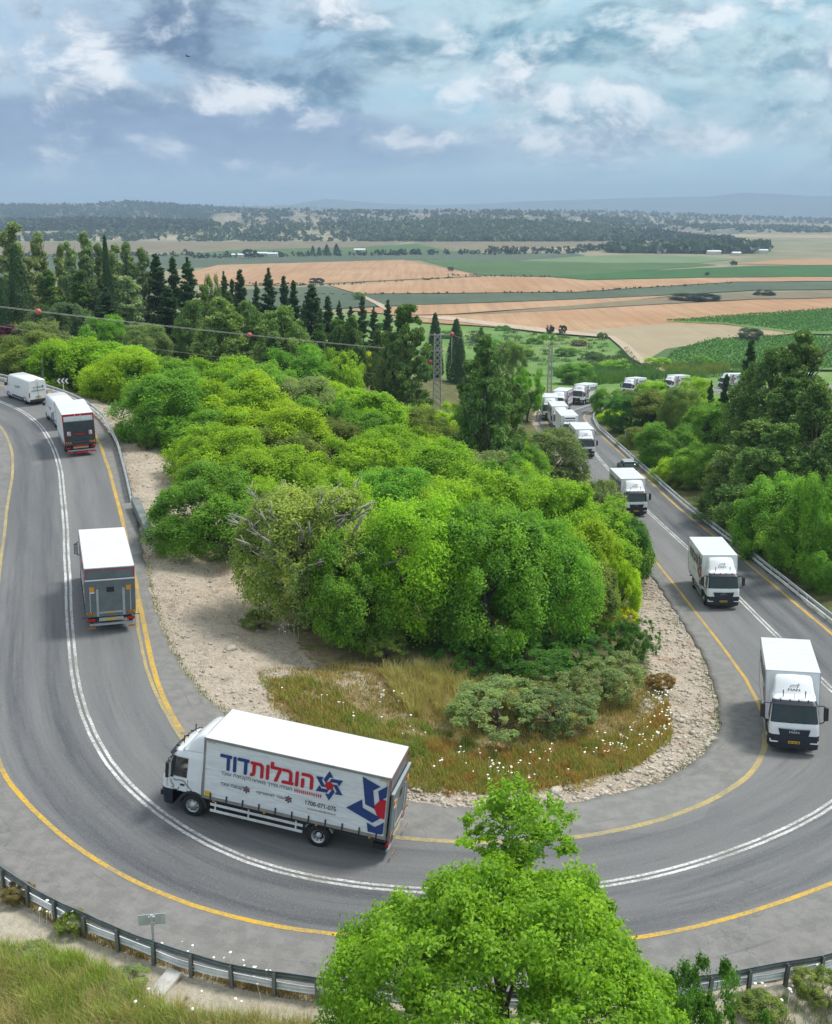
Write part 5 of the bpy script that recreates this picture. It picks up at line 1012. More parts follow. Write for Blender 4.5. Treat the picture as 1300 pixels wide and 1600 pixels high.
    m.grid(rows); k = len(rows[0]); m.add([p for p in rows[0]], [list(range(k))]); m.add([p for p in rows[-1]], [list(range(k))]); m.build('bumper', MT['navy'], root)
    gx0, gx1 = .72, .60; m = MB(); zz = [.86, 1.0, 1.15, 1.30]; rows = []
    for z in zz:
        hw = np.interp(z, [.86, 1.3], [gx1, gx0]); yf = cab_front(z); rows.append([(x * hw, yf + .052 + .0 * x, z) for x in (-1, -.5, 0, .5, 1)])
    m.grid(rows, smooth=False); gr = m.build('grille', MT['navy'], root)
    m = MB(); m.add([(-.72, cab_front(1.3) + .058, 1.295), (-.12, cab_front(1.3) + .062, 1.275), (0, cab_front(1.3) + .066, 1.235), (.12, cab_front(1.3) + .062, 1.275), (.72, cab_front(1.3) + .058, 1.295), (.72, cab_front(1.3) + .058, 1.315), (-.72, cab_front(1.3) + .058, 1.315)], [list(range(7))]); m.build('grille_trim', MT['lightgrey'], gr)
    if near:
        P = Panel(lambda u, v, l: (-u, cab_front(v) + .060, v)); m = MB(); P.text(m, 'MAN', -.22, 1.09, .44, .10, .012); m.build('lettering', MT['lamp'], gr)
        for z in (.95, 1.02): 
            q = MB(); q.box(-.6, .6, cab_front(z) + .05, cab_front(z) + .058, z - .006, z + .006); q.build('grille_slat', MT['dark'], gr)
    m = MB(); m.bbox(-.26, .26, FY + .035, FY + .055, .58, .70, .006, 1); pl = m.build('number_plate', MT['plate'], root)
    if near:
        m = MB()
        for x, wd in ((-.2, .05), (-.13, .05), (-.02, .045), (.04, .045), (.14, .05), (.2, .05)): m.box(-x - wd / 2, -x + wd / 2, FY + .056, FY + .058, .605, .675)
        m.build('number_mark', MT['black'], pl, kind='stuff')
        m = MB()
        for x in (-.45, .1): m.tube([(x, cab_front(1.56) + .05, 1.55), (x + .42, cab_front(1.75) + .055, 1.72)], .012, 4)
        m.build('wiper', MT['dark'], root, kind='stuff')
        m = MB()
        for x in (-.5, .5): m.tube([(x, FY - .62, 2.66), (x, FY - .62, 2.98)], [.018, .03], 6)
        m.tube([(0, FY - .55, 2.62), (0, FY - .55, 2.86)], .008, 4); m.build('antenna', MT['dark'], root, kind='stuff')
    # roof deflector
    if spoiler:
        zt2 = zt - .14; m = MB(); rows = []
        for t in np.linspace(0, 1, 7):
            y = FY - .80 - t * (FY - .80 - (CB + .02)); z = 2.69 + (zt2 - 2.69) * (math.sin(t * math.pi / 2) ** 1.1); hw = .90 - .05 * t
            rows.append([(-hw - .08, y, 2.66), (-hw, y, z - .10 - .02 * t), (-hw + .10, y, z), (0, y, z + .03), (hw - .10, y, z), (hw, y, z - .10 - .02 * t), (hw + .08, y, 2.66)])
        m.grid(rows); e = rows[-1]; m.add(e, [list(range(7))]); sp = m.build('roof_deflector', MT['white'], root, fixn=True)
        if near:
            m = MB(); fy_ = lambda z: FY - .80 - (FY - .80 - CB) * (2 / math.pi) * math.asin(min(1, max(0, (z - 2.69) / (zt2 - 2.69))) ** (1 / 1.1))
            P = Panel(lambda u, v, l: (-u, fy_(v - .03) + .022, v + .02)); P.text(m, 'MAN', -.27, 2.86, .54, .08, .03)
            pts = [(-.20, 2.99), (-.14, 3.06), (-.03, 3.09), (.08, 3.07), (.16, 3.11), (.24, 3.14), (.25, 3.10), (.17, 3.05), (.15, 2.98)]
            m.tube([(-u, fy_(v - .03) + .03, v + .02) for u, v in pts], .013, 4); m.build('lettering', MT['black'], sp)
    # body
    m = MB(); m.bbox(-W + .012, W - .012, by0 + .012, by1 - .012, z0, zt - .05, .02, 1); body = m.build('box_body', MT['tarp'] if curtain else MT['panel'], root)
    m = MB(); m.bbox(-W + .004, W - .004, by0 + .004, by1 - .004, zt - .055, zt, .022, 2); rf = m.build('roof', MT['roofw'], root)
    if near:
        s_ = MB()
        for k in range(1, 6): s_.box(-W + .05, W - .05, by0 + k * Lb / 6 - .012, by0 + k * Lb / 6 + .012, zt, zt + .005)
        s_.build('roof_seam', MT['roofw'], rf)
    m = MB()
    for sx in (-1, 1):
        for y in (by0, by1 - .07): m.box(sx * W - (.035 if sx > 0 else .012), sx * W + (.012 if sx > 0 else .035), y - .002, y + .072, z0 - .02, zt - .004)
        if curtain: m.box(sx * W - (.03 if sx > 0 else .016), sx * W + (.016 if sx > 0 else .03), by0 + .07, by1 - .07, zt - .11, zt - .008)
        m.box(sx * W - (.03 if sx > 0 else .014), sx * W + (.014 if sx > 0 else .03), by0 + .07, by1 - .07, z0 - .02, z0 + (.10 if curtain else .06))
    m.build('body_frame', MT['frame'] if curtain else MT['lightgrey'], root)
    if curtain:
        rows_ = MB(); sme = MB().box(-.016, .016, -.025, .025, 0, .36).mesh('curtain_strap', MT['dark'])
        for sx in (-1, 1):
            for k in range(11): so_ = obj('curtain_strap', sme, parent=root); so_.location = (sx * (W + .014), by0 + .35 + k * (Lb - .7) / 10, z0 - .10)
            for y, dy in ((by0 + .12, 1), (by1 - .12, -1)):
                x = sx * (W + .006); rows_.box(min(x, x - sx * .01), max(x, x - sx * .01), y - .04 * dy if dy < 0 else y, y + .04 if dy > 0 else y + .04, zt - .55, zt - .15); rows_.box(min(x, x - sx * .01), max(x, x - sx * .01), min(y, y + .32 * dy), max(y, y + .32 * dy), zt - .19, zt - .145)
        rows_.build('corner_tape', MT['cream'], root, kind='stuff')
        m = MB(); m.box(-W - .014, -W - .004, by1 - .34, by1 - .12, z0 + .10, z0 + .30); m.build('warning_sticker', MT['plate'], root)
    # chassis
    m = MB()
    for x in (-.42, .42): m.box(x - .05, x + .05, by0 + .1, FY - .5, .62, .88)
    m.box(-1.2, 1.2, by0 + .05, by1 - .05, .90, z0 - .005); m.box(-.95, .95, -wheelbase - .12, -wheelbase + .12, .38, .55); m.box(-.95, .95, -.1, .1, .36, .52); m.box(-.5, .5, CB + .1, FY - .6, .5, .97)
    m.bbox(.55, 1.1, -2.6, -1.3, .42, .86, .05); m.bbox(-1.1, -.6, -2.2, -1.2, .45, .86, .05); m.box(-1.05, 1.05, CB - .1, CB + .35, .55, 1.0)
    m.build('chassis', MT['chassis'], root)
    for sx in (-1, 1):
        m = MB(); x = sx * 1.18
        for z in (.50, .76): m.bbox(min(x, x + sx * .03), max(x, x + sx * .03), -wheelbase + .62, -.75, z - .055, z + .055, .008, 1)
        for y in (-wheelbase + .9, -.95, -2.3): m.box(min(x, x - sx * .03), max(x, x - sx * .03), y - .03, y + .03, .46, .92)
        m.build('side_guard', MT['steelw'] if curtain else MT['lightgrey'], root)
        m = MB(); ring = [(.60 * math.cos(t), .60 * math.sin(t) + .455) for t in np.linspace(R(25), R(155), 12)]; rin = [(p[0] * .95, (p[1] - .455) * .95 + .455) for p in ring]
        m.prism([(p[0] - wheelbase, p[1]) for p in ring] + [(p[0] - wheelbase, p[1]) for p in rin[::-1]], 'x', sx * .66, sx * 1.17); m.build('mudguard', MT['lightgrey'] if curtain else MT['chassis'], root, fixn=True)
        m = MB()
        for y in np.linspace(-.9, by0 + .6, 4): m.box(sx * 1.24, sx * 1.275 if sx > 0 else sx * 1.275, y - .04, y + .04, .93, .98) if sx > 0 else m.box(-1.275, -1.24, y - .04, y + .04, .93, .98)
        m.build('marker_lamp', MT['orange'], root, kind='stuff')
    return dict(by0=by0, by1=by1, zt=zt, z0=z0, W=W, Lb=Lb, Hb=Hb)
def hazard(mb, mb2, x0, x1, y, z0, z1, n=4, sl=1):
    """slanted two-colour warning board facing back (-y)"""
    mb.box(x0, x1, y, y + .012, z0, z1); w_ = (x1 - x0) / n
    for k in range(n):
        a = x0 + k * w_; s_ = (z1 - z0) * .5 * sl; pts = [(a, z0), (a + w_ * .5, z0), (a + w_ * .5 + s_, z1), (a + s_, z1)]; pts = [(min(max(p, x0), x1), q) for p, q in pts]; mb2.add([(p, y - .003, q) for p, q in pts], [(0, 1, 2, 3)])
def rear_taillift(root, d, style):
    y0, z0, zt, W = d['by0'], d['z0'], d['zt'], d['W']
    if style == 'grey':
        m = MB(); m.box(-W + .05, W - .05, y0 - .012, y0 + .01, z0, zt - .06); m.build('rear_door', MT['grey'], root)
        m = MB()
        for x0, x1, a, b in ((-W + .03, W - .03, zt - .15, zt - .115), (-W + .03, -W + .07, zt - .62, zt - .15), (W - .07, W - .03, zt - .62, zt - .15)): m.box(x0, x1, y0 - .02, y0 - .008, a, b)
        m.build('reflective_tape', MT['redp'], root)
        m = MB(); m.bbox(-W + .02, W - .02, y0 - .14, y0 - .06, z0 - .1, zt - .66, .02, 1); lift = m.build('tail_lift', MT['grey'], root)
        r_ = MB(); r_.bbox(-W + .01, W - .01, y0 - .17, y0 - .05, zt - .70, zt - .63, .015, 1); r_.box(-.58, .58, y0 - .17, y0 - .12, z0 + .1, z0 + .19)
        for x in (-.72, .60): r_.box(x, x + .12, y0 - .16, y0 - .13, z0 - .06, zt - 1.15)
        for x in (-1.05, .98): r_.box(x, x + .05, y0 - .152, y0 - .13, z0 + .05, zt - 1.0)
        r_.build('lift_rib', MT['lightgrey'], lift)
        f = MB(); h2 = MB()
        for x in (-.92, .92): f = MB(); f.bbox(x - .12, x + .12, y0 - .17, y0 - .14, zt - 1.28, zt - 1.02, .01, 1); f.build('warning_flag', MT['orange'], lift)
        w2 = MB()
        for x in (-.92,): w2.box(x - .12, x + .12, y0 - .172, y0 - .142, zt - 1.35, zt - 1.29)
        w2.build('flag_tip', MT['whitep'], lift, kind='stuff')
        l = MB(); l.box(-.19, .19, y0 - .15, y0 - .138, zt - 1.34, zt - 1.06); l.build('maker_plate', MT['black'], lift)
        a, b = MB(), MB(); hazard(a, b, -W + .04, -.82, y0 - .165, z0 + .02, z0 + .17, 4, 1); hazard(a, b, .82, W - .04, y0 - .165, z0 + .02, z0 + .17, 4, -1); a.build('hazard_board', MT['orange'], lift); b.build('hazard_stripe', MT['black'], lift, kind='stuff')
        s_ = MB(); s_.box(-.26, .26, y0 - .178, y0 - .171, z0 + .115, z0 + .175); s_.build('warning_strip', MT['plate'], lift)
        under = MT['lightgrey']
    else:
        m = MB()
        for x0, x1, a, b in ((-W, W, zt - .20, zt - .03), (-W, -W + .10, z0 - .1, zt - .2), (W - .10, W, z0 - .1, zt - .2)): m.box(x0, x1, y0 - .03, y0 + .01, a, b)
        m.build('rear_frame', MT['red'], root)
        m = MB(); m.box(-W + .10, -.012, y0 - .02, y0 + .01, z0, zt - .2); m.build('rear_door', MT['panel'], root); m = MB(); m.box(.012, W - .10, y0 - .02, y0 + .01, z0, zt - .2); m.build('rear_door', MT['panel'], root)
        m = MB()
        for x in (-.25, .2): m.tube([(x, y0 - .04, z0), (x, y0 - .04, zt - .08)], .018, 6)
        m.build('locking_bar', MT['steel'], root, kind='stuff')
        m = MB(); m.bbox(-W + .05, W - .05, y0 - .16, y0 - .07, z0 - .1, zt - .62, .02, 1); lift = m.build('tail_lift', MT['liftd'], root)
        r_ = MB()
        for z in (z0 + .1, z0 + .42, z0 + .62, z0 + .82, z0 + 1.02, z0 + 1.22): r_.bbox(-.62, .62, y0 - .19, y0 - .14, z, z + .08, .01, 1)
        r_.bbox(-.6, .6, y0 - .24, y0 - .14, z0 + .12, z0 + .24, .02, 1); r_.build('lift_rib', MT['liftd'], lift)
        r_ = MB(); r_.box(-.45, .45, y0 - .20, y0 - .185, z0 + .84, z0 + .93); r_.build('red_mark', MT['red'], lift)
        a, b = MB(), MB()
        for x in (-.86, .86): hazard(a, b, x - .14, x + .14, y0 - .185, z0 + .78, z0 + 1.14, 3, 1 if x < 0 else -1)
        a.build('warning_board', MT['whitep'], lift); b.build('board_stripe', MT['red'], lift, kind='stuff')
        a, b = MB(), MB(); hazard(a, b, -W + .1, -.72, y0 - .18, z0 + .08, z0 + .26, 3, 1); hazard(a, b, .72, W - .1, y0 - .18, z0 + .08, z0 + .26, 3, -1); a.build('hazard_board', MT['orange'], lift); b.build('hazard_stripe', MT['black'], lift, kind='stuff')
        under = MT['red']
        m = MB(); m.box(-1.15, -.62, y0 - .3, y0 - .1, .30, .36); m.box(-.5, .55, y0 - .32, y0 - .1, .28, .36); m.box(.65, 1.2, y0 - .3, y0 - .1, .34, .40); m.box(-.6, .6, y0 - .2, y0 - .1, z0 - .2, z0 - .08); m.build('lift_arm', MT['red'], root)
    m = MB(); m.box(-1.1, 1.1, y0 - .12, y0 - .02, .42, .54); m.box(-.62, .62, y0 - .16, y0 - .06, z0 - .34, z0 - .16); ur = m.build('underrun_bar', MT['lightgrey'], root)
    m = MB(); m.box(-.24, .24, y0 - .17, y0 - .16, z0 - .31, z0 - .20); m.build('number_plate', MT['plate'], root)
    for x in (-1.0, 1.0):
        m = MB(); m.bbox(x - .20, x + .20, y0 - .12, y0, .64, .80, .02, 1); m.build('tail_lamp', MT['redl'], root)
        a, b = MB(), MB(); hazard(a, b, x - .17, x + .17, y0 - .30, .33, .42, 4, 1); a.build('step_board', MT['orange'], root); b.build('step_stripe', MT['black'], root, kind='stuff')
    m = MB()
    for sx in (-1, 1): m.tube([(sx * 1.1, y0 - .02, .86), (sx * 1.42, y0 - .14, .94), (sx * 1.46, y0 - .15, .9)], .02, 5); m.bbox(sx * 1.0 - .1, sx * 1.0 + .1, y0 - .05, y0 + .5, .44, .66, .02, 1)
    m.build('lift_bracket', MT['chassis'], root, kind='stuff')
def rear_doors(root, d):
    y0, z0, zt, W = d['by0'], d['z0'], d['zt'], d['W']
    for a, b in ((-W + .06, -.01), (.01, W - .06)): m = MB(); m.box(a, b, y0 - .014, y0 + .01, z0 + .02, zt - .08); m.build('rear_door', MT['panel'], root)
    m = MB()
    for x in (-.7, -.15, .15, .7): m.tube([(x, y0 - .03, z0), (x, y0 - .03, zt - .08)], .018, 5)
    m.build('locking_bar', MT['steel'], root, kind='stuff')
    m = MB(); m.box(-1.1, 1.1, y0 - .08, y0, .42, .54); m.build('underrun_bar', MT['chassis'], root)
    for x in (-.95, .95): m = MB(); m.bbox(x - .2, x + .2, y0 - .06, y0, .66, .80, .02, 1); m.build('tail_lamp', MT['redl'], root)
def place(root, s, d, h=None, dyaw=0.0, along=-1, L=4.6, xy=None):
    """front axle at (s, d) of the road, standing on the road; along=-1 runs against the arc length"""
    a = rpt(s, d); b = rpt(s - along * L, d if h is None else h); f = Vector(a - b) if xy is None else Vector((xy[2], xy[3], 0)); a = a if xy is None else np.array([xy[0], xy[1], 0.0]); f.z = 0; f.normalize(); yaw = math.atan2(-f.x, f.y) + dyaw
    F_ = Vector((-math.sin(yaw), math.cos(yaw), 0)); Rv = Vector((math.cos(yaw), math.sin(yaw), 0))
    def zat(p): sn, dn = near_road([p[0]], [p[1]]); return float(np.interp(sn[0], SS, CZZ) - bank(sn[0]) * dn[0])
    A = Vector(a); pf, pb = A + F_ * .2, A - F_ * L; zf, zb = zat(pf), zat(pb); mid = A - F_ * (L / 2); zl, zr = zat(mid - Rv), zat(mid + Rv)
    fw = (F_ * (L + .2) + Vector((0, 0, zf - zb))).normalized(); rt = Rv * 2 + Vector((0, 0, zr - zl)); up = rt.cross(fw).normalized(); rt = fw.cross(up).normalized()
    M_ = Matrix((rt, fw, up)).transposed().to_4x4(); M_.translation = Vector((a[0], a[1], zat(a) + .012)); root.matrix_world = M_
def side_fn(sx, d, bump=.016):
    W, y0, y1, z0 = d['W'], d['by0'], d['by1'], d['z0'] + .10
    if sx < 0: return lambda u, v, l: (-W - bump + .012 - l * 1.0 - .004, y1 - u, z0 + v)
    return lambda u, v, l: (W + bump - .012 + l + .004, y0 + u, z0 + v)
LG = 'white removal lorries in convoy'
# 1 the curtain-sided lorry in the bend
t = thing('box_lorry', 'white curtain-sided lorry with big blue and red lettering, in the near bend', 'lorry', group=LG); d = lorry_parts(t, 7.25, 2.52, True, True, True, 5.1, boxgap=.10); rear_taillift(t, d, 'grey')
side_print(t, side_fn(-1, d, .02), d['Lb'], d['Hb'] - .12, True, True); side_print(t, side_fn(1, d, .02), d['Lb'], d['Hb'] - .12, True, False)
P = Panel(lambda u, v, l: (-1.139, FY - u, v)); m = MB()
for pts in ([(.52, 1.44), (.62, 1.40), (.80, 1.44), (.95, 1.43), (1.08, 1.30), (1.36, 1.02)], [(.42, 1.40), (.44, 1.26), (.52, 1.20), (.56, 1.12), (.50, 1.06), (.46, 1.10)], [(.52, 1.02), (.66, 1.00), (.74, 1.04), (.78, 1.14)], [(.66, 1.00), (.72, .94), (.74, .86)]): m.tube([(-1.142, FY - u, v - .0) for u, v in pts], .014, 4)
m.build('lion_drawing', MT['black'], t)
place(t, 88, 2, L=5.1, xy=(-8.33, 35.5, -4.85, 1.22))
driver_root = t
# 2 grey tail-lift lorry going away at the left
t = thing('box_lorry', 'white lorry seen from behind with grey tail lift and yellow flags', 'lorry', group=LG); d = lorry_parts(t, 6.2, 2.62, True, True, True, 4.5); rear_taillift(t, d, 'grey'); side_print(t, side_fn(-1, d, .02), d['Lb'], d['Hb'] - .12, True, True)
place(t, 63.2, 1.96, h=2.06, L=4.5)
# 3 red framed lorry ahead of it
t = thing('box_lorry', 'white lorry seen from behind with dark tail lift and red rear frame', 'lorry', group=LG); d = lorry_parts(t, 5.6, 2.6, False, True, True, 4.2); rear_taillift(t, d, 'red'); place(t, 27.8, 1.95, L=4.2)
# 4 the two lorries facing the camera at the right
t = thing('box_lorry', 'white lorry facing the camera at the lower right, on the inner yellow line', 'lorry', group=LG); d = lorry_parts(t, 5.9, 2.55, False, True, True, 4.4); side_print(t, side_fn(1, d), d['Lb'], d['Hb'] - .1, False, True); rear_doors(t, d); hard = t; place(t, 124.3, 3.5, h=3.7, L=4.4)
def another(label, s, dd, L=4.4, **kw):
    c = copy_tree(hard); c['label'] = label; place(c, s, dd, L=L, **kw); return c
another('white lorry facing the camera with a large grey and red star on its side', 150.9, 1.85, h=1.55)
another('white lorry beside the dark car, half behind the grey-green tree', 181.6, 1.75)
another('white lorry whose front shows past the rounded grey-green tree', 212.6, 1.75)
another('white lorry with a dark windscreen between the refrigerated one and the bend', 233.6, 2.2)
another('white lorry at the left edge of the far bend, next to the yellow line', 244.0, 2.9)
t = thing('box_lorry', 'white refrigerated lorry with a cooling unit over the cab, before the far bend', 'lorry', group=LG); d = lorry_parts(t, 6.0, 2.5, False, False, True, 4.4); rear_doors(t, d)
m = MB(); m.bbox(-.85, .85, d['by1'], d['by1'] + .38, d['zt'] - .62, d['zt'] - .1, .05); m.build('cooling_unit', MT['white'], t); m = MB(); m.box(-.7, .7, d['by1'] + .38, d['by1'] + .386, d['zt'] - .42, d['zt'] - .26); m.build('cooling_grille', MT['dark'], t); place(t, 224.6, 2.0, L=4.4)
t = thing('box_lorry', 'white lorry seen from the side in the far bend, dark edge behind its cab', 'lorry', group=LG); d = lorry_parts(t, 6.0, 2.55, True, True, False, 4.4); side_print(t, side_fn(-1, d, .02), d['Lb'], d['Hb'] - .1, True, False); rear_doors(t, d); bendl = t; place(t, 253.5, 2.0, L=4.4)
def another2(src, label, s, dd, L=4.4, **kw):
    c = copy_tree(src); c['label'] = label; place(c, s, dd, L=L, **kw); return c
t = thing('box_lorry', 'white lorry facing left just past the far bend, cab in full view', 'lorry', group=LG); d = lorry_parts(t, 6.2, 2.55, False, True, True, 4.4); side_print(t, side_fn(-1, d), d['Lb'], d['Hb'] - .1, False, False); rear_doors(t, d); farl = t; place(t, 267.0, 2.0, L=4.4)
another2(farl, 'white lorry on the far road, roof and top showing over the trees, left of two', 296.5, 2.3)
another2(farl, 'white lorry on the far road in the middle, grey print behind the cab', 319.6, 2.3)
another2(farl, 'rightmost white lorry in clear view on the far road, behind the dark spiky conifers', 343.0, 2.3)
another2(farl, 'last white lorry of the convoy, only a sliver showing through the big pines', 366.0, 2.3)
# ------------------------------------------------------------------ vans and the car
def loft(m, secs, n=20, pw=.28):
    """secs: (y, half width, z low, z high, top half width)"""
    rows = []
    for y, hw, za, zb, tw in secs:
        r_ = .16 * min(1, (zb - za)); pts = [(hw * .96, za), (hw, za + .12), (hw, za + (zb - za) * .55), (tw + (hw - tw) * .25, zb - r_ * 1.1), (tw, zb - r_ * .35), (tw - r_, zb), (0, zb + .02)]
        rows.append([(x, y, z) for x, z in pts] + [(-x, y, z) for x, z in pts[-2::-1]])
    m.grid(rows); k = len(rows[0]); m.add(rows[0], [list(range(k))]); m.add(rows[-1], [list(range(k))]); return rows
def wheels(root, ys, hw, r=.34):
    for y in ys:
        for sx in (-1, 1):
            t = MB(); t.lathe_x([(-.10, .2), (-.11, r - .05), (-.08, r), (.08, r), (.11, r - .05), (.10, .2)], sx * (hw - .11), y, r, 22); t.lathe_x([(-.09, .2), (-.09, .02)], sx * (hw - .11), y, r, 22); wh = t.build('wheel', MT['rubber'], root)
            q = MB(); q.lathe_x([(sx * .10, .215), (sx * .08, .19), (sx * .085, .08), (sx * .10, .0)], sx * (hw - .11), y, r, 16); q.build('rim', MT['rim'], wh)
            a = MB(); ring = [(y + (r + .09) * math.cos(t_), (r + .09) * math.sin(t_) + r) for t_ in np.linspace(R(0), R(180), 12)]; rin = [(y + (r + .02) * math.cos(t_), (r + .02) * math.sin(t_) + r) for t_ in np.linspace(R(180), R(0), 12)]
            a.prism(ring + rin, 'x', sx * (hw - .2), sx * (hw + .008)); a.build('wheel_arch', MT['dark'], root, fixn=True)
def van(label):
    """panel van; origin under the front axle, +y ahead"""
    t = thing('panel_van', label, 'van', group='white vans of the convoy'); m = MB(); H_ = 2.55
    loft(m, [(-4.45, .97, .38, H_ - .06, .84), (-4.38, .985, .36, H_, .86), (-2.0, .99, .34, H_ + .03, .87), (.05, .99, .34, H_, .86), (.32, .985, .34, H_ - .16, .80), (.80, .98, .34, 1.62, .82), (.98, .96, .34, 1.34, .86), (1.30, .92, .36, 1.20, .84), (1.36, .86, .42, 1.02, .80)])
    m.build('body', MT['white'], t, fixn=True)
    m = MB(); m.add([(-.80, .79, 1.66), (.80, .79, 1.66), (.70, .345, 2.36), (-.70, .345, 2.36)], [(0, 1, 2, 3)]); m.build('windscreen', MT['glass'], t)
    for sx in (-1, 1):
        g_ = MB(); g_.add([(sx * .992, -.62, 1.46), (sx * .990, .66, 1.42), (sx * .90, .30, 2.16), (sx * .90, -.62, 2.2)], [(0, 1, 2, 3)]); g_.build('side_window', MT['glass'], t)
        k = MB(); k.bbox(sx * .975 - .022, sx * .975 + .022, -3.1, -.5, .42, .62, .01, 1); k.build('side_trim', MT['dark'], t)
        r_ = MB(); r_.bbox(sx * 1.12 - .1, sx * 1.12 + .1, .42, .56, 1.34, 1.66, .03); r_.build('mirror', MT['dark'], t)
        l = MB(); l.bbox(sx * .93 - .05, sx * .93 + .05, -4.475, -4.36, .82, 1.34, .02, 1); l.build('tail_lamp', MT['redl'], t)
        h = MB(); h.bbox(sx * .76 - .13, sx * .76 + .13, 1.20, 1.345, .82, 1.04, .03, 1); h.build('headlight', MT['lamp'], t)
    m = MB(); m.bbox(-.95, .95, -4.60, -4.36, .36, .60, .03); m.build('rear_bumper', MT['dark'], t); m = MB(); m.bbox(-.9, .9, 1.2, 1.40, .34, .62, .03); m.build('front_bumper', MT['dark'], t)
    m = MB(); m.box(-.008, .008, -4.47, -4.455, .62, 2.36); m.box(-.72, .72, -4.475, -4.455, 1.44, 1.49); m.box(-.3, .2, -4.48, -4.455, .86, .90); m.build('door_seam', MT['greyp'], t)
    m = MB(); m.box(-.27, .27, -4.485, -4.46, .72, .83); m.build('number_plate', MT['plate'], t)
    m = MB(); m.box(-.2, .2, -4.44, -4.40, H_ - .02, H_ + .03); m.build('brake_lamp', MT['redl'], t)
    for fn, ox, wd in ((lambda u, v, l: (u - .62, -4.462, 1.62 + v), 0, 1), (lambda u, v, l: (-1.0 + .02 * v, -1.2 - u, 1.42 + v * .98), 0, 1), (lambda u, v, l: (1.0 - .02 * v, -3.6 + u, 1.42 + v * .98), 0, 1)):
        P = Panel(fn); a = MB(); P.text(a, heb('הובלות דוד'), .1, .08, .85, .20, .02); bs, hx = star_polys(1.14, .20, .17)
        for b in bs: P.poly(a, b)
        P.text(a, '1700-071-075', .12, -.1, .5, .08); a.build('lettering', MT['blue'], t); c = MB(); P.poly(c, hx, .0); c.build('emblem', MT['redp'], t)
    wheels(t, (0.3, -3.35), .99); return t
v1 = van('white panel van with dark lettering, just before the bend at the left edge'); place(v1, 8.6, 2.35, L=3.2, along=-1)
v2 = copy_tree(v1); v2['label'] = 'white van hidden for the most part by the red framed lorry behind it'; place(v2, 19.6, 2.1, L=3.2)
t = thing('estate_car', 'dark car with a pale roof passing the white lorry in the opposite lane', 'car'); m = MB()
loft(m, [(-2.9, .84, .34, .98, .78), (-2.82, .87, .30, 1.04, .82), (-1.5, .88, .28, 1.06, .84), (0.5, .88, .28, 1.02, .82), (1.15, .84, .30, .92, .78), (1.28, .74, .36, .74, .7)]); m.build('body', MT['dark'], t, fixn=True)
m = MB(); loft(m, [(-2.78, .78, .98, 1.10, .72), (-2.35, .80, .98, 1.62, .66), (-.9, .80, .98, 1.66, .66), (-.45, .79, .98, 1.56, .62), (.25, .76, .98, 1.06, .7)]); m.build('cabin', MT['glass'], t, fixn=True)
m = MB(); m.bbox(-.64, .64, -2.42, -.5, 1.61, 1.70, .04); m.build('roof', MT['lightgrey'], t)
for sx in (-1, 1): m = MB(); m.bbox(sx * .74 - .1, sx * .74 + .1, -2.93, -2.78, .78, 1.0, .02, 1); m.build('tail_lamp', MT['redl'], t)
m = MB(); m.box(-.26, .26, -2.93, -2.90, .62, .73); m.build('number_plate', MT['plate'], t); wheels(t, (.45, -2.1), .88, .32); place(t, 203.0, -1.75, along=1, L=2.6)
# ------------------------------------------------------------------ the driver of the curtain-sided lorry
def skin_body(name, V, E, Rr, mat, parent):
    me = bpy.data.meshes.new(name); me.from_pydata(V, E, []); o = bpy.data.objects.new(name, me); COL.objects.link(o)
    md = o.modifiers.new('s', 'SKIN'); sb = o.modifiers.new('b', 'SUBSURF'); sb.levels = sb.render_levels = 1
    for i, r_ in enumerate(Rr): me.skin_vertices[0].data[i].radius = (r_, r_); me.skin_vertices[0].data[i].use_root = (i == 0)
    dg = bpy.context.evaluated_depsgraph_get(); m2 = bpy.data.meshes.new_from_object(o.evaluated_get(dg)); bpy.data.objects.remove(o); m2.materials.clear(); m2.materials.append(mat); return obj(name, m2, parent=parent)
pr = thing('person', 'lorry driver in dark clothes with a hand on the wheel, behind the side window', 'person'); X0, Y0 = -.58, .28
V = [(X0, Y0 - .1, 1.02), (X0, Y0 - .12, 1.25), (X0, Y0 - .10, 1.50), (X0, Y0 - .08, 1.66), (X0, Y0 - .05, 1.80), (X0, Y0 - .03, 1.92), (X0, Y0 - .02, 2.04), (X0 - .2, Y0 - .08, 1.56), (X0 - .26, Y0 + .10, 1.38), (X0 - .14, Y0 + .34, 1.50), (X0 - .12, Y0 + .42, 1.53), (X0 + .2, Y0 - .08, 1.56), (X0 + .26, Y0 + .1, 1.38), (X0 + .14, Y0 + .34, 1.50), (X0 + .12, Y0 + .42, 1.53), (X0 + .1, Y0 + .32, 1.02), (X0 - .1, Y0 + .32, 1.02)]
E = [(0, 1), (1, 2), (2, 3), (3, 4), (4, 5), (5, 6), (2, 7), (7, 8), (8, 9), (9, 10), (2, 11), (11, 12), (12, 13), (13, 14), (0, 15), (0, 16)]
skin_body('body', V, E, [.16, .16, .17, .07, .085, .10, .07, .075, .055, .045, .05, .075, .055, .045, .05, .09, .09], MT['skin'], pr)
V = [(X0, Y0 - .1, 1.02), (X0, Y0 - .12, 1.25), (X0, Y0 - .10, 1.50), (X0, Y0 - .09, 1.60), (X0 - .2, Y0 - .08, 1.56), (X0 - .24, Y0 + .02, 1.44), (X0 + .2, Y0 - .08, 1.56), (X0 + .24, Y0 + .02, 1.44)]
skin_body('shirt', V, [(0, 1), (1, 2), (2, 3), (2, 4), (4, 5), (2, 6), (6, 7)], [.18, .18, .19, .09, .09, .075, .09, .075], MT['shirt'], pr)
m = MB(); m.bbox(X0 - .095, X0 + .095, Y0 - .15, Y0 + .02, 1.98, 2.15, .06, 3); m.build('hair', MT['dark'], pr)
bpy.context.view_layer.update(); pr.matrix_world = driver_root.matrix_world.copy()
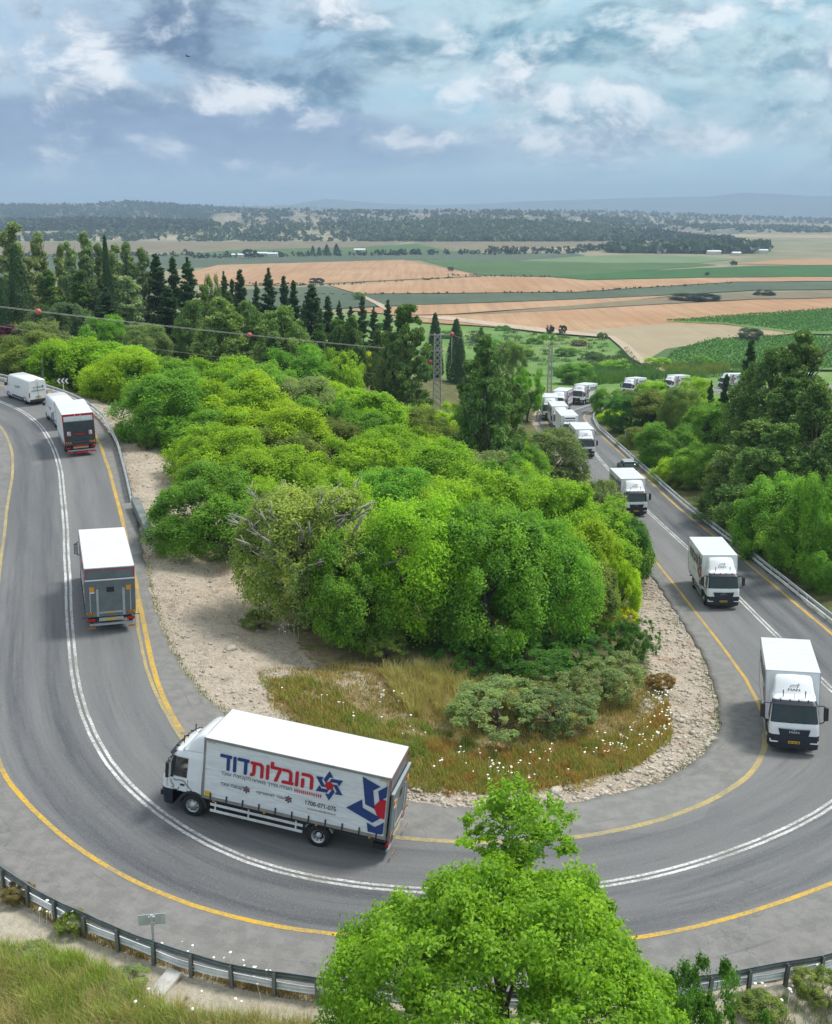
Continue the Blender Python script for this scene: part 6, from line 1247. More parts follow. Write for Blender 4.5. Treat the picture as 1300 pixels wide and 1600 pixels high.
# ------------------------------------------------------------------ guardrails
def wbeam_profile(): return [(x, z * .8) for x, z in [(.0, -.155), (.035, -.13), (.075, -.10), (.075, -.055), (.012, -.02), (.012, .02), (.075, .055), (.075, .10), (.035, .13), (.0, .155)]]
POSTM = {}
def guardrail(label, pts, side, beams, post_h, spacing, seg, post_mat, dents=0.0):
    """pts (n,3) along the foot of the rail; side=+1: beams on the left of the direction of travel"""
    pts = np.asarray(pts); root = thing('guardrail', label, 'guardrail', tuple(pts[0])); o_ = pts[0]
    s = np.r_[0, np.cumsum(np.linalg.norm(np.diff(pts[:, :2], axis=0), axis=1))]; tot = s[-1]
    def at(q): return np.array([np.interp(q, s, pts[:, i]) for i in range(3)])
    def nrm(q): a, b = at(max(0, q - .5)), at(min(tot, q + .5)); t = (b - a)[:2]; t /= np.linalg.norm(t); return np.array([-t[1], t[0], 0]) * side, t
    pm = POSTM.setdefault((post_h, post_mat), (lambda m: m.box(-.055, .055, -.05, -.042, -.4, post_h).box(-.055, .055, .042, .05, -.4, post_h).box(-.006, .006, -.042, .042, -.4, post_h).mesh('post', MT[post_mat]))(MB()))
    for q in np.arange(.4, tot, spacing):
        nn, t = nrm(q); p = at(q) - o_; o = obj('post', pm, parent=root); o.location = p; o.rotation_euler = (random.uniform(-.03, .03), random.uniform(-.03, .03), math.atan2(t[1], t[0]))
    for zc, mat in beams:
        for a in np.arange(0, tot - .2, seg):
            b = min(tot, a + seg + .06); qs = np.linspace(a, b, max(2, int((b - a) / .5) + 1)); rows = []
            for q in qs:
                nn, t = nrm(q); dn = dents * math.sin(q * 1.7 + zc * 9) * .6 + dents * math.sin(q * .61); rows.append([tuple(at(q) - o_ + nn * (.06 + x + dn + .002 * (int(a / seg) % 2)) + np.array([0, 0, zc + z + dn * .5])) for x, z in wbeam_profile()])
            m = MB(); m.grid(rows, smooth=False); m.build('beam', MT[mat], root)
    return root
def rail_pts(s0, s1, dfun, step=1.0):
    q = np.arange(s0, s1, step); P = rpt(q, dfun(q)); P[:, 2] = np.maximum(hgt(P[:, 0], P[:, 1]), P[:, 2] - .15); return P
d1 = lambda q: np.interp(q, [70, 80, 87, 90, 92, 95, 97, 105, 107, 109, 114, 122], [-6.6, -6.7, -6.5, -6.2, -6.0, -5.95, -6.0, -6.25, -6.5, -6.8, -6.9, -6.4])
guardrail('weathered two-tier guardrail round the outside of the near bend, seen from behind', rail_pts(72, 122, d1), 1, ((.70, 'steeld'), (.36, 'steelw')), .80, 1.33, 4.0, 'steeld', .025)  # lower beam's paler steel carries skylight in its colour
d2 = lambda q: np.interp(q, [-44, 0, 7, 17, 22, 28, 38, 49], [4.9, 5.5, 5.95, 5.8, 5.75, 5.4, 4.95, 4.75])
g2 = guardrail('galvanised guardrail at the inner edge of the upper left bend, beside the vans', rail_pts(-44, 49, d2), -1, ((.70, 'steel'), (.34, 'steelw')), .75, 2.0, 4.0, 'steel')
d3 = lambda q: np.interp(q, [120, 145, 160, 200, 216, 234, 246, 252], [-4.5, -4.45, -4.35, -4.25, -4.0, -3.9, -4.3, -4.6])
guardrail('long galvanised two-tier guardrail along the right side of the descending road', rail_pts(118, 252, d3), 1, ((.72, 'steel'), (.32, 'steelw')), .78, 2.0, 4.0, 'steel')
d4 = lambda q: q * 0 + 5.0
guardrail('grey guardrail round the far bend, beside the leftmost far lorry', rail_pts(242, 276, lambda q: q * 0 + 4.9), -1, ((.60, 'steel'),), .75, 2.0, 4.0, 'steel')
# crash cushion at the end of the left guardrail
a, b = rpt(49.2, 4.85), rpt(56.0, 5.25); f = Vector(b - a); yaw = math.atan2(-f.x, f.y)
t = thing('crash_cushion', 'dark grey crash cushion with striped nose at the end of the left guardrail', 'crash cushion', tuple(a)); t.rotation_euler = (math.atan2(f.z, math.hypot(f.x, f.y)), 0, yaw); L_ = f.length
for k in range(4): m = MB(); m.bbox(-.27, .27, k * L_ / 4 + .02, (k + 1) * L_ / 4 + .05, .12, .80 - .012 * k, .03, 1); m.build('panel', MT['steeld'], t)
m = MB(); m.prism([(-.27, L_), (.27, L_), (.22, L_ + .16), (-.22, L_ + .16)], 'z', .12, .78); ns = m.build('nose', MT['dark'], t); m = MB()
for k in range(4): z = .16 + k * .16; m.add([(-.22, L_ + .165, z), (-.22, L_ + .165, z + .07), (0, L_ + .165, z + .13), (.22, L_ + .165, z + .07), (.22, L_ + .165, z), (0, L_ + .165, z + .06)], [(0, 1, 2, 5), (5, 2, 3, 4)])
m.build('stripe', MT['whitep'], ns); m = MB(); m.box(-.2, .2, .2, L_ - .2, -.1, .14); m.build('base', MT['chassis'], t)
# ------------------------------------------------------------------ signs and poles
P = ground_at(243, 1506); t = thing('road_sign', 'small grey sign board on a post, seen from behind, at the near guardrail', 'sign', tuple(P)); t.rotation_euler = (0, 0, R(8))
m = MB(); m.bbox(-.04, .04, -.03, .03, -.3, 1.66, .008, 1); m.build('post', MT['steel'], t); m = MB(); m.bbox(-.41, .41, .03, .055, 1.28, 1.66, .01, 1); sb = m.build('sign_board', MT['steel'], t)
m = MB()
for z in (1.36, 1.57): m.box(-.10, .10, -.036, .03, z, z + .04)
m.build('clamp', MT['steel'], t)
P = ground_at(100, 614); t = thing('arrow_sign', 'chevron arrow sign pointing left above the guardrail of the upper bend', 'sign', (P[0], P[1], P[2])); m = MB(); m.bbox(-.04, .04, -.03, .03, -.2, 1.5, .008, 1); m.build('post', MT['steelw'], t)
m = MB(); m.bbox(-.66, .66, -.06, -.03, 1.0, 1.62, .01, 1); bd = m.build('sign_board', MT['black'], t); m = MB()
for k in range(3): x = -.62 + k * .42; m.add([(x, -.066, 1.31), (x + .22, -.066, 1.58), (x + .42, -.066, 1.58), (x + .2, -.066, 1.31), (x + .42, -.066, 1.04), (x + .22, -.066, 1.04)], [(0, 3, 2, 1), (0, 5, 4, 3)])
m.build('chevron', MT['whitep'], bd)
P = ground_at(69, 603); m = MB(); m.tube([(0, 0, -.4), (.01, 0, 1.4), (0, 0, 2.9)], [.16, .145, .13], 8); o = m.build('roadside_pole', MT['wood'], loc=tuple(P)); tag(o, 'thick weathered wooden pole behind the white van', 'pole')
P = ground_at(976, 700); m = MB(); m.tube([(0, 0, -.4), (0, 0, 2.3)], .05, 6); m.box(-.1, .1, -.1, .1, 2.3, 2.5); o = m.build('marker_post', MT['wood'], loc=tuple(P)); tag(o, 'thin post at the foot of the trees beside the right guardrail', 'post')
P = ground_at(1058, 978); m = MB(); m.tube([(0, 0, -.3), (0, 0, .75)], .045, 6); o = m.build('marker_post', MT['concrete'], loc=tuple(P)); tag(o, 'short pale stake at the edge of the stony slope', 'post')
P = ground_at(258, 1540); m = MB(); m.bbox(-.26, .26, -.5, .5, -.06, .08, .03); o = m.build('concrete_slab', MT['concrete'], loc=(P[0], P[1], P[2] + .03)); o.rotation_euler = (R(10), 0, R(-28)); tag(o, 'whitish concrete slab lying on the sand below the sign', 'slab')
# ------------------------------------------------------------------ power line
def lattice(root, h, wb, wt, n):
    m = MB(); c = [(-1, -1), (1, -1), (1, 1), (-1, 1)]; hw = lambda z: wb + (wt - wb) * z / h
    for sx, sy in c: m.tube([(sx * hw(-.3), sy * hw(-.3), -.3), (sx * hw(h), sy * hw(h), h)], .09, 4, smooth=False)
    m.build('leg', MT['pylon'], root); m = MB(); zs = np.linspace(0, h, n + 1)
    for i in range(n):
        z0, z1 = zs[i], zs[i + 1]
        for k in range(4):
            a, b = c[k], c[(k + 1) % 4]; m.tube([(a[0] * hw(z0), a[1] * hw(z0), z0), (b[0] * hw(z1), b[1] * hw(z1), z1)], .045, 3, smooth=False); m.tube([(b[0] * hw(z0), b[1] * hw(z0), z0), (a[0] * hw(z1), a[1] * hw(z1), z1)], .045, 3, smooth=False)
    m.build('bracing', MT['pylon'], root)
py, px = 148.0, vpt(683, 640)[0] / vpt(683, 640)[1] * 148.0; pz = float(hgt(px, py)[0])
def zat(v, Dd): dr = pray(650, v); return CZ + dr[2] / dr[1] * Dd
ztop = zat(521, py); t = thing('lattice_pylon', 'steel lattice pylon with a long crossarm among the trees, carrying the power line', 'pylon', (px, py, pz)); lattice(t, ztop - pz, .6, .42, 13)
zarm = zat(548, py) - pz; m = MB(); m.box(-3.6, .9, -.1, .1, zarm - .12, zarm + .12); m.build('crossarm', MT['pylon'], t); zl = zat(593, py) - pz; m = MB(); m.box(-3.0, .8, -.08, .08, zl - .1, zl + .1)
for x in (-2.8, -2.3, -1.8): m.tube([(x, -.05, zl + .1), (x + .2, -.05, zl + .9)], .06, 5)
m.build('switch_arm', MT['pylon'], t); zt_ = zat(523, py) - pz; m = MB(); m.box(-1.2, 2.2, -.06, .06, zt_ - .08, zt_ + .05); m.tube([(2.05, 0, zt_), (2.05, 0, zt_ - 4.2)], .05, 5); m.build('top_arm', MT['pylon'], t)
m = MB()
for x in (-3.4, -2.9, -1.6): m.tube([(x, 0, zarm), (x, 0, zarm - .9)], .07, 6)
m.build('insulator', MT['rim'], t)
q = ground_at(858, 616); t2 = thing('lattice_pylon', 'slim lattice pylon beyond the far bend of the road', 'pylon', tuple(q)); hh = zat(540, q[1]) - q[2]; lattice(t2, hh, .42, .3, 11); m = MB(); m.box(-2.0, 2.0, -.08, .08, hh - .3, hh - .12); m.build('crossarm', MT['pylon'], t2)
def wire(label, A, B, sag, r=.02, pair=0.0):
    A, B = Vector(A), Vector(B); m = MB(); n = Vector((0, 0, 1)).cross(B - A).normalized()
    for k in ((-.5, .5) if pair else (0,)):
        pts = [A.lerp(B, i / 24) + n * pair * k + Vector((0, 0, -sag * 4 * (i / 24) * (1 - i / 24) + k * pair * .35)) for i in range(25)]; m.tube(pts, r, 4)
    o = m.build('power_cable', MT['pylon'], fixn=False); tag(o, label, 'cable'); return lambda f: A.lerp(B, f) + Vector((0, 0, -sag * 4 * f * (1 - f)))
Lx = 108.0; dl = pray(-60, 472); A = (dl[0] / dl[1] * Lx, Lx, CZ + dl[2] / dl[1] * Lx)
w1 = wire('upper pair of power cables running from the left edge to the pylon crossarm', A, (px - 3.3, py, pz + zarm), .25, .019, .26)
dl = pray(-60, 500); A2 = (dl[0] / dl[1] * (Lx + 1), Lx + 1, CZ + dl[2] / dl[1] * (Lx + 1)); w2 = wire('lower thin power cable running from the left edge to the pylon', A2, (px - 2.6, py, pz + zl + .3), .6, .014)
wire('thin cable from the pylon top to the slim pylon by the far bend', (px + 2.05, py, pz + zt_), (q[0] - 1.8, q[1], q[2] + hh - .2), 1.2, .02)
def ball(pos, r, label):
    m = MB(); rows = [[(r * math.cos(a) * math.sin(b), r * math.sin(a) * math.sin(b), r * math.cos(b)) for a in np.linspace(0, 2 * math.pi, 15)[:-1]] for b in np.linspace(.02, math.pi - .02, 9)]; m.grid(rows, closed=True); o = m.build('marker_ball', MT['marker'], loc=tuple(pos)); tag(o, label, 'marker ball', 'red marker balls on the power line')
def ball_on(wf, u, r, lb):
    best = min(np.linspace(0, 1, 400), key=lambda f_: abs((lambda p: 650 + F_PX * p.x / (p.y * math.cos(PITCH) - (p.z - CZ) * math.sin(PITCH)))(wf(f_)) - u)); ball(wf(best) + Vector((0, 0, -.02)), r, lb)
ball_on(w1, 60, .33, 'red marker ball on the cables near the left edge'); ball_on(w1, 390, .33, 'red marker ball on the cables in front of the conifers'); ball((px - 1.0, py - .1, pz + zarm - 1.6), .32, 'red marker ball hanging under the pylon crossarm'); ball((px + 2.05, py - .1, pz + zt_ + .1), .32, 'red marker ball at the top arm of the pylon')
# ------------------------------------------------------------------ stones
def stone_proto(seed):
    r_ = np.random.default_rng(seed); bm = bmesh.new(); bmesh.ops.create_icosphere(bm, subdivisions=1, radius=1); V = np.array([v.co[:] for v in bm.verts]) * r_.uniform(.7, 1.15, (len(bm.verts), 1)); Fq = np.array([[v.index for v in f_.verts] for f_ in bm.faces]); bm.free(); return V * np.array([1, .8, .55]), Fq
SP = [stone_proto(i) for i in range(6)]
def stones(label, P, size, mat):
    Vs, Fs, o_ = [], [], 0
    for i, (p, s_) in enumerate(zip(P, size)):
        V, Fq = SP[i % 6]; a = rng.uniform(0, 6.28); c, s2 = math.cos(a), math.sin(a); W3 = V @ np.array([[c, s2, 0], [-s2, c, 0], [0, 0, 1]]) * s_ + p; Vs.append(W3); Fs.append(Fq + o_); o_ += len(V)
    return obj(label, npmesh(label, np.vstack(Vs), np.vstack(Fs), mat), kind='stuff')
def stonemat():
    m = bpy.data.materials.new('limestone'); m.use_nodes = True; gg = G(m.node_tree); b = m.node_tree.nodes['Principled BSDF']; n1_ = gg.noise(gg.pos(), 2.2, 5, .6); n2_ = gg.noise(gg.pos(), 11, 4, .6)
    c_ = gg.mix(gg.ss(n1_, .35, .65), (.36, .30, .23), (.60, .55, .47)); c_ = gg.mix(gg.ss(n2_, .55, .75, 0, .6), c_, (.26, .21, .16)); gg.put(b.inputs['Base Color'], c_); b.inputs['Roughness'].default_value = .95; return m
MT['stone'] = stonemat()
sq = np.r_[rng.uniform(18, 84, 3800), rng.uniform(84, 112, 1300), rng.uniform(112, 160, 4200)]; gwid = np.interp(sq, [18, 35, 66, 80, 84, 104, 112, 118, 133, 150, 160], [3, 7, 7, 5, 2.0, 1.3, 2.4, 3.8, 4.2, 3.4, 1.5]); dq = tab(T_iE, sq) + .12 + gwid * rng.uniform(0, 1, len(sq)) ** 1.5
Pq = rpt(sq, dq); Pq[:, 2] = hgt(Pq[:, 0], Pq[:, 1]); szq = .025 + .10 * rng.uniform(0, 1, len(sq)) ** 5 + .025 * rng.uniform(0, 1, len(sq)); szq = szq * np.interp(sq, [18, 84, 112, 160], [.85, .9, 1.35, 1.3]); Pq[:, 2] += szq * .2
stones('gravel', Pq, szq, MT['stone'])
so2 = rng.uniform(84, 120, 1500); do2 = tab(T_oE, so2) - 1.0 - 5 * rng.uniform(0, 1, 1500) ** 1.3; Po = rpt(so2, do2); Po[:, 2] = hgt(Po[:, 0], Po[:, 1]); stones('gravel', Po, .02 + .07 * rng.uniform(0, 1, 1500) ** 4, MT['stone'])
for u, v, s_, lb in [(359, 1016, .42, 'flat pale stone lying alone on the gravel left of the thicket'), (868, 1240, .38, 'long pale stone at the foot of the stony slope, beside the inner lane'), (1112, 1158, .3, 'pale boulder at the outer tip of the stony slope'), (1085, 1190, .26, 'pale boulder near the tip of the stony slope, left of the larger one'), (1062, 1130, .24, 'squarish pale stone halfway up the stony slope'), (596, 1088, .24, 'grey stone among the dry grass, with white flowers round it'), (424, 1092, .2, 'small pale stone between gravel and weeds, left of the dry grass')]:
    P = ground_at(u, v); V, Fq = SP[int(u) % 6]; o = obj('rock', npmesh('rock', V * s_ * np.array([1.2, 1, .8]), Fq, MT['stone']), loc=(P[0], P[1], P[2] + s_ * .12)); o.rotation_euler = (0, 0, u); tag(o, lb, 'rock')
# ------------------------------------------------------------------ grass, weeds, flowers, reeds
def blades(name, P, h_, wd, tint, col, lean=.35, nb=1, clumpr=0.0, kind='stuff', mat='blade'):
    """tapering bent blades standing on P"""
    n = len(P); a = rng.uniform(0, 6.28, n); dirx = np.stack([np.cos(a), np.sin(a), np.zeros(n)], -1); side = np.stack([-np.sin(a), np.cos(a), np.zeros(n)], -1); ln_ = (rng.uniform(.05, 1, n) * lean * h_)[:, None]; H3 = np.stack([np.zeros(n), np.zeros(n), h_], -1); w3 = (wd * rng.uniform(.7, 1.3, n))[:, None]
    mid = P + H3 * .55 + dirx * ln_ * .35; tip = P + H3 * (1 - .15 * lean) + dirx * ln_
    V = np.stack([P - side * w3 / 2 - np.array([0, 0, .05]), P + side * w3 / 2 - np.array([0, 0, .05]), mid + side * w3 * .38, mid - side * w3 * .38, tip], 1).reshape(-1, 3); k = np.arange(n) * 5
    Fq = np.vstack([np.stack([k, k + 1, k + 2], -1), np.stack([k, k + 2, k + 3], -1), np.stack([k + 3, k + 2, k + 4], -1)])
    o = obj(name, npmesh(name, V, Fq, MT[mat], False, {'tint': np.repeat(np.clip(tint, 0, 1), 5)}), kind=kind); o.color = tuple(col) + (1,); return o
def scatter_px(poly, n, clump=0, cr=.4):
    """points on the ground inside a polygon given in photograph coordinates"""
    C = np.array([ground_at(u, v)[:2] for u, v in poly]); lo, hi = C.min(0), C.max(0); out = []
    def inside(q):
        ins = np.zeros(len(q), bool); j = len(C) - 1
        for i in range(len(C)):
            a, b = C[i], C[j]; cond = ((a[1] > q[:, 1]) != (b[1] > q[:, 1])) & (q[:, 0] < (b[0] - a[0]) * (q[:, 1] - a[1]) / (b[1] - a[1] + 1e-12) + a[0]); ins ^= cond; j = i
        return ins
    while sum(len(a) for a in out) < n:
        if clump:
            c = rng.uniform(lo, hi, (max(8, n // clump), 2)); q = np.repeat(c, clump, 0) + rng.normal(0, cr, (len(c) * clump, 2)) * np.repeat(rng.uniform(.3, 1.2, len(c)), clump)[:, None]
        else: q = rng.uniform(lo, hi, (n, 2))
        q = q[inside(q)]
        if len(q) == 0: continue
        out.append(q)
    q = np.vstack(out)[:n]; return np.column_stack([q, hgt(q[:, 0], q[:, 1])])
P = scatter_px([(410, 1075), (520, 1040), (640, 1060), (700, 1050), (760, 1075), (900, 1070), (1000, 1060), (1045, 1090), (1050, 1150), (1010, 1195), (900, 1240), (760, 1250), (640, 1235), (520, 1160), (420, 1110)], 26000, 60, .45)
blades('dry_grass', P, rng.uniform(.12, .42, len(P)), .022, rng.normal(.45, .2, len(P)), (0.47, 0.38, 0.14), .7)
P = scatter_px([(590, 1050), (700, 1040), (880, 1070), (860, 1105), (760, 1110), (640, 1120)], 12000, 90, .35); blades('dry_grass', P, rng.uniform(.45, .95, len(P)), .022, rng.normal(.5, .2, len(P)), (0.45, 0.42, 0.17), .75)
P = scatter_px([(400, 1070), (480, 1060), (640, 1160), (700, 1190), (1000, 1150), (1045, 1110), (1050, 1160), (980, 1210), (760, 1246), (650, 1235), (520, 1170)], 15000, 45, .4); blades('weeds', P, rng.uniform(.12, .40, len(P)), .035, rng.normal(.45, .2, len(P)), (0.33, 0.36, 0.09), .6)
P = scatter_px([(650, 1180), (800, 1205), (960, 1180), (1040, 1100), (1052, 1150), (1000, 1200), (870, 1235), (700, 1240)], 9000, 70, .4); blades('weeds', P, rng.uniform(.15, .45, len(P)), .03, rng.normal(.5, .2, len(P)), (0.40, 0.35, 0.11), .6)
P = scatter_px([(420, 1060), (500, 1080), (560, 1120), (520, 1140), (430, 1110)], 2500, 60, .3); blades('weeds', P, rng.uniform(.1, .28, len(P)), .03, rng.normal(.5, .2, len(P)), (0.40, 0.29, 0.11), .6)
P = scatter_px([(-160, 1440), (60, 1500), (140, 1525), (240, 1590), (420, 1605), (500, 1612), (505, 1700), (-160, 1700)], 38000, 80, .45); blades('long_grass', P, rng.uniform(.2, .62, len(P)), .016, rng.normal(.45, .22, len(P)), (0.29, 0.38, 0.09), .7)
P = scatter_px([(-40, 1510), (90, 1535), (240, 1600), (480, 1615), (480, 1700), (-40, 1700)], 16000, 60, .4); blades('long_grass', P, rng.uniform(.3, .95, len(P)), .013, rng.normal(.5, .2, len(P)), (0.46, 0.43, 0.2), .8)
P = scatter_px([(-20, 1490), (60, 1490), (140, 1515), (260, 1590), (330, 1620), (60, 1640)], 13000, 150, .3); blades('long_grass', P, rng.uniform(.3, .8, len(P)), .020, rng.normal(.45, .2, len(P)), (0.33, 0.46, 0.07), .6)
P = scatter_px([(0, 1395), (100, 1462), (220, 1503), (330, 1540), (440, 1566), (540, 1576), (540, 1560), (430, 1552), (320, 1526), (210, 1490), (100, 1448), (0, 1380)], 3600, 40, .22); blades('weeds', P, rng.uniform(.1, .35, len(P)), .018, rng.normal(.5, .2, len(P)), (0.320, 0.256, 0.120), .7)
P = scatter_px([(1120, 1580), (1300, 1540), (1330, 1640), (1120, 1640)], 2200, 60, .2); blades('weeds', P, rng.uniform(.08, .3, len(P)), .016, rng.normal(.5, .2, len(P)), (0.224, 0.272, 0.090), .7)
sv = np.r_[rng.uniform(112, 140, 900), rng.uniform(60, 84, 900)]; P = rpt(sv, tab(T_iE, sv) + rng.normal(.12, .12, len(sv))); P[:, 2] = hgt(P[:, 0], P[:, 1]); blades('weeds', P, rng.uniform(.06, .22, len(P)), .03, rng.normal(.4, .2, len(P)), (0.144, 0.224, 0.045), .8)
def flowers(name, P, h_, r, col):
    Vs, Fs, o_ = [], [], 0; n = 7
    for p, hh_, rr in zip(P, h_, r):
        c = p + np.array([rng.normal(0, .04), rng.normal(0, .04), hh_]); tl = rng.normal(0, .25, 2); a = np.arange(n) * 2 * math.pi / n
        rim = c + np.stack([np.cos(a) * rr, np.sin(a) * rr, (np.cos(a) * tl[0] + np.sin(a) * tl[1]) * rr + .01], -1); st = np.stack([p, p + [.008, 0, 0], c + [.008, 0, -.02], c + [0, 0, -.02]]); low = c - np.array([0, 0, rr * .5])
        Vs += [np.vstack([rim, c[None] + [0, 0, rr * .28], low[None]]), st]; Fs += [[o_ + k, o_ + (k + 1) % n, o_ + n] for k in range(n)] + [[o_ + (k + 1) % n, o_ + k, o_ + n + 1] for k in range(n)]; o_ += n + 2; Fs += [[o_, o_ + 1, o_ + 2], [o_, o_ + 2, o_ + 3]]; o_ += 4
    return obj(name, npmesh(name, np.vstack(Vs), np.array(Fs), col), kind='stuff')
MT['petal'] = pmat('white_petals', (1.248, 1.232, 1.050), .8)
P = np.vstack([scatter_px([(660, 1200), (760, 1180), (900, 1180), (1000, 1120), (1045, 1080), (1050, 1150), (990, 1200), (860, 1230), (690, 1235)], 130, 5, .5), scatter_px([(430, 985), (470, 985), (470, 1010), (440, 1010)], 9), scatter_px([(590, 1080), (640, 1080), (640, 1110), (590, 1110)], 8), scatter_px([(960, 1080), (1040, 1060), (1048, 1110), (1000, 1150)], 40, 6, .3), scatter_px([(420, 1080), (640, 1130), (700, 1200), (500, 1120)], 14)])
flowers('wild_flowers', P, rng.uniform(.25, .6, len(P)), rng.uniform(.03, .065, len(P)), MT['petal'])
P = np.vstack([scatter_px([(200, 1495), (340, 1535), (470, 1565), (470, 1555), (330, 1520), (200, 1480)], 22, 4, .25), scatter_px([(60, 1450), (120, 1465), (120, 1455), (60, 1435)], 6), scatter_px([(200, 1560), (420, 1560), (460, 1600), (200, 1600)], 8), scatter_px([(1170, 1550), (1290, 1540), (1290, 1590), (1180, 1590)], 14)]); flowers('wild_flowers', P, rng.uniform(.3, .8, len(P)), rng.uniform(.035, .06, len(P)), MT['petal'])
P = scatter_px([(400, 1050), (560, 1030), (720, 1050), (1000, 1055), (1048, 1090), (1052, 1150), (1000, 1200), (860, 1240), (700, 1250), (640, 1240), (520, 1165), (430, 1125)], 30000, 26, .3); blades('weeds', P, rng.uniform(.06, .26, len(P)), .03, rng.normal(.45, .25, len(P)), (.27, .25, .09), .8)
P = scatter_px([(640, 1150), (760, 1170), (900, 1160), (1000, 1140), (1045, 1100), (1050, 1150), (1000, 1198), (860, 1238), (700, 1248)], 9000, 110, .28); blades('weeds', P, rng.uniform(.15, .5, len(P)), .028, rng.normal(.5, .25, len(P)), (.44, .27, .09), .6)
P = scatter_px([(520, 1120), (640, 1130), (760, 1170), (900, 1170), (1000, 1150), (980, 1205), (860, 1235), (700, 1240)], 9000, 110, .28); blades('weeds', P, rng.uniform(.12, .42, len(P)), .03, rng.normal(.5, .25, len(P)), (.23, .34, .07), .6)
P = scatter_px([(-40, 1475), (60, 1490), (160, 1520), (300, 1590), (500, 1610), (500, 1700), (-40, 1700)], 12000, 90, .25); blades('long_grass', P, rng.uniform(.35, .85, len(P)), .012, rng.normal(.5, .25, len(P)), (.52, .46, .24), .8)
# reeds beyond the far road
def reeds(poly, n, hlo, hhi, col, name='reeds'): P = scatter_px(poly, n, 40, 1.2); blades(name, P, rng.uniform(hlo, hhi, n), .16, rng.normal(.45, .2, n), col, .55)
reeds([(870, 596), (905, 584), (990, 578), (1100, 572), (1200, 575), (1200, 590), (1130, 588), (1060, 592), (980, 598), (905, 604)], 12000, 1.4, 3.4, (.10, .21, .03)); reeds([(860, 580), (930, 572), (1010, 578), (1000, 588), (900, 592)], 5000, 1.2, 2.8, (.075, .165, .03))
reeds([(1030, 580), (1070, 576), (1140, 575), (1140, 582), (1050, 588)], 2600, 1.5, 3.0, (.27, .30, .03)); reeds([(800, 590), (980, 545), (1000, 570), (900, 590)], 4200, .6, 1.6, (.085, .15, .035), 'meadow_grass'); reeds([(700, 520), (860, 515), (960, 540), (1000, 565), (880, 580), (760, 570)], 7000, .4, 1.3, (.11, .18, .05), 'meadow_grass')
# vine rows
def vines(poly, rowdir, gap, n):
    C = np.array([vpt(u, v)[:2] for u, v in poly]); a = R(rowdir); e = np.array([math.cos(a), math.sin(a)]); f_ = np.array([-e[1], e[0]]); u_ = C @ f_; pts = []
    for w_ in np.arange(u_.min() + gap / 2, u_.max(), gap):
        xs = []
        for i in range(len(C)):
            p, q = C[i], C[(i + 1) % len(C)]; a1, b1 = p @ f_ - w_, q @ f_ - w_
            if a1 * b1 < 0: t_ = a1 / (a1 - b1); xs.append((p + (q - p) * t_) @ e)
        xs.sort()
        for k in range(0, len(xs) - 1, 2):
            for z in np.arange(xs[k], xs[k + 1], 1.1): pts.append(e * (z + rng.normal(0, .15)) + f_ * (w_ + rng.normal(0, .12)))
    pts = np.array(pts); print('vines', len(pts)); m_ = len(pts); r_ = np.random.default_rng(3); k = 5
    Cc = np.repeat(np.column_stack([pts, np.full(m_, VALLEY + .9)]), k, 0) + r_.normal(size=(m_ * k, 3)) * np.array([.4, .4, .35]); V, Q, t_ = leaves(Cc, unit(r_.normal(size=(m_ * k, 3)) + np.array([0, 0, .6])), .9, .7, r_.normal(.45, .2, m_ * k), r_)
    o = obj('vine_rows', npmesh('vine_rows', V, Q, MT['leaf'], False, {'tint': t_}), kind='stuff'); o.color = (.07, .20, .03, 1)
vines(vine_a[:3] + [(1560, 526), (1240, 519), (1130, 506)], 8, 3.0, 0); vines(vine_b, 8, 3.0, 0)
# ------------------------------------------------------------------ far woods: too many and too far to tell apart
def blob_wood(name, spots, col):
    r_ = np.random.default_rng(len(spots)); Cs, hs = [], []
    for p, h_, w_ in spots:
        k = 9; d_ = rdirs(r_, k); Cs.append(np.asarray(p) + np.array([0, 0, h_ * .52]) + d_ * np.array([w_ * .42, w_ * .42, h_ * .42])); hs.append(np.full(k, (h_ + w_) * .34))
    C3 = np.vstack(Cs); s_ = np.concatenate(hs); n = len(C3); V, Q, t_ = leaves(C3, unit(r_.normal(size=(n, 3)) * .7 + np.array([0, -.5, .5])), s_, s_ * .85, np.repeat(r_.normal(.42, .2, len(spots)), 9) + r_.normal(0, .08, n), r_)
    o = obj(name, npmesh(name, V, Q, MT['needle'], False, {'tint': t_}), kind='stuff'); o.color = tuple(col) + (1,)
def spots_ridge(key, n, ulo, uhi, tlo, thi, h0, h1, dens=None):
    out = []
    while len(out) < n:
        u, t_ = rng.uniform(ulo, uhi), rng.uniform(tlo, thi)
        if dens is not None and rng.uniform() > dens(u, t_): continue
        out.append((on_ridge(key, u, t_), rng.uniform(h0, h1), rng.uniform(h0, h1) * .95))
    return out
nz = lambda u, t_: .5 + .5 * math.sin(u * .045 + 1.3 * math.sin(t_ * 7 + u * .011)) * math.cos(u * .021 + t_ * 5)
blob_wood('far_woods', spots_ridge('wood', 2000, 560, 1000, .0, .8, 9, 15, lambda u, t_: 1 if 650 < u < 950 else .3), (.08, .13, .07))
blob_wood('far_woods', spots_ridge('wood', 1100, -60, 640, .0, 1.0, 6, 12, lambda u, t_: max(.12, nz(u, t_))), (.06, .09, .04)); blob_wood('far_woods', spots_ridge('wood', 900, -60, 330, .55, 1.0, 10, 15), (.05, .075, .042)); blob_wood('far_woods', spots_ridge('wood', 500, 960, 1150, .0, .9, 8, 12), (.026, .05, .022))
